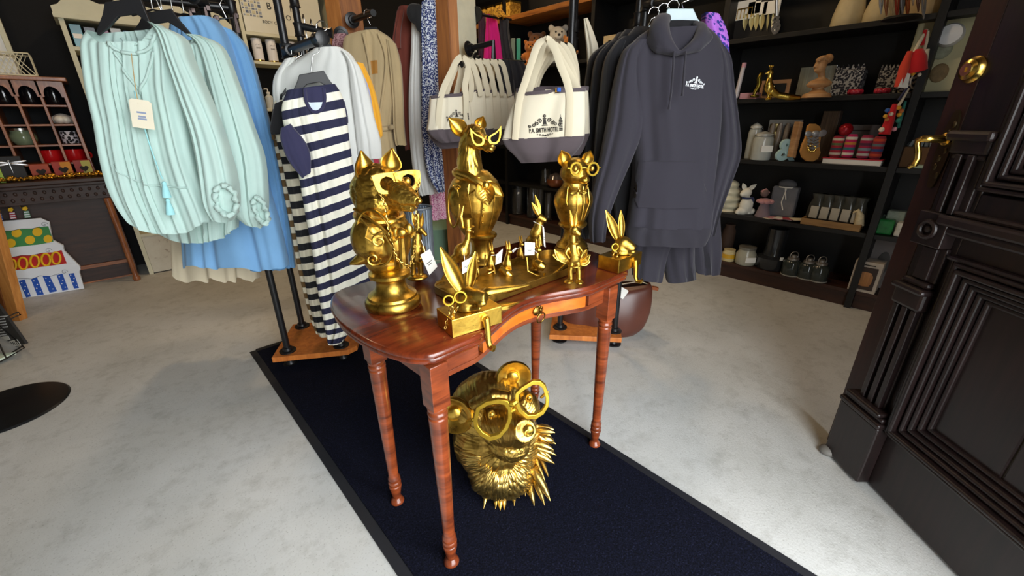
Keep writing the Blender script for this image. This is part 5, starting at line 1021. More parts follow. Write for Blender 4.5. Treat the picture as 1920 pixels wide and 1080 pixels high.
tote('natural canvas tote with hotel crest, frontmost on the left rail', pt2, [(806, 182, 868, 178), (805, 200, 872, 195), (803, 225, 874, 220), (800, 244, 876, 240)], [(800, 243, 876, 240), (808, 255, 872, 252), (826, 268, 866, 264)], [(806, 180, 868, 175), (806, 186, 868, 181)],
    [(.0, [(822, 240, .045), (824, 200, .05), (830, 170, .045), (846, 135, .035), (858, 112, .02), (870, 108, .02), (878, 125, .03), (872, 160, .045), (874, 185, .05), (874, 238, .045)])], None, 'front crest totes', ((858, 222), .11), 31, .045)
tote('natural canvas tote hanging below and behind the left crest tote', vplane(P(850, 230, d=2.32), 18), [(812, 196, 880, 190), (806, 225, 884, 220), (802, 250, 886, 245)], [(802, 249, 886, 245), (814, 268, 880, 264), (828, 279, 872, 275)], [(812, 193, 880, 187), (812, 199, 880, 193)], [(.0, [(830, 200, .03), (845, 150, .03), (862, 114, .02), (876, 120, .02), (884, 160, .03), (880, 190, .03)])], None, 'totes in the row on the left rail', None, 33, .04)
garment('canvas_tote', 'natural canvas bag hanging on the far side of the right rack', 'bag', [(1094, 36, 1102, 34, .015), (1096, 60, 1116, 70, .03), (1100, 100, 1122, 100, .03), (1102, 160, 1112, 160, .03)], vplane(P(1108, 90, d=2.25), -10), CANV, t=.03, fold=.008, fr=(2,), seed=90, nr=20, nc=40)
# black garments around the totes, pink scarves
garment('black_dress', 'black pleated skirt hanging between the left and right totes', 'skirt', [(928, 112, 982, 118), (932, 140, 990, 140), (938, 180, 990, 180), (942, 240, 990, 240)], vplane(P(955, 150, d=2.85), 6), cloth('black_cotton', '1a181d'), t=.05, fold=.02, fr=(4, 7), seed=91, nr=30, nc=80)
for lb, rows, d, m, s in (('hot pink scarf hanging on the hooks above the left totes', [(912, 28, 930, 28), (910, 60, 936, 60), (906, 115, 944, 112)], 3.3, cloth('hot_pink', 'e0157c'), 92), ('plum scarf hanging left of the hot pink scarf', [(897, 26, 910, 26), (897, 70, 912, 70), (898, 112, 912, 112)], 3.34, cloth('plum', '4d2b3a'), 93), ('black scarf hanging right of the hot pink scarf', [(936, 36, 954, 38), (938, 70, 956, 70), (942, 112, 964, 112)], 3.3, cloth('charcoal', '2a2628'), 94)):
    garment('hanging_scarf', lb, 'scarf', rows, vplane(P(rows[1][0], 60, d=d), 0), m, t=.03, fold=.012, fr=(3, 5), seed=s, nr=24, nc=50, group='scarves on the hooks')
t = garment('yellow_scarf', 'mustard patterned scarf looped over the hook above the pink scarf', 'scarf', [(918, 22, 936, 14), (920, 30, 946, 24), (926, 36, 950, 32)], vplane(P(930, 25, d=3.2), 0), print_mat('mustard_print', '8a5a14', 'dc9a28', 110), t=.03, fold=.01, fr=(2, 4), seed=95, nr=12, nc=40)
# ---- leather bag
LEA = M('brown_leather', '5b3328', .32, 0, .15, 6, .3, 300, .001)
pbg = vplane(P(1150, 570, d=P(1190, 617, z=.01).dot(HD)), -8)
t = thing('leather_holdall', 'brown leather holdall with white tag on the floor behind the table', 'bag', P(1150, 617, pl=pbg)*1.0)
drape('body', [(1075, 540, 1215, 530, .05), (1062, 555, 1222, 538, .09), (1055, 585, 1218, 575, .12), (1060, 605, 1206, 605, .12), (1070, 615, 1190, 620, .1)], pbg, LEA, t, .1, .012, (1, 2, 3), 4, None, 26, 90, .3, hem=.2)
s = (P(1222, 540, pl=pbg)-P(1200, 536, pl=pbg)).normalized(); MB().tube([P(1160, 534, pl=pbg), P(1200, 527, pl=pbg), P(1222, 536, pl=pbg)], .004, 6).obj('zip', M('zip_tape', 'c9b9a0', .6), t, 60, 0, True)
MB().box(P(1226, 540, pl=pbg), (.05, .03, .02), (0, .2, -.7)).obj('zip_tab', M('tan_leather', '8a4a24', .45), t, 0, .004, True)
n1 = pbg[1]; tagcard(t, P(1166, 549, pl=(pbg[0]+n1*.13, n1)), .055, .06, n1, -.5, WHITEP, [P(1162, 530, pl=(pbg[0]+n1*.08, n1)), P(1164, 540, pl=(pbg[0]+n1*.13, n1))], ink=False)
# ------------------------------------------------------------------ dresser with hutch
DKOAK = wood('dark_oak', '26150e', '402519', .55, (3, 20, 20), 2.5, .1); DKOAKV = wood('dark_oak_upright', '331c12', '5a3420', .45, (20, 20, 2), 2.5, .1); WALN = wood('warm_walnut', '6b3a20', 'a86a40', .4, (3, 18, 18), 2.5, .15); WALNV = wood('warm_walnut_upright', '6b3a20', 'a86a40', .4, (18, 18, 3), 2.5, .15)
HV = Vector
def bx(name, mat, par, x0, x1, y0, y1, z0, z1, bevel=.002):
    return MB().box(((x0+x1)/2, (y0+y1)/2, (z0+z1)/2), (abs(x1-x0), abs(y1-y0), abs(z1-z0))).obj(name, mat, par, 0, bevel, True)
YB = 5.14
t = thing('dresser_base', 'dark oak dresser base with carved frieze standing against the black back wall', 'dresser', (-.75, 4.85, 0))
bx('dresser_top', DKOAK, t, -1.6, -.04, 4.585, YB, .835, .865, .006); bx('top_moulding', DKOAK, t, -1.58, -.06, 4.61, YB, .81, .835, .006)
bx('frieze', DKOAK, t, -1.56, -.08, 4.65, 4.86, .7, .81); bx('panel', DKOAK, t, -1.52, -.12, 4.80, 4.82, .16, .7); bx('lower_rail', WALN, t, -1.54, -.1, 4.785, 4.80, .13, .16); bx('plinth', DKOAK, t, -1.55, -.085, 4.83, 5.1, 0, .13); bx('side_panel', DKOAKV, t, -.1, -.08, 4.66, YB, .1, .81)
bx('shelf_edge', WALN, t, -1.55, -.085, 4.82, 4.83, .0, .012)
for x in (-.105, -1.54): MB().lathe([(.002, 0), (.022, .002), (.027, .02), (.022, .04), (.016, .05), (.018, .08), (.02, .4), (.022, .66), (.024, .69), (.02, .7), (.002, .7)], (x, 4.625, 0), 16).obj('turned_leg', WALNV, t, 40, 0, True)
mb = MB()
for i in range(60): mb.ell((-1.52+i*.0243, 4.648, .735+.045*(i % 2)), (.011, .006, .014), None, 8, 5)
for z in (.712, .798): mb.box((-.82, 4.648, z), (1.46, .01, .008))
tag(mb.obj('carved_frieze', DKOAK, t, 60, 0, True), kind='stuff')
HY = 4.80
zr = [P(60, y, y=HY).z for y in (147, 196, 233, 272, 308)]; zr = [1.545, zr[1], zr[2], zr[3], zr[4]]
xd = [P(x, y, y=HY).x for x, y in ((-14, 196), (33, 196), (80, 196), (128, 196))]; cw = (xd[3]-xd[0])/3; xr = xd[3]
t = thing('hutch_shelves', 'warm walnut hutch of arched pigeonholes standing on the dark dresser', 'shelf', (xr-.6, 4.9, .866))
xl = xr-cw*5
bx('cornice', WALNV, t, xl-.03, xr+.04, 4.76, 5.12, zr[0]-.005, zr[0]+.022, .005); bx('back_board', DARKWALL, t, xl, xr, 5.10, 5.12, .87, zr[0]); bx('side', WALNV, t, xr-.008, xr+.012, HY-.01, 5.1, .868, zr[0]-.006); bx('side', WALNV, t, xl-.012, xl+.008, HY-.01, 5.1, .868, zr[0]-.006)
for i in range(1, 5): bx('divider', WALNV, t, xl+cw*i-.008, xl+cw*i+.008, HY-.006, 5.1, zr[4], zr[0]-.1)
for z in zr[1:]: bx('shelf_board', WALN, t, xl, xr-.01, HY, 5.1, z-.014, z)
bx('base_board', WALN, t, xl, xr-.01, HY, 5.1, .868, .882)
za = (zr[0]+zr[1])/2
for i in range(5):
    x0, x1 = xl+cw*i+.006, xl+cw*(i+1)-.006; cx = (x0+x1)/2; r = (x1-x0)/2-.012; hz = zr[0]-.04-za
    poly = [(x0, za-.03), (x0, zr[0]-.006), (x1, zr[0]-.006), (x1, za-.03)]+[(cx+r*cos(a), za-.03+(hz+.03)*abs(sin(a))**.8) for a in [pi*k/14 for k in range(15)]]
    MB().prism(poly, .016, Matrix(((1, 0, 0, 0), (0, 0, 1, HY-.004), (0, 1, 0, 0), (0, 0, 0, 1)))).obj('arch', WALNV, t, 0, 0, True)
BLKGLASS = M('black_glaze', '0d0f14', .08, 0, 0); RED = M('red_glaze', 'b3131a', .12, 0, .05)
def lat(name, label, cat, x, y, z, prof, mat, group=None, n=24, parts=()):
    tt = MB().lathe(prof, (0, 0, 0), n); o = tt.obj(name, mat, None, 40); o.location = (x, y, z+.001); MAT[o] = Matrix.Translation(o.location); tag(o, label, cat, group); return o
cell = lambda c, r: (xr-cw*(c+.5), zr[r])
for c, lb in ((0, 'right'), (1, 'middle'), (2, 'left')):
    x, z = cell(c, 1); lat('black_tumbler', 'glossy black tumbler under the %s arch of the hutch' % ('rightmost' if c == 0 else 'second' if c == 1 else 'third'), 'tumbler', x, 4.9, z, [(.002, 0), (.05, 0), (.056, .01), (.058, .06), (.05, .12), (.047, .12), (.054, .06), (.05, .012), (.002, .012)], BLKGLASS, 'tumblers in the hutch arches')
x, z = cell(0, 2); mb = MB()
for i in range(6): a = i*pi/3; mb.ell((.035*cos(a), .035*sin(a), .03), (.032, .032, .03))
mb.ell((0, 0, .045), (.045, .04, .03)); o = mb.blob('white_trinket_dish', M('white_glaze', 'd8d6cc', .3, 0, .06), None, .005, 3); o.location = (x, 4.88, z+.001); tag(o, 'lobed white ceramic trinket on the hutch shelf below the right arch', 'ornament')
x, z = cell(2, 3); o = lat('green_jar', 'squat pale green glass jar in the left pigeonhole of the hutch', 'jar', x+.01, 4.88, z, [(.002, 0), (.05, 0), (.07, .03), (.072, .06), (.058, .09), (.06, .1), (.05, .1), (.05, .09), (.062, .06), (.06, .03), (.002, .01)], M('celadon_glaze', '6d7c63', .1, 0, .1)); MB().lathe([(.002, .1), (.06, .1), (.06, .115), (.002, .118)], (0, 0, 0), 20).obj('lid', M('steel', 'b9bab5', .25, 1, 0), o)
x, z = cell(0, 3); o = lat('patterned_mug', 'silver and black patterned mug in the right pigeonhole', 'mug', x, 4.88, z, [(.002, 0), (.045, 0), (.048, .01), (.048, .09), (.044, .09), (.044, .012), (.002, .012)], print_mat('silver_print', '15141a', 'cfccd6', 55, .55, 'Object')); MB().torus((.055, 0, .045), .024, .006, (0, 1, 0)).obj('handle', BLKGLASS, o)
for c, lb in ((0, 'rightmost red glazed mug on the lowest hutch shelf'), (1, 'red glazed mug left of its twin on the lowest hutch shelf')):
    x, z = cell(c, 4); o = lat('red_mug', lb, 'mug', x-.01, 4.87, z, [(.002, 0), (.056, 0), (.062, .01), (.064, .09), (.058, .09), (.056, .012), (.002, .012)], RED, 'red mugs in the hutch'); MB().torus((.07, 0, .045), .026, .007, (0, 1, 0)).obj('handle', RED, o)
# drawers/boxes with hearts and gold garland on the dresser top
def heart(s): return [(s*16*sin(a)**3/16, s*(13*cos(a)-5*cos(2*a)-2*cos(3*a)-cos(4*a))/16) for a in [2*pi*i/24 for i in range(24)]]
XZ = lambda c: Matrix(((1, 0, 0, c[0]), (0, 0, 1, c[1]), (0, 1, 0, c[2]), (0, 0, 0, 1)))
for px0, px1, py0, lb, col, c2 in ((56, 95, 309, 'terracotta box with a heart cut-out, leftmost of three below the hutch', 'a8482c', None), (100, 138, 304, 'red and orange box with a heart cut-out, middle of three', 'a8382c', 'd08a1e'), (142, 176, 301, 'red and olive box with a heart cut-out, rightmost of three', '9c3c3a', 'b9b45c')):
    y = 4.72; a, b = P(px0, 320, y=y), P(px1, 320, y=y); z1 = P(px0, py0, y=y).z; o = thing('heart_box', lb, 'box', ((a.x+b.x)/2, y, .866), 0, 'heart boxes on the dresser'); w = b.x-a.x-.004; h = max(.05, z1-.866)
    MB().box((0, .04, h/2), (w, .08, h)).obj('box_body', M('box_'+col, col, .6), o, 0, .002)
    if c2: MB().box((w*.2, -.001, h/2), (w*.55, .002, h*.96)).obj('front_patch', M('patch_'+c2, c2, .6), o, 0)
    MB().prism([(x, z-.0) for x, z in heart(w*.26)], .004, XZ((w*.03, -.003, h*.5))).obj('heart', INK, o, 0)
y = 4.70; a, b = P(0, 325, y=y), P(50, 325, y=y); o = thing('dragonfly_box', 'dark grey box with a silver dragonfly emblem on the dresser', 'box', ((a.x+b.x)/2+.0, y, .866)); MB().box((0, .03, .085), (b.x-a.x, .06, .17)).obj('box_body', M('slate_card', '2a2a2c', .7), o, 0, .002)
mb = MB().ell((0, -.003, .1), (.005, .003, .045)).ell((0, -.004, .14), (.008, .004, .008))
for s in (-1, 1):
    for dz, an in ((.012, .12), (-.006, -.15)): mb.ell((s*.045, -.003, .12+dz+s*0), (.045, .0025, .008), (0, -an*s, 0))
mb.obj('dragonfly', M('silver', 'c9c9cc', .3, 1, 0), o)
o = thing('green_card', 'lime green greeting card leaning left of the dragonfly box', 'card', (a.x-.02, 4.66, .866)); MB().box((0, 0, .06), (.07, .012, .12)).obj('card', M('lime', '9fbf4a', .6), o, 0)
rnd = random.Random(2); o = thing('bead_garland', 'gold bead garland lying along the front of the dresser top', 'garland', (-.5, 4.62, .866)); mb = MB()
for i in range(150): r = rnd.choice((.009, .011, .014, .018)); mb.ell((-.75+.0082*i, rnd.uniform(-.01, .03), r+rnd.uniform(0, .012)), r, None, 8, 6)
tag(mb.obj('gold_beads', gold('bead_gold', 'd8ac4a', '8a6320', .2, 5, bump=0), o), kind='stuff')
y = 4.86; c = P(30, 138, y=y); o = thing('wire_basket', 'cream wire basket standing on top of the hutch', 'basket', (c.x-.08, y, zr[0]+.023)); mb = MB(); WH = P(40, 102, y=y).z-zr[0]-.023; bw = (P(62, 120, y=y).x-(c.x-.08))*2
for z in (.004, WH): mb.tube([(x*bw/2, yy*.09, z) for x, yy in ((-1, -1), (1, -1), (1, 1), (-1, 1))], .005, 6, True)
n_ = 14
for s in (-1, 1):
    for i in range(n_+4):
        for q in (-1, 1):
            x0 = -bw/2+bw*i/n_; x1 = x0+q*bw*.22
            if min(x0, x1) >= -bw/2-.001 and max(x0, x1) <= bw/2+.001: mb.tube([(x0, s*.09, .004), (x1, s*.09, WH)], .0022, 5)
for q in range(5):
    for s in (-1, 1): mb.tube([(bw/2, -.09+.036*q+.018, .004), (bw/2, max(-.09, min(.09, -.09+.036*q+.018+s*.03)), WH)], .0022, 5)
mb.obj('wire_mesh', M('cream_wire', 'd8d2b6', .6), o, 60); MB().box((-.03, 0, WH*.45), (bw*.7, .1, WH*.8)).obj('paper_filling', M('white_paper', 'e4e4e0', .8), o, 0, .01)
y = 5.0; fr = [P(x, yy, y=y) for x, yy in ((29, 106), (-8, -30))]; o = thing('framed_board', 'large white framed board leaning on top of the hutch', 'picture', (fr[0].x-.3, y, zr[0]+.023)); hh = .75
MB().box((0, .01, hh/2), (.56, .02, hh)).obj('board', M('white_board', 'e9e9e6', .7, 0, .03), o, 0)
for s in (-1, 1): MB().box((s*.285, 0, hh/2), (.03, .035, hh)).obj('frame', CREAM, o, 0, .003)
MB().box((0, 0, hh), (.6, .035, .03)).obj('frame', CREAM, o, 0, .003)
# ------------------------------------------------------------------ cake sign
ca, cb = P(157, 540, z=0), P(35, 558, z=0); cb.z = ca.z = 0; cd = (ca-cb).normalized(); cn_ = Vector((cd.y, -cd.x, 0)); cn_ = cn_ if cn_.dot(EYE-ca) > 0 else -cn_
sh = cn_*.03; ca += sh; cpl = (ca, cn_)
t = thing('cake_sign', 'painted wooden three-tier birthday cake sign leaning before the dark dresser', 'sign', (ca+cb)/2)
def cutout(name, pxs, mat, lay, th=.004, par=None):
    return MB().slab([P(x, y, pl=(ca+cn_*(lay*.004), cn_)) for x, y in pxs], cn_*-th).obj(name, mat, par or t, 0, 0, True)
PW = M('sign_white', 'e4e8ee', .55, 0, .03); PB = M('sign_blue', '1c4fae', .55, 0, .05); PR = M('sign_red', 'b81c1c', .55, 0, .06); PG = M('sign_green', '3f8a4c', .55, 0, .06); PY = M('sign_yellow', 'e8b81e', .55, 0, .05); PK = M('sign_ink', '22222a', .6)
cutout('backing', [(-60, 575), (157, 541), (149, 512), (150, 500), (120, 470), (118, 460), (98, 450), (92, 418), (75, 409), (-60, 420)], PW, 0, .018)
cutout('bottom_tier', [(-60, 528), (60, 518), (148, 509), (158, 541), (-60, 576)], PW, 1)
for s_ in ([(35, 527), (46, 524), (58, 556), (49, 558)], [(58, 524), (69, 520), (82, 552), (70, 554)], [(80, 518), (92, 516), (107, 546), (93, 549)], [(106, 516), (117, 513), (128, 543), (117, 545)], [(128, 512), (138, 511), (148, 540), (139, 541)], [(8, 531), (20, 528), (32, 560), (22, 562)]):
    so = cutout('blue_stripe', s_, PB, 1.6); (x0, y0), (x1, y1), (x2, y2), (x3, y3) = s_
    mb = MB()
    for k in range(4):
        u = .15+.22*k; x = (x0+x1)/2*(1-u)+(x2+x3)/2*u+(2 if k % 2 else -2); y = (y0+y1)/2*(1-u)+(y2+y3)/2*u; mb.lathe([(.001, 0), (.004, 0), (.001, .001)], P(x, y, pl=(ca+cn_*.008, cn_)), 8, cn_)
    mb.obj('white_dots', PW, so, 0, 0, True)
cutout('red_tier', [(-60, 492), (115, 469), (125, 494), (60, 503), (-60, 516)], PR, 1)
for x, y in ((1, 500), (22, 497), (43, 494), (65, 490), (86, 487), (105, 484)): MB().tube([P(x+8*cos(a)+4*sin(a)*.5, y+11*sin(a)-2*cos(a), pl=(ca+cn_*.007, cn_)) for a in [2*pi*i/18 for i in range(18)]], .0075, 6, True).obj('yellow_loop', PY, t, 60, 0, True)
cutout('green_tier', [(-60, 442), (90, 424), (100, 453), (60, 461), (-60, 474)], PG, 1)
for x, y, r in ((31, 437, 9.5), (70, 435, 9.5), (20, 456, 9.5), (56, 450, 9.5), (90, 448, 8.5), (-3, 441, 8)): cutout('yellow_spot', [(x+r*cos(a), y+r*.85*sin(a)) for a in [2*pi*i/20 for i in range(20)]], PY, 1.6)
for pxs in ([(-60, 524), (-30, 530), (20, 526), (35, 522), (60, 523), (75, 517), (95, 518), (110, 513), (130, 513), (146, 511), (151, 505), (148, 497), (135, 493), (60, 503), (-60, 518)], [(-60, 490), (-20, 488), (0, 485), (20, 483), (40, 479), (60, 479), (80, 474), (100, 473), (118, 468), (119, 461), (108, 455), (60, 460), (-60, 473)], [(-60, 436), (-20, 438), (0, 433), (20, 433), (40, 429), (60, 429), (75, 425), (92, 424), (93, 416), (76, 409), (30, 413), (-60, 424)]):
    ic = cutout('icing', pxs, PW, 2); n2 = len(pxs)//2+1
    MB().tube([P(x, y, pl=(ca+cn_*.009, cn_)) for x, y in pxs[1:n2]], .0014, 5).tube(spiral(P(pxs[n2][0]-9, pxs[n2][1]-3, pl=(ca+cn_*.0095, cn_)), .02, 1.2, (0, 0, 1), cd, 14), .0012, 5).obj('icing_outline', PK, ic, 60, 0, True)
for x, y, m_ in ((52, 409, M('candle_green', '6f9a7c', .6)), (25, 411, M('candle_red', 'a83a4a', .6)), (0, 414, PB)):
    cd_ = cutout('candle', [(x-6, y), (x+6, y-1), (x+1, y-14), (x-8, y-13)], m_, .5, .01)
    for k in range(3): cutout('candle_band', [(x-5-k*1.1, y-1-4.4*k), (x+5-k*1.2, y-2-4.4*k), (x+4.6-k*1.2, y-3.6-4.4*k), (x-5.3-k*1.1, y-2.8-4.4*k)], PW, 1.2, .003, cd_)
    cutout('flame', [(x-10, y-15), (x-3, y-14), (x, y-18), (x-4, y-22), (x-10, y-20)], PY, .6, .01)
MB().tube([P(x, y, pl=cpl) for x, y in ((-30, 367), (0, 365), (18, 367), (28, 375), (42, 392))], .003, 6).obj('hanging_wire', BRASS, t, 60, 0, True)
# ------------------------------------------------------------------ left edge: timber leg, magazine rack, round stand base
c0 = P(38, 602, z=0); c1 = P(-6, 440, d=c0.dot(HD)+.02)
t = thing('timber_easel_leg', 'slanting orange timber easel leg at the left picture edge', 'easel', (c0.x, c0.y, 0)); dz = (c1-c0); s_ = SD*.075
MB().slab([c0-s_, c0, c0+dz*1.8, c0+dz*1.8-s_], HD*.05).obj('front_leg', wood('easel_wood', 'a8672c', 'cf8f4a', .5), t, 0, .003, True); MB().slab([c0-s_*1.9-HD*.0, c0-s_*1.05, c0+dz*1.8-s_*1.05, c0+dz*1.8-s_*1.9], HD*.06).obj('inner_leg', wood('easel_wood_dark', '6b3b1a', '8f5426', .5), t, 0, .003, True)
bp = P(46, 650, z=.05); pl_ = vplane(bp, -28)
t = thing('calendar_pack', 'black shrink-wrapped calendar with barcode standing in the wire rack at left edge', 'calendar', P(20, 655, pl=pl_)); nb = pl_[1]
cp = [(-70, 500), (-4, 572), (48, 645), (-70, 672)]; MB().slab([P(x, y, pl=pl_) for x, y in cp], nb*-.012).obj('cover', M('black_gloss', '0e0e10', .6, 0, .05), t, 0, 0, True)
L_ = lambda x, y: P(x, y, pl=(pl_[0]+nb*.0012, nb)); mb = MB()
for k in range(9):
    y = 590+k*5; mb.slab([L_(0, y+3), L_(16-(k*7) % 9, y-1+2), L_(16-(k*7) % 9, y+1.6+2), L_(0, y+4.6)], nb*.0006)
mb.obj('small_print', M('white_print', 'e9edf2', .8, 0, 0), t, 0, 0, True)
bc = MB().slab([L_(4, 643), L_(32, 636), L_(40, 647), L_(10, 653)], nb*.0008).obj('barcode_label', WHITEP, t, 0, 0, True); mb = MB()
for k in range(9): x = 8+k*2.9; mb.slab([L_(x, 643.5-k*.6), L_(x+1+(k % 3)*.3, 643.3-k*.6), L_(x+5+(k % 3)*.3, 650-k*.6), L_(x+4, 650.2-k*.6)], nb*.0012)
mb.obj('barcode_bars', INK, bc, 0, 0, True); MB().slab([L_(2, 632), L_(15, 629), L_(20, 637), L_(5, 640)], nb*.0008).obj('white_label', WHITEP, t, 0, 0, True)
t = thing('wire_rack', 'black wire rack at the left edge holding the calendar', 'rack', P(10, 660, z=0)); MB().tube([P(-40, 700, z=.01), P(12, 672, z=.02), P(-4, 640, z=.1), P(-30, 590, z=.28)], .004, 6).tube([P(12, 672, z=.02), P(46, 652, z=.03), P(-60, 560, z=.3)], .004, 6).tube([P(-40, 700, z=.02), P(40, 650, z=.02)], .004, 6).obj('wire_frame', IRON, t, 60, 0, True); MB().tube([P(14, 594, pl=pl_), P(34, 585, pl=(pl_[0]+nb*.03, nb)), P(38, 590, pl=(pl_[0]+nb*.03, nb)), P(20, 598, pl=pl_)], .003, 6).obj('wire_hook', IRON, t, 60, 0, True)
mb = MB().slab([P(-60, 690, z=.03), P(2, 672, z=.03), P(29, 660, z=.03), P(-60, 668, z=.03)], (0, 0, -.012)); tag(mb.obj('magazine', M('pale_green_paper', 'cfdcc6', .6), None, 0), 'pale green magazine lying flat at the foot of the wire rack', 'magazine')
e1, e2 = P(130, 732, z=.01), P(-110, 790, z=.01); ec = P(8, 766, z=.01); R_ = (P(130, 734, z=.01)-ec).length
t = thing('round_stand_base', 'round black metal stand base on the concrete floor at left edge', 'stand', (ec.x, ec.y, 0)); MB().lathe([(.002, 0), (R_, 0), (R_+.002, .004), (R_-.004, .01), (R_*.6, .017), (.03, .022), (.002, .022)], (0, 0, 0), 48).obj('disc', M('black_steel', '17181a', .35, .3, .1), t)
px_p = P(-14, 776, z=.02); MB().lathe([(.002, 0), (.016, 0), (.016, 1.3), (.002, 1.3)], (px_p.x-ec.x, px_p.y-ec.y, .018), 16).obj('pole', IRON, t)
# ------------------------------------------------------------------ cream shelf units on the back wall
def cream_unit(label, x0, x1, y0, zs, ztop, crown=False):
    t = thing('cream_bookcase', label, 'bookcase', ((x0+x1)/2, y0+.17, 0)); CRW = M('cream_wood', 'cfcdb4', .7, 0, .08, 4, .15, 30)
    for a in (x0, x1-.03): bx('side', CRW, t, a, a+.03, y0, y0+.35, 0, ztop)
    bx('back', DARKWALL, t, x0+.03, x1-.03, y0+.33, y0+.35, .0, ztop)
    for z in zs: bx('shelf_board', CRW, t, x0+.03, x1-.03, y0, y0+.33, z-.025, z)
    bx('top_board', CRW, t, x0-.02, x1+.02, y0-.02, y0+.35, ztop, ztop+.03)
    return t, CRW
u1t, CRW = cream_unit('cream painted bookcase with scrolled crown behind the mint blouses', -.015, 1.085, 4.73, (.36, .95, 1.37, 1.775), 1.95)
u1t_b = MB(); x0, x1 = -.03, 1.1; poly = [(x0, 1.98), (x1, 1.98), (x1, 2.02)]+[(x1-(x1-x0)*u, 2.03+.06*sin(pi*u*4)**2*(1 if .05 < u < .95 else 0)+.05*sin(pi*u)) for u in [i/30 for i in range(1, 30)]]+[(x0, 2.02)]
u1t_b.prism(poly, .025, Matrix(((1, 0, 0, 0), (0, 0, 1, 4.73), (0, 1, 0, 0), (0, 0, 0, 1)))); u1t_b.obj('crown', CRW, u1t, 0, 0, True)
n = NT('flaking_white_paint'); v = n.coord('Object', (6, 6, 6)); n.base(n.ramp(n.noise(v, 1.6, 6, .7), ((.3, '6b5238'), (.42, 'c9c4b4'), (.7, 'd2cfc0')))); n.set(Roughness=.8)
bx('base_panel', n.m, u1t, .016, 1.054, 4.735, 4.75, .01, .34)
u2t, CRW2 = cream_unit('cream painted bookcase with white tubes on the shelf left of the timber post', 1.14, 1.98, 4.73, (.36, .95, 1.37, 1.77, 2.0), 2.4)
cols = ('157a86', '20222c', '8b2f5a', 'd8d6cf', '2c5a94', 'b9b9c4', '94305a')
for i, c in enumerate(cols):
    x = .03+.075*i; o = thing('gift_box', ('teal', 'black', 'plum', 'white', 'blue', 'silver', 'magenta')[i]+' gift box on the top shelf of the scrolled cream bookcase', 'box', (x+.03, 4.83, 1.776), 0, 'gift boxes in the cream bookcase'); MB().box((0, 0, .075), (.062, .1, .15-.02*(i % 3))).obj('box', M('gift_'+c, c, .25, 0, .1), o, 0, .002); MB().box((0, -.0505, .075), (.05, .002, .03)).obj('label', WHITEP, o, 0)
y = 4.735; a, b = P(456, 56, y=y), P(605, 60, y=y); a.x = max(a.x, 1.18); zt_ = 2.36; o = thing('sign_box', 'cream display sign with plaid square lettered for body care', 'sign', ((a.x+b.x)/2, y, 2.001)); w = b.x-a.x
MB().box((0, .03, (zt_-2.0)/2), (w, .06, zt_-2.0)).obj('sign_board', M('sign_cream', 'd9d8c8', .7, 0, .03), o, 0, .002)
TXM = M('soft_black', '3a3a38', .8, 0, 0)
def stext(s, px, py, h, sp=1): 
    q = P(px, py, y=y-.002); text('lettering', s, TXM, o, q, (1, 0, 0), (0, -1, 0), h)
for ch, px, py, h in (('B', 504, 12, .075), ('E', 522, 13, .075), ('M', 549, 18, .075), ('O', 541, 34, .06), ('2', 554, 36, .06), ('BODY CARE', 512, 43, .032), ('GELS', 562, 50, .032)): stext(ch, px, py, h)
mb = MB(); q = P(472, 14, y=y-.002); PL_ = [M('plaid_a', '8f98a8', .8, 0, 0), M('plaid_b', 'c9c2a0', .8, 0, 0), M('plaid_c', '5d6880', .8, 0, 0)]
for i in range(6):
    for j in range(6): mb.box((q.x-.07+.026*i, y-.003, q.z-.06+.026*j), (.022 if i % 2 else .012, .002, .022 if j % 2 else .012), None, 1, (i+j) % 3)
mb.obj('plaid_square', PL_, o, 0, 0, True)
for i, px in enumerate((487, 513, 549, 570)):
    y = 4.80; q = P(px, 112, y=y); h = .185; r = .042; o = thing('white_tube', ('leftmost white gift tube on the cream shelf below the sign', 'second white gift tube from the left below the sign', 'white gift tube just right of the rack post', 'white gift tube farthest right on the shelf')[i], 'tube', (q.x, y, 1.771), 0, 'white gift tubes'); MB().lathe([(.002, .012), (r, .012), (r, h), (r*.96, h+.003), (.002, h+.003)], (0, 0, 0), 28).obj('body', M('white_tube', 'e3e3e6', .4, 0, .02), o); MB().lathe([(.002, 0), (r*1.02, 0), (r*1.02, .014), (.002, .014)], (0, 0, 0), 28).obj('gold_base', BRASS, o)
    text('print', 'soak', GREYINK, o, Vector((q.x, y-r-.0015, 1.771+h*.6)), (1, 0, 0), (0, -1, 0), .02); MB().tube([(-.02, -r-.0005, h*.7), (-.008, -r-.0015, h*.76), (.008, -r-.0015, h*.72), (.02, -r-.0005, h*.78)], .0012, 5).obj('sprig', GREYINK, o)
y = 4.80; q = P(506, 190, y=y); o = thing('pump_bottle', 'clear pump bottle on the cream shelf left of the striped dress', 'bottle', (q.x, y, 1.371)); MB().lathe([(.002, 0), (.035, 0), (.036, .01), (.036, .1), (.015, .12), (.014, .13), (.002, .13)], (0, 0, 0), 20).obj('bottle', M('frosted', 'c9cdca', .2, 0, .05), o); MB().lathe([(.002, .13), (.016, .13), (.016, .145), (.005, .147), (.005, .17), (.002, .17)], (0, 0, 0), 14).tube([(0, 0, .17), (-.03, -.01, .17), (-.033, -.01, .163)], .005, 8).obj('pump', WHITEP, o)
for i, px in enumerate((500, 516)): q = P(px, 240, y=y); o = thing('white_box', ('small white soap box on the lower cream shelf, left one', 'small white soap box on the lower cream shelf, right one')[i], 'box', (q.x, y, .951), 0, 'soap boxes'); MB().box((0, 0, .05), (.06, .06, .1)).obj('box', WHITEP, o, 0, .002); MB().box((0, -.031, .05), (.04, .002, .03)).obj('label', GREYINK, o, 0)
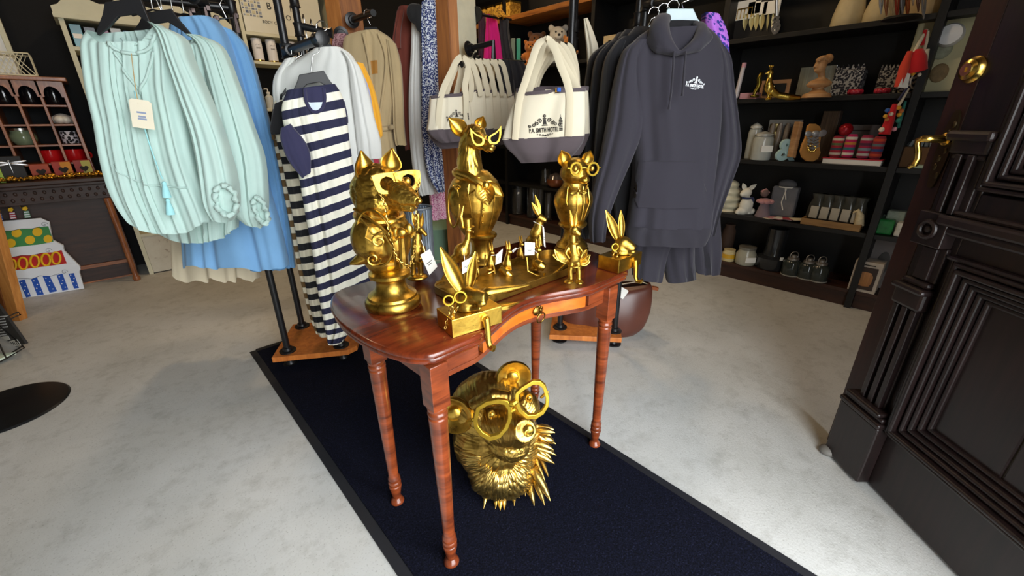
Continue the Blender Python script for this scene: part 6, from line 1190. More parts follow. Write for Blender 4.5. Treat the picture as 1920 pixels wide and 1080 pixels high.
# galvanised bin and green basket behind the busts
c = P(792, 430, d=2.35); n = NT('galvanised'); n.base(n.ramp(n.noise(n.coord('Object'), 9), ((.3, '7c8794'), (.7, 'a4afbb')))); n.set(Metallic=.7, Roughness=.45); top_ = P(792, 388, d=2.35).z
t = thing('ribbed_bin', 'tall ribbed galvanised metal bin standing behind the gold fox', 'bin', (c.x-.02, c.y, 0)); R_ = .075; mb = MB(); n_ = 60
for z in (.0, top_): mb.v += [((R_*(1 if z else .8)+(.004 if i % 2 else 0))*cos(2*pi*i/n_), (R_*(1 if z else .8)+(.004 if i % 2 else 0))*sin(2*pi*i/n_), z) for i in range(n_)]
mb.f = [(i, (i+1) % n_, n_+(i+1) % n_, n_+i) for i in range(n_)]+[tuple(range(n_-1, -1, -1))]; mb.mi = [0]*len(mb.f); mb.obj('ribbed_body', n.m, t, 20); MB().torus((0, 0, top_), R_+.004, .006, (0, 0, 1), 36).obj('rolled_rim', n.m, t)
c = P(826, 425, d=3.15); zt_ = P(826, 416, d=3.1).z; t = thing('green_pouf', 'round green fabric pouf on the floor below the pink floral skirt', 'pouf', (c.x, c.y, 0)); MB().lathe([(.002, 0), (.14, 0), (.17, .05), (.175, zt_*.6), (.15, zt_*.93), (.08, zt_), (.002, zt_)], (0, 0, 0), 24).obj('cover', cloth('sage_cloth', '6f8f78'), t); MB().torus((0, 0, zt_*.5), .176, .004, (0, 0, 1), 30).obj('piping', CREAMC, t)
# ------------------------------------------------------------------ black shelf wall on the right
SX, SB = 3.55, 3.90; LEV = (.13, .53, .955, 1.38, 1.78); BAYS = (-.55, .345, 1.52, 2.72, 3.92, 5.0)
DARKPL = wood('dark_plinth', '24120b', '3d2013', .5, (20, 3, 20), 2.5); TOPW = wood('orange_top_plank', '7a4518', 'b8742c', .5, (18, 2, 18), 2)
for b in range(5):
    y0, y1 = BAYS[b], BAYS[b+1]; lbl = ('beside the open door', 'right of the charcoal hoodie', 'hidden behind the charcoal hoodie', 'with the teddies, behind the canvas totes', 'in the far corner behind the deer bust')[b]
    t = thing('black_shelf_unit', 'black painted shelf unit on the right wall '+lbl, 'shelf', (3.72, (y0+y1)/2, 0))
    for y in ((y0, y1) if b == 0 else (y1,)): bx('upright', BLACKW, t, SX-.015, SB, y-.02, y+.02, 0, 2.6)
    bx('back_board', BLACKW, t, SB-.01, SB+.01, y0+.02, y1-.02, .1, 2.6); bx('plinth', DARKPL, t, SX+.02, SB, y0+.02, y1-.02, 0, .105)
    bx('bottom_board', DARKPL, t, SX, SB, y0+.02, y1-.02, .105, .13)
    for z in LEV[1:]: bx('shelf_board', BLACKW, t, SX, SB, y0+.02, y1-.02, z-.03, z)
    bx('top_shelf', TOPW if b >= 3 else BLACKW, t, SX-(.03 if b >= 3 else 0), SB, y0+.02, y1-.02, 2.235, 2.28)
def sfig(name, label, cat, px, lev, off=.1, group=None):
    q = P(px, 400, x=SX+off); t, F = fig(name, label, cat, (SX+off, q.y, LEV[lev]+.001 if isinstance(lev, int) else lev+.001), group); return t, F
def sbox(name, label, cat, px0, px1, pyt, lev, off, dep, mat, group=None, part='box', bev=.002, tilt=0):
    X = SX+off; a, b = P(px0, pyt, x=X), P(px1, pyt, x=X); z0 = LEV[lev]+.001; t = thing(name, label, cat, (X, (a.y+b.y)/2, z0), 0, group); h = max(.01, (a.z+b.z)/2-z0)
    w = abs(a.y-b.y); MB().box((dep/2, 0, h/2), (dep, w, h), (0, tilt, 0)).obj(part, mat, t, 0, bev); return t, w, h
def slathe(name, label, cat, px, wpx, pyt, lev, off, prof, mat, group=None, part='body'):
    t, F = sfig(name, label, cat, px, lev, off, group); h = F.p(px, pyt).z; r = F.k(wpx/2); return t, F, r, h, MB().lathe([(a*r, b*h) for a, b in prof], (0, 0, 0), 24).obj(part, mat, t, 45)
G = lambda n: M(n, {'kraft': 'a07a4a', 'grey': '8b8883', 'pinkc': 'c98f9c'}[n], .7)
LINEN = M('linen_form', 'cdbf9a', .85, 0, .06, 30, .3, 400, .001)
# top level: earrings board, necklace busts, jewellery
t, w, h = sbox('earring_board', 'black board with white edges displaying carded earrings at the top left', 'display', 1373, 1466, -20, 4, .12, .012, M('black_card', '101012', .6), part='board')
for px0, px1, py0, py1 in ((1378, 1412, 5, 34), (1405, 1424, 5, 24), (1418, 1436, 6, 26), (1434, 1458, 4, 24)):
    a, b = P(px0, py0, x=SX+.115), P(px1, py1, x=SX+.115); MB().box((.0-.007, (a.y+b.y)/2-t.location.y, (a.z+b.z)/2-t.location.z), (.003, abs(a.y-b.y), abs(a.z-b.z))).obj('card', WHITEP, t, 0)
for i, px in enumerate((1399, 1411, 1420, 1430, 1441, 1450)):
    a, b = P(px, 26, x=SX+.11), P(px-3, 57, x=SX+.11); MB().ear(a, b, .018 if i < 4 else .008, (-1, 0, 0), .3, .002, 8, 5, .5).obj('leaf_earring', M('pale_gold_leaf', 'c9bf8a', .35, .5, .1), t, 60, 0, True)
a, b = P(1384, 18, x=SX+.11), P(1408, 32, x=SX+.11); mb = MB()
for i in range(5): y = a.y+(b.y-a.y)*i/4; mb.tube([(SX+.108, y, a.z), (SX+.108, y, b.z)], .003, 6)
mb.tube([(SX+.108, a.y, a.z), (SX+.108, b.y, a.z)], .004, 6).obj('hair_comb', BRASS, t, 60, 0, True)
for s_, px in (('edge', 1371), ('edge', 1468)): a, b = P(px, -20, x=SX+.118), P(px-4, 72, x=SX+.118); MB().tube([a, (a.x, a.y, LEV[4]+.004)], .006, 6).obj('white_edge', WHITEP, t, 60, 0, True)
t, F = sfig('key_ring', 'silver filigree key ring hanging at the right edge of the earring board', 'key ring', 1455, LEV[4], .1); mb = MB()
for py, rr_ in ((52, 7), (44, 5), (36, 4), (57, 5)): mb.torus(F.p(1454, py), F.k(rr_), F.k(1.6), (0, -1, 0), 14, 6).torus(F.p(1458, py-3), F.k(rr_*.6), F.k(1.3), (0, -1, 0), 12, 6)
mb.tube([F.p(1456, -5), F.p(1456, 30)], F.k(3), 8); mb.obj('filigree', M('pewter', '9a9692', .4, .8), t)
for i, (px, wd, yb) in enumerate(((1497, 52, 58), (1550, 60, 52), (1612, 62, 45))):
    t, F, r, h, o = slathe('necklace_bust', ('leftmost linen necklace bust on the top shelf', 'middle linen necklace bust on the top shelf', 'rightmost linen necklace bust on the top shelf, darker')[i], 'bust', px, wd, -70, 4, .14, [(.0, 0), (.95, .0), (1.0, .02), (.96, .2), (.78, .42), (.62, .55), (.66, .68), (.9, .8), (.7, .9), (.3, .95), (.0, .96)], LINEN if i < 2 else M('linen_dark', 'a38d68', .85, 0, .06, 30), 'necklace busts on the top shelf', 'torso')
    if i == 0: MB().torus((0, 0, h*.5), r*.68, .008, (.2, 0, 1), 24).obj('white_cord', WHITEP, t)
t, F = sfig('necklace_stand', 'stand hung with beaded and chain necklaces at the right of the top shelf', 'jewellery', 1688, 4, .16); mb = MB().tube([F.p(1640, -30), F.p(1735, -40)], .008, 8).tube([F.p(1690, -34), F.p(1690, 34)], .008, 8).lathe([(.001, 0), (.09, 0), (.08, .012), (.001, .014)], F.p(1690, 36), 20)
mb.obj('stand', BLACKP, t); rnd = random.Random(5)
for i in range(9):
    x = 1648+i*10; L = rnd.uniform(8, 36); nm = ('silver', '9c6a4a', 'c9b48a', 'a83a2a', '8a8a90')[i % 5]
    MB().tube([F.p(x, -34), F.p(x+2, L-16, -.01), F.p(x+4, L, -.012), F.p(x+6, L-16, -.01), F.p(x+9, -34)], .005, 6).obj('necklace', M('neck_%d' % i, ('9a9a9e', '8c5a3a', 'b8a27a', '9a3a2a', '77777c', 'a0522d', 'b0a090', '6a4a3a', '8a8a8e')[i], .4, .3, .1), t, 60)
# level 3: tube box, peacock, frame, silver book, wooden bust, basket, ball, dishes
t, w, h = sbox('pink_box', 'small pink box under the glass tube at the left of the middle shelf', 'box', 1388, 1420, 174, 3, .06, .08, M('pink_card', 'c08f9a', .6))
t, F = sfig('glass_tube', 'slim clear bottle tube with pink cap leaning at the left of the shelf', 'bottle', 1384, 3, .12); MB().tube([F.p(1379, 184), F.p(1381, 178), F.p(1394, 126)], [.014, .016, .014], 12).obj('tube', M('clear_pale', 'b9b3b6', .12, 0, .1), t); MB().tube([F.p(1394, 127), F.p(1396, 118)], .015, 12).obj('cap', M('pink_card', 'c08f9a', .6), t)
t, F = sfig('brass_seahorse', 'small dark brass seahorse figure left of the brass peacock', 'figurine', 1420, 3, .12); mb = MB().tube([F.p(*a) for a in ((1414, 178), (1416, 172), (1421, 165), (1424, 156), (1423, 147), (1427, 138), (1432, 137))], [F.k(q) for q in (3, 3.5, 4, 4.5, 4, 3.5, 1.5)], 10).ell(F.p(1415, 180), (F.k(8), F.k(6), F.k(3))); mb.obj('body', M('dark_brass', '7a6a2a', .3, 1, .2), t, 60)
t, F = sfig('brass_peacock', 'polished brass peacock with long trailing tail on the middle shelf', 'figurine', 1446, 3, .03); BR2_ = gold('polished_brass', 'd9b95a', '8f7430', .18, 10, bump=0)
mb = prims(MB(), F, [('e', 1442, 164, 0, 9, 8, 12, (0, -.4, 0)), ('t', [(1441, 157, 0, 7), (1443, 146, 0, 4.5), (1444, 138, 0, 4)]), ('e', 1445, 136, 0, 5, 5, 5), ('t', [(1441, 136, 0, 2.5), (1434, 139, 0, 1)]), ('t', [(1446, 170, 0, 8), (1458, 178, -.01, 6), (1478, 182, -.03, 6), (1500, 183, -.04, 4)]), ('t', [(1441, 172, 0, 3), (1440, 186, 0, 2.2)]), ('t', [(1445, 174, 0, 3), (1444, 186, 0, 2.2)]), ('e', 1440, 186, -.005, 7, 6, 2)])
mb.blob('body', BR2_, t, .004, 2)
for q in (-1, 0, 1): MB().tube([F.p(1445, 132), F.p(1446+q*3, 124)], .0025, 6).ell(F.p(1446+q*3, 124), .006).obj('crest_feather', BR2_, t)
t, w, h = sbox('photo_frame', 'small leaning wooden photo frame with dark picture behind the peacock', 'frame', 1428, 1484, 150, 3, .16, .012, M('frame_wood', '9a7350', .5), part='frame'); MB().box((-.002, 0, h/2), (.012, w-.05, h-.05)).obj('picture', M('dark_photo', '131316', .3), t, 0)
t, w, h = sbox('silver_album', 'silver striped album standing behind the wooden head bust', 'album', 1503, 1570, 124, 3, .2, .04, M('silver_cover', 'b9bdb8', .25, .8, .25, 3, scale=(1, 30, 1)))
WB = wood('light_wood_bust', 'a3744a', 'c49a6c', .45, (3, 3, 16), 3)
t, F = sfig('wooden_head_bust', 'carved pale wooden bust of a head with topknot hair and bare shoulders', 'bust', 1535, 3, .11)
mb = prims(MB(), F, [('e', 1538, 124, 0, 10, 10, 12.5), ('e', 1543, 114, .01, 11, 11, 9), ('e', 1553, 110, .01, 8, 8, 8), ('t', [(1540, 132, 0, 6), (1541, 148, 0, 5.5)]), ('e', 1534, 159, 0, 21, 13, 6.5), ('t', [(1518, 158, 0, 5), (1541, 150, 0, 7), (1556, 158, 0, 5)]), ('t', [(1529, 124, -.004, 2.5), (1525, 126, -.006, 1.2)]), ('e', 1531, 132, -.004, 4, 4, 3)]); mb.blob('head_and_shoulders', WB, t, .004, 1)
mb = MB()
for k in range(7): mb.ell(F.p(1534+3*k, 108+abs(3-k)*1.5, -.02), F.k(3.6), None, 8, 6)
mb.obj('curled_hair', WB, t, 60)
mb = MB().lathe([(.001, 0), (F.k(24), 0), (F.k(22), F.k(6)), (F.k(14), F.k(9)), (F.k(9), F.k(14)), (F.k(10), F.k(22)), (.001, F.k(23))], F.p(1530, 183)*1.0, 20); mb.obj('base', WB, t)
for i, (px, c) in enumerate(((1541, 'red and white'), (1586, 'plain red'))):
    t, F = sfig('red_flower_dish', c+' flower-shaped dish at the front of the middle shelf', 'dish', px, 3, .05, 'red dishes'); mb = MB()
    for k in range(7): a = k*2*pi/7; mb.ell((F.k(8)*cos(a), F.k(8)*sin(a), F.k(5)), (F.k(5), F.k(5), F.k(5)))
    mb.ell((0, 0, F.k(5)), (F.k(8), F.k(8), F.k(4))).blob('petals', M('dish_red', 'b02438', .3, 0, .2, 60), t, .004, 2)
PATB = print_mat('navy_lattice', '20222f', 'a5a6a6', 75, .6, 'Object')
for px0, px1, lb in ((1566, 1622, 'navy and white lattice fabric basket left of the patterned ball'), (1650, 1692, 'navy and white lattice fabric basket right of the patterned ball')):
    t, w, h = sbox('lattice_basket', lb, 'basket', px0, px1, 130, 3, .16, .12, PATB, 'lattice fabric baskets', 'basket_body', .01)
    mb = MB(); k = 6
    for i in range(k): y = -w/2+w*(i+.5)/k; mb.prism([(-w/k/2, 0), (w/k/2, 0), (0, .03)], .01, Matrix(((0, 0, 1, .006), (1, 0, 0, y), (0, 1, 0, h), (0, 0, 0, 1))))
    mb.obj('zigzag_rim', PATB, t, 0)
t, F = sfig('patterned_ball', 'round blue and white mandala patterned pouch on the middle shelf', 'pouch', 1632, 3, .11)
n = NT('mandala'); v = n.coord('Object'); wv = n.n('ShaderNodeTexWave', wave_type='RINGS', rings_direction='Y'); wv.inputs['Scale'].default_value = 12; wv.inputs['Distortion'].default_value = 3; wv.inputs['Detail Scale'].default_value = 6; n.l(v, wv.inputs['Vector']); n.base(n.ramp(wv.outputs['Fac'], ((.4, '23263f'), (.55, 'b9ab98')))); n.set(Roughness=.8)
MB().ell((0, 0, F.k(22)), (F.k(31), F.k(18), F.k(23)), None, 28, 18).obj('body', n.m, t, 60); MB().torus((0, -F.k(15), F.k(22)), F.k(17), .004, (0, 1, 0), 30).torus((0, -F.k(11), F.k(22)), F.k(24), .004, (0, 1, 0), 30).obj('piping', M('white_piping', 'cfc9c0', .8), t)
# tassels on the upright
def tassel_hang(label, strands, blobs, tag_=None, px=1700, off=-.035):
    t, F = fig('tassel_garland', label, 'tassel', (SX+off, P(px, 200, x=SX+off).y, 1.2), 'tassel garlands on the shelf upright')
    for pts, r, m, nm in strands: MB().tube([F.p(x, y) for x, y in pts], r if isinstance(r, list) else r, 9).obj(nm, m, t, 60)
    for x, y, r, m in blobs: MB().ell(F.p(x, y, -.012), F.k(r), None, 10, 7).obj('pompom', m, t, 60)
    if tag_: MB().slab([F.p(x, y, -.02) for x, y in tag_], (0, .002, 0)).obj('price_tag', WHITEP, t, 0)
    return t
TR = cloth('tassel_red', 'c3161f'); TO = cloth('tassel_orange', 'd0402a'); TC = cloth('tassel_cream', 'd8cdb4'); TN = cloth('tassel_navy', '23284a'); TG = cloth('tassel_teal', '2a7a6e')
cols_ = [cloth('pom_%d' % i, c) for i, c in enumerate(('e0a52a', 'e8dcc8', '2f5fae', 'd8343f', '2f8f7a', 'd87a3a', 'e8a0b0'))]
tassel_hang('red tassel with cream strands and white tag hanging high on the upright',
    [([(1738, 55), (1726, 75), (1714, 98)], [.006, .01, .008], TC, 'cream_strand'), ([(1740, 58), (1737, 78), (1732, 98)], [.006, .009, .006], TC, 'cream_strand'), ([(1735, 56), (1729, 85)], .009, TR, 'red_strand'), ([(1722, 92), (1718, 108), (1716, 134)], [.02, .045, .052], TR, 'red_tassel'), ([(1706, 96), (1696, 125), (1684, 163)], [.012, .025, .02], TO, 'red_tail'), ([(1702, 118), (1694, 145)], [.01, .014], TC, 'cream_tail'), ([(1738, 92), (1730, 120)], [.012, .02], TC, 'cream_tail')],
    [(1712, 138, 3.5, cols_[0]), (1724, 140, 3, cols_[1])], [(1697, 136), (1707, 138), (1702, 165), (1684, 164)], 1712)
tassel_hang('red pompom tassel with rainbow beads hanging low on the upright',
    [([(1704, 166), (1690, 190), (1680, 205)], [.005, .008, .008], TC, 'cream_strand'), ([(1700, 166), (1684, 188)], .006, TN, 'navy_strand'), ([(1678, 195), (1668, 225), (1658, 252)], [.012, .024, .03], TR, 'red_tail'), ([(1698, 190), (1690, 215), (1684, 240)], [.006, .01, .008], TG, 'teal_strand')],
    [(1664, 207, 4, cols_[2]), (1660, 218, 3.5, cols_[0]), (1663, 224, 3.5, cols_[5]), (1685, 202, 4, cols_[0]), (1690, 208, 4, cols_[5]), (1686, 215, 4, cols_[0]), (1684, 226, 4, cols_[4]), (1653, 243, 4.5, cols_[1]), (1677, 242, 4, cols_[6]), (1671, 214, 3.5, cols_[1])], None, 1680, -.05)
a, b = P(1640, 262, x=SX+.06), P(1705, 0, x=SX-.03)
# level 2: jars, tube tray, ampersand, sandal, socks
JARB = [(0, 0), (.95, 0), (1, .03), (1, .72), (.86, .8), (.8, .84), (.0, .85)]
def clipjar(label, px, w, pyt, lev, off, fill, lidm, grp='clip-top jars on the shelves'):
    t, F, r, h, o = slathe('glass_jar', label, 'jar', px, w, pyt, lev, off, [(0, 0), (.95, 0), (1, .03), (1, .72), (.86, .82), (.8, .86), (.74, .86), (.9, .7), (.92, .05), (0, .03)], M('jar_glass', 'a9aca6', .08, 0, .1), grp, 'jar')
    MB().lathe([(0, .035*h), (r*.88, .035*h), (r*.9, .45*h), (0, .5*h)], (0, 0, 0), 20).obj('contents', fill, t); MB().lathe([(0, .85*h), (r*.84, .85*h), (r*.84, .9*h), (r*.5, .95*h), (0, h)], (0, 0, 0), 20).obj('lid', lidm, t)
    MB().tube([(r*1.02, -.01, .6*h), (r*1.1, -.01, .8*h), (r*.9, -.01, .9*h)], .003, 6).torus((0, 0, .83*h), r*.9, .003, (0, 0, 1), 20).obj('wire_clip', CHROME, t)
    MB().box((0, -r*1.0, .4*h), (r*1.2, .004, .22*h)).obj('label', WHITEP, t, 0); return t
clipjar('clip-top glass jar partly hidden at the hoodie sleeve on the sock shelf', 1386, 22, 230, 2, .12, M('brass_fill', 'b59038', .3, .8), M('white_lid', 'c9c9c2', .3))
clipjar('clip-top jar with white label and pink contents in front on the sock shelf', 1403, 34, 246, 2, .05, M('shell_fill', '9a7a6a', .7, 0, .3, 80), M('jar_lid', 'b9b9b2', .2))
t, F, r, h, o = slathe('tall_jar', 'stack of gold and glass lidded jars behind the labelled jar', 'jar', 1420, 26, 230, 2, .18, [(0, 0), (1, 0), (1, .5), (.8, .55), (.95, .6), (.95, .75), (.6, .8), (.8, .86), (.8, .96), (0, 1)], M('brass_jar', '9c8a5a', .25, .6, .3), None)
t, w, h = sbox('tube_tray', 'grey display tray holding a row of clear tubes on the sock shelf', 'tray', 1444, 1506, 224, 2, .17, .02, M('grey_card', '8d8c8a', .7), part='back_card', tilt=-.05)
for i in range(4): MB().lathe([(0, 0), (.018, 0), (.018, h*.62), (.011, h*.68), (.011, h*.72), (0, h*.72)], (-.03, -w/2+w*(i+.6)/4.4, h*.2), 14).obj('tube', M('tube_glass', '8f8274', .12, 0, .2), t)
MB().box((-.03, 0, h*.1), (.07, w, h*.2)).obj('tray', M('grey_wood', '6f6a66', .7), t, 0, .002)
t, F = sfig('ampersand_sign', 'pale blue wooden ampersand sign at the front of the sock shelf', 'sign', 1446, 2, .04); text('ampersand', '&', M('pale_blue_paint', 'a9cdd2', .6), t, Vector(t.location)+Vector((0, 0, F.k(18))), SD, -HD, F.k(52), depth=.012, bold=.006)
t, F = sfig('wooden_plaque', 'thin wooden plaque standing edge-on beside the tube tray', 'plaque', 1494, 2, .09); MB().slab([F.p(x, y) for x, y in ((1500, 228), (1507, 229), (1492, 296), (1485, 295))], (0, .06, 0)).obj('plaque', WB, t, 0, .002); 
t, F = sfig('sandal_ornament', 'tan shoe-sole ornament with silver ribbon lacing on the sock shelf', 'ornament', 1522, 2, .08)
sole = [(1521, 232), (1530, 232), (1538, 237), (1541, 247), (1539, 262), (1537, 275), (1539, 287), (1534, 298), (1525, 303), (1513, 302), (1505, 295), (1502, 284), (1505, 272), (1511, 260), (1514, 246), (1516, 236)]
MB().slab([F.p(x, y) for x, y in sole], (0, .02, 0)).obj('sole', M('tan_board', 'c08a45', .6, 0, .1), t, 0, .003)
mb = MB().ell(F.p(1529, 250, -.015), (F.k(7), F.k(4), F.k(5))).ell(F.p(1516, 251, -.012), (F.k(7), .006, F.k(5)), (0, .3, 0)).ell(F.p(1542, 250, -.012), (F.k(8), .006, F.k(6)), (0, -.2, 0))
for y in (258, 264, 270, 276): mb.tube([F.p(1514, y, -.01), F.p(1525, y+3, -.016), F.p(1535, y-2, -.01)], .006, 6).tube([F.p(1516, y+4, -.01), F.p(1534, y-5, -.012)], .004, 6)
mb.obj('ribbon', M('silver_ribbon', 'a9adb4', .3, .5, .2), t, 60); mb = MB()
for k in range(12): mb.ell(F.p(1522+7*cos(k*2.4), 284+6*sin(k*2.4)-6, -.012), F.k(2.4), None, 8, 5)
mb.obj('gold_flowers', BRASS, t)
t, w, h = sbox('dark_striped_box', 'dark brown striped box standing behind the sandal ornament', 'box', 1545, 1577, 208, 2, .22, .08, M('striped_box', '5b4736', .4, 0, .45, 3, scale=(1, 40, 1)))
t, w, h = sbox('grey_card_box', 'grey printed card box behind the striped socks', 'box', 1584, 1652, 234, 2, .22, .04, M('grey_print_card', '77706e', .7)); MB().box((-.001, 0, h*.85), (.003, w*.5, .008)).obj('print', INK, t, 0)
t, F = sfig('red_glitter_ball', 'red glitter bauble behind the striped socks', 'bauble', 1586, LEV[2]+.14, .2); prims(MB(), F, [('e', 1586, 243, 0, 12, 10, 11)]).obj('bauble', M('red_glitter', 'a31422', .3, .3, .5, 150), t); MB().lathe([(.001, 0), (.02, 0), (.02, .14), (.001, .14)], (0, 0, -.142), 12).obj('stem', BLACKP, t)
t, w, h = sbox('sock_tray', 'white tray with red rim carrying the striped socks', 'tray', 1543, 1655, 297, 2, .03, .12, WHITEP, part='tray'); MB().box((.06, 0, h-.004), (.126, w+.006, .008)).obj('red_rim', M('rim_red', 'b3202e', .5), t, 0); ztr = LEV[2]+h
SC_ = [('a82436', 'd8cdbb', '3a4b5a', '5d6f46'), ('c0185a', 'e3dbcc', '2f6f78', 'c98a3a'), ('a3244a', 'c3c0b8', '7a8f9a', '5a2a44'), ('8c2030', 'c0452a', '2a3f78', '5a6a72')]
for i, (px0, px1, py) in enumerate(((1555, 1580, 255), (1579, 1604, 252), (1607, 1634, 254), (1631, 1658, 256))):
    X = SX+.08; a, b = P(px0, 280, x=X), P(px1, 280, x=X); zt_ = P((px0+px1)/2, py, x=X).z; t = thing('striped_sock_roll', ('green, cream and red striped socks, leftmost roll on the white tray', 'teal, cream and magenta striped socks, second roll on the white tray', 'plum, grey and cream striped socks, third roll on the white tray', 'red, orange and navy striped socks, rightmost roll on the white tray')[i], 'socks', (X, (a.y+b.y)/2, ztr+.002), 0, 'striped socks'); w = abs(a.y-b.y)*.44; H_ = zt_-ztr; n_ = 9
    MB().lathe([(.0, 0), (w*.8, 0), (w, .01), (w, H_-.015), (w*.8, H_), (0, H_)], (0, 0, 0), 18, None, .7, 1).obj('sock', cloth('sock_%d' % i, SC_[i][0]), t, 50)
    for k in range(1, n_): 
        if k % 2: MB().lathe([(w*1.012, H_*k/n_), (w*1.02, H_*(k+.2)/n_), (w*1.02, H_*(k+.8)/n_), (w*1.012, H_*(k+1)/n_)], (0, 0, 0), 18, None, .7, 1).obj('stripe', cloth('sockb_%d_%d' % (i, k), SC_[i][1+(k//2) % 3]), t, 50)
# level 1: pumpkin, rabbit, doll, wrapped gift, cards, tray of bagged gifts
t, F = sfig('white_pumpkin', 'large lumpy white ornament half hidden by the hoodie sleeve', 'ornament', 1366, 1, .14); mb = MB()
for i in range(5): prims(mb, F, [('e', 1366+(i % 2)*5, 346+i*13, 0, 19+2*(i % 3), 16, 9)])
mb.blob('body', M('cream_glaze', 'cfc9ae', .35, 0, .06), t, .006, 2)
t, F = sfig('white_rabbit', 'white rabbit figurine with a navy bow standing beside the lumpy ornament', 'figurine', 1397, 1, .08)
WR = M('white_bisque', 'd8d5c8', .5, 0, .04); mb = prims(MB(), F, [('e', 1399, 385, 0, 12, 10, 17), ('e', 1392, 395, 0, 10, 9, 8), ('e', 1400, 361, 0, 9, 8, 9), ('t', [(1394, 363, -.005, 6), (1389, 366, -.01, 3)]), ('t', [(1385, 395, 0, 5), (1381, 401, 0, 4)]), ('t', [(1403, 385, -.01, 5), (1404, 401, -.012, 4)]), ('e', 1409, 396, 0, 6, 6, 6)]); mb.blob('body', WR, t, .004, 2)
for e_ in (((1397, 355, 0), (1393, 344, 0)), ((1403, 356, 0), (1418, 346, 0))): MB().ear(F.p(*e_[0]), F.p(*e_[1]), F.k(3.5), (-.2, -1, 0), .4, .005, 8, 5, .5).obj('ear', WR, t, 60)
MB().torus(F.p(1400, 371, 0), F.k(7), F.k(1.6), (0, 0, 1), 18).ell(F.p(1408, 376, -.01), (F.k(6), F.k(4), F.k(7))).obj('navy_bow', cloth('navy_ribbon', '28335a'), t)
t, F = sfig('fairy_doll', 'small pink fabric fairy doll right of the white rabbit', 'doll', 1430, 1, .09); PKC = cloth('doll_pink', 'b9868a')
MB().lathe([(.001, 0), (F.k(13), 0), (F.k(12), F.k(3)), (F.k(7), F.k(24)), (F.k(5), F.k(30)), (.001, F.k(31))], (0, 0, 0), 16).obj('skirt', cloth('doll_grey', '7a6a72'), t); mb = MB()
for k in range(7): a = k*2*pi/7; mb.ell((F.k(9)*cos(a), F.k(9)*sin(a), F.k(28)), (F.k(6), F.k(6), F.k(4)))
mb.ell((0, 0, F.k(28)), (F.k(9), F.k(9), F.k(6))).obj('petal_cape', PKC, t); MB().ell(F.p(1434, 362), F.k(7)).obj('head', M('doll_head', '6f5a58', .8), t); MB().tube([F.p(1428, 360), F.p(1436, 356), F.p(1441, 362)], .012, 8).obj('bonnet', PKC, t)
t, w, h = sbox('gauze_gift_bag', 'grey gauze gift bag tied with a white ribbon', 'bag', 1449, 1499, 350, 1, .14, .07, M('grey_gauze', '6f7076', .7, 0, .15, 20), part='bag', bev=.015); mb = MB().ell((.035, 0, h+.015), (.03, w*.36, .035)); mb.obj('gathered_top', M('grey_gauze_top', '5c5d63', .7), t); MB().tube([(-.004, -w*.05, h*.95), (-.006, w*.02, h*.5), (-.006, -w*.1, h*.25)], .004, 6).tube([(-.004, 0, h*.95), (-.006, -w*.12, h*.6)], .004, 6).torus((.035, 0, h-.005), w*.3, .005, (0, 0, 1), 16).obj('ribbon', WHITEP, t)
cc = ('d8d0c0', 'c98f98', 'e8e4dc', 'a83a4a', 'd8cdb0')
for i in range(5):
    q = P(1438+15*i, 408+1.2*i, x=SX+.05); o = MB().box((0, 0, .0015), (.09, .12, .002), (0, 0, .3*i-.6)).obj('greeting_card', M('card_%d' % i, cc[i], .5, 0, .1, 30), None, 0); o.location = (SX+.075, q.y, LEV[1]+.001+.0045*i); MAT[o] = Matrix.Translation(o.location); tag(o, ('cream', 'pink', 'white', 'red', 'ivory')[i]+' greeting card in the fan of cards lying before the gauze bag', 'card', 'greeting cards on the shelf')
X = SX+.02; a, b = P(1503, 410, x=X), P(1618, 415, x=X); t = thing('wooden_tray', 'low wooden tray holding bagged white gifts on the right of the shelf', 'tray', (X+.11, (a.y+b.y)/2, LEV[1]+.001)); w = abs(a.y-b.y)
TW = wood('pale_tray', '7a5a34', '9c7848', .5, (20, 3, 20), 2); MB().box((0, 0, .005), (.24, w, .01)).obj('base', TW, t, 0)
for s in (-1, 1): MB().box((s*.115, 0, .022), (.012, w, .044)).obj('rail', TW, t, 0, .002); MB().box((0, s*(w/2-.006), .022), (.22, .012, .044)).obj('end', TW, t, 0, .002)
BAGM = M('cellophane_bag', '3c3d38', .15, 0, .3, 12)
for i in range(5):
    y = t.location.y+w/2-.05-i*(w-.1)/4; o = thing('bagged_gift', ('first', 'second', 'third', 'fourth', 'fifth')[i]+' cellophane bag from the left in the wooden tray, white sachet inside', 'bag', (X+.11, y, LEV[1]+.012), 0, 'cellophane bags in the tray'); h = .2
    MB().lathe([(0, 0), (.055, 0), (.058, .02), (.05, h*.6), (.035, h*.82), (.05, h), (.02, h), (0, h*.9)], (0, 0, 0), 12, None, .75, 1).obj('cellophane', BAGM, o, 60); MB().box((-.045, 0, h*.36), (.01, .05, h*.42), (0, .12, 0)).obj('sachet', M('pale_sachet', 'a9a496', .7), o, 0, .003)
    if i == 4: MB().tube([(-.06, -.03, .02), (-.062, -.02, .09), (-.06, .0, .12), (-.058, .02, .1)], [.03, .022, .014, .006], 10).obj('cream_shoe', M('cream_lace', 'c9bb98', .7, 0, .15, 60), o, 60)
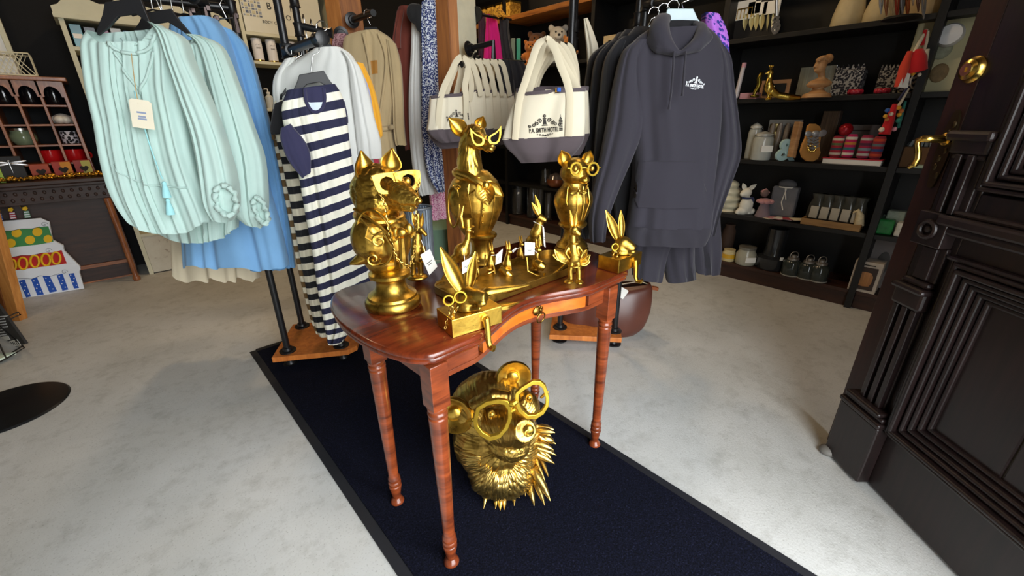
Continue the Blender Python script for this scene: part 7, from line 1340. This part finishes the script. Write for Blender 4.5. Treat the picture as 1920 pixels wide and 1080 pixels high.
# bottom level: bottles, jars, cloche, lantern jars
t, F, r, h, o = slathe('dark_bottle', 'dark bottle with white label at the left of the bottom shelf', 'bottle', 1358, 19, 462, 0, .07, [(0, 0), (1, 0), (1, .72), (.6, .8), (.55, 1), (0, 1)], M('dark_bottle_glass', '15120f', .1), None, 'bottle'); MB().lathe([(r*1.02, h*.2), (r*1.02, h*.62)], (0, 0, 0), 24).obj('label', WHITEP, t)
t, F, r, h, o = slathe('yellow_label_jar', 'jar with yellow label beside the dark bottle', 'jar', 1382, 22, 467, 0, .07, [(0, 0), (1, 0), (1, .75), (.9, .8), (.9, 1), (0, 1)], M('cream_jar', 'c9b98a', .3), None, 'jar'); MB().lathe([(r*1.02, h*.25), (r*1.02, h*.62)], (0, 0, 0), 24).obj('label', M('label_yellow', 'd0a020', .5), t)
t, F, r, h, o = slathe('white_candle_jar', 'large pale candle jar with printed label on the bottom shelf', 'jar', 1416, 34, 462, 0, .07, [(0, 0), (.9, 0), (1, .06), (1, .6), (.8, .78), (.8, .86), (0, .86)], M('pale_jar', 'a5a291', .2, 0, .1), None, 'jar'); MB().lathe([(0, h*.86), (r*.86, h*.86), (r*.86, h), (0, h)], (0, 0, 0), 24).obj('lid', M('grey_lid', '77756c', .3, .3), t); MB().box((0, -r*1.0, h*.35), (r*1.1, .006, h*.3)).obj('label', WHITEP, t, 0, .002)
t, F, r, h, o = slathe('glass_cloche', 'dark glass cloche vase with a small tag on the bottom shelf', 'vase', 1468, 50, 428, 0, .12, [(0, 0), (1, 0), (1.05, .03), (1.05, .28), (.7, .34), (.62, .5), (.66, 1), (.6, 1), (.56, .5), (.6, .36), (0, .32)], M('smoke_glass', '26282b', .06, 0, .2), None, 'glass'); MB().box((0, -r*1.06, h*.33), (.025, .004, .025)).obj('price_tag', WHITEP, t, 0)
t, F, r, h, o = slathe('kraft_bottle_bag', 'tall dark brown bottle bag behind the small jars on the bottom shelf', 'bag', 1374, 22, 420, 0, .2, [(0, 0), (1, 0), (1, .8), (.7, .9), (.8, 1), (0, 1)], M('dark_kraft', '3f2a1c', .8), None, 'bag')
for i, (px, py, wd) in enumerate(((1510, 478, 30), (1543, 484, 30), (1568, 487, 30))):
    t, F, r, h, o = slathe('smoked_lantern_jar', ('left', 'middle', 'right')[i]+' smoked glass lantern jar of three at the bottom shelf end', 'jar', px, wd, py, 0, .04, [(0, 0), (.95, 0), (1, .04), (1, .62), (.8, .74), (.6, .78), (0, .78)], M('smoked_green', '2c3230', .1, 0, .2), 'smoked lantern jars', 'jar')
    MB().lathe([(0, h*.77), (r*.62, h*.77), (r*.62, h*.86), (r*.3, h*.9), (r*.3, h), (0, h)], (0, 0, 0), 18).obj('metal_neck', M('pewter', '9a9692', .4, .8), t); MB().torus((0, 0, h*.97), r*.5, .003, (0, 1, 0), 16).obj('ring', M('pewter', '9a9692', .4, .8), t)
    MB().lathe([(r*.97, h*.0), (r*1.03, h*.02), (r*1.03, h*.06), (r*.97, h*.07)], (0, 0, 0), 18).obj('base_ring', M('pale_base', '8f8d86', .6), t)
# right bay beside the door
t, w, h = sbox('tea_towel_pack', 'cream printed cushion cover pack on the right bay shelf', 'textile', 1728, 1850, 24, 3, .1, .05, M('cream_textile', 'bdb894', .8, 0, .1, 3), part='panel', bev=.01)
for y, z, ww, hh, c in ((w*.28, h*.2, .1, .12, '6b5238'), (-w*.02, h*.55, .09, .1, '8f9380'), (w*.2, h*.62, .07, .09, '7d8274'), (-w*.1, h*.25, .08, .1, '8a7452')): MB().ell((-.004, y, z), (.012, ww/2, hh/2), None, 12, 8).obj('printed_motif', M('motif_'+c, c, .8, 0, .3, 30), t)
MB().lathe([(0, 0), (.055, 0), (.06, .02), (.05, .06), (0, .07)], (-.0, -w*.08, h*.72), 20, (-1, 0, 0)).obj('white_emblem', M('white_print', 'e9edf2', .8, 0, 0), t)
t, w, h = sbox('cardboard_box', 'open brown cardboard box on the right bay shelf behind the door handle', 'box', 1690, 1760, 276, 2, .08, .14, M('cardboard', '6b4a2a', .8), part='box'); mb = MB()
for k in range(5): mb.tube([(.03, -w*.3+w*.15*k, h), (.05, -w*.25+w*.12*k, h+.03), (.07, -w*.2+w*.15*k, h)], .01, 6)
mb.obj('wrapped_contents', M('grey_tissue', '8a9092', .7), t, 60)
t, w, h = sbox('folded_cloth', 'small folded white and green cloth lying before the cardboard box', 'cloth', 1712, 1745, 310, 2, .02, .06, M('pale_green_cloth', 'a9b9a4', .9), bev=.004)
for i, (px0, px1, py, c, off) in enumerate(((1642, 1680, 412, '1f7a3a', .04), (1664, 1700, 396, '8f9a8a', .1), (1640, 1668, 402, '2a3a30', .12), (1682, 1700, 418, 'd0cdc0', .03))):
    t, w, h = sbox('gift_packet', ('bright green', 'silver grey', 'dark green', 'white')[i]+' gift packet in the pile on the right bay shelf', 'packet', px0, px1, py, 1, off, .08, M('packet_'+c, c, .25, 0, .25, 30), 'gift packets in the pile', 'packet', .01)
t, w, h = sbox('printed_card_box', 'grey printed card standing at the back of the bottom right bay', 'box', 1636, 1690, 448, 0, .18, .02, M('grey_print_card', '77706e', .7)); MB().ell((-.002, -w*.15, h*.5), (.004, w*.25, h*.25)).obj('print', M('print_dark', '4a4846', .7), t)
t, w, h = sbox('lantern_box', 'white carton printed with a brown ribbed glass lantern, bottom right bay', 'box', 1604, 1660, 492, 0, .0, .12, M('white_carton', 'b5aa9c', .6), part='carton', tilt=0)
MB().box((-.001, 0, h*.46), (.003, w*.76, h*.74)).obj('printed_panel', M('print_brown', '33231c', .5), t, 0); lp_ = MB().lathe([(0, -h*.26), (w*.22, -h*.24), (w*.28, -h*.1), (w*.28, h*.08), (w*.2, h*.2), (0, h*.22)], (-.003, 0, h*.46), 18, None, .05, 1); lp_.obj('lantern_print', M('print_amber', '9a6a3c', .5, 0, .3, 3, scale=(1, 60, 1)), t); MB().box((-.002, 0, h*.9), (.002, w*.5, .006)).obj('print_line', INK, t, 0)
# teddies, books and vases behind the totes
def teddy(label, px, pyb, k, col, snout, eyes='14100e', x=SX+.1, lev=4):
    q = P(px, pyb, x=x); t, F = fig('teddy_bear', label, 'teddy', (x, q.y, LEV[lev]+.001), 'teddy bears on the upper shelf'); m = cloth('plush_'+col, col, .12, .9, 120, 1, .4); s = F.k(k)
    mb = MB().ell((0, 0, s*.75), (s*.62, s*.5, s*.75)).ell((0, -s*.05, s*1.75), (s*.6, s*.5, s*.55)).tube([(-s*.5, -.0, s*1.1), (-s*.85, -s*.3, s*.75)], [s*.24, s*.2], 10).tube([(s*.5, 0, s*1.1), (s*.85, -s*.3, s*.75)], [s*.24, s*.2], 10).tube([(-s*.35, -s*.1, s*.25), (-s*.55, -s*.75, s*.26)], [s*.3, s*.26], 10).tube([(s*.35, -s*.1, s*.25), (s*.55, -s*.75, s*.26)], [s*.3, s*.26], 10)
    for sx in (-1, 1): mb.ell((sx*s*.48, 0, s*2.2), (s*.22, s*.12, s*.22))
    mb.blob('body', m, t, s*.07, 2); MB().ell((0, -s*.48, s*1.62), (s*.26, s*.2, s*.2)).obj('muzzle', cloth('plush_'+snout, snout), t)
    MB().ell((0, -s*.68, s*1.7), (s*.1, s*.06, s*.07)).obj('nose', INK, t)
    for sx in (-1, 1): MB().ell((sx*s*.2, -s*.5, s*1.9), s*.06, None, 8, 6).obj('eye', INK, t)
    return t
teddy('brown teddy bear sitting in shadow, left of the white teddy', 1006, 112, 25, '8a5a34', '7a4a2a', x=SX+.2)
teddy('white fluffy teddy bear with dark nose above the front tote', 1045, 112, 27, 'cfc9ba', 'ded8ca', x=SX+.14)
teddy('orange teddy bear lying in front of the brown teddy', 994, 125, 18, 'b56a24', 'c98a44', x=SX+.02)
teddy('golden orange plush bear right of the white teddy', 1066, 118, 18, 'b87430', 'c98a44', x=SX+.04)
teddy('small orange and white plush toy at the left end of the teddies', 984, 128, 9, 'c47a30', 'd8d2c0', x=SX+.0)
for i, (px, c, lb) in enumerate(((962, '6f7f72', 'grey green children\'s book standing left of the teal book'), (972, '2aa088', 'teal book standing upright left of the teddies'))):
    X = SX+.02; a, b = P(px-4, 100, x=X), P(px+5, 100, x=X); zt_ = P(px, 72, x=X).z; o = thing('upright_book', lb, 'book', (X, (a.y+b.y)/2, LEV[4]+.001), -_y, 'books left of the teddies'); h = zt_-LEV[4]; MB().box((0, .1, h/2), (.045, .2, h)).obj('cover', M('book_'+c, c, .5), o, 0, .002); MB().box((0, .101, h/2+.001), (.034, .196, h)).obj('pages', WHITEP, o, 0)
for i in range(4):
    X = SX-.02; a = P(900+i*16, 6, x=X); o = thing('patterned_gift_box', ('first', 'second', 'third', 'fourth')[i]+' gold patterned gift box from the left on the orange top plank', 'box', (X+.1, a.y, 2.281), 0, 'gold gift boxes on the top plank'); MB().box((0, 0, .07), (.16, .1, .14)).obj('box', print_mat('gold_pattern', 'a8771e', 'd8a83c', 40, .5, 'Object'), o, 0, .002); MB().box((0, 0, .145), (.165, .105, .02)).obj('lid', BRASS, o, 0, .002)
for i, (px, w_, pyt, lev, lb) in enumerate(((972, 26, 352, 0, 'wide clear glass vase on the bottom shelf behind the deer bust'), (1000, 24, 350, 0, 'clear glass vase second from the left on the bottom shelf'), (1012, 16, 352, 0, 'slim clear glass vase on the bottom shelf left of the cat bust'), (1028, 14, 362, 0, 'slimmest clear glass vase on the bottom shelf, nearest the cat bust'), (1021, 20, 318, 1, 'clear tumbler on the shelf above the vases'))):
    t, F, r, h, o = slathe('clear_vase', lb, 'vase', px, w_, pyt, lev, .1, [(0, 0), (.95, 0), (1, .03), (1, 1), (.92, 1), (.92, .06), (0, .05)], GLASS, 'clear vases on the dark shelves', 'glass')
    if i == 0: MB().box((0, -r, h*.85), (.02, .003, .02)).obj('price_tag', WHITEP, t, 0)
t, F, r, h, o = slathe('copper_bowl', 'brown lidded bowl on the shelf just left of the cat bust head', 'bowl', 1040, 34, 324, 1, .08, [(0, 0), (.5, 0), (.9, .2), (1, .45), (.9, .6), (0, .62)], M('copper_glaze', '7a4426', .3, .3, .1), None, 'bowl'); MB().lathe([(0, h*.6), (r*.92, h*.6), (r*.7, h*.85), (r*.1, h), (0, h)], (0, 0, 0), 20).obj('lid', M('smoke_glass2', '4a4442', .1), t)
for i, (px, pyt, lev) in enumerate(((1140, 66, 4), (1148, 74, 4))): 
    t, w, h = sbox('cream_box', ('cream box on the shelf left of the black hoodies', 'small pink box half behind the cream box')[i], 'box', px-8, px+14, pyt, lev, .05, .1, M('box_cream%d' % i, ('c9b48a', 'a87a72')[i], .6))
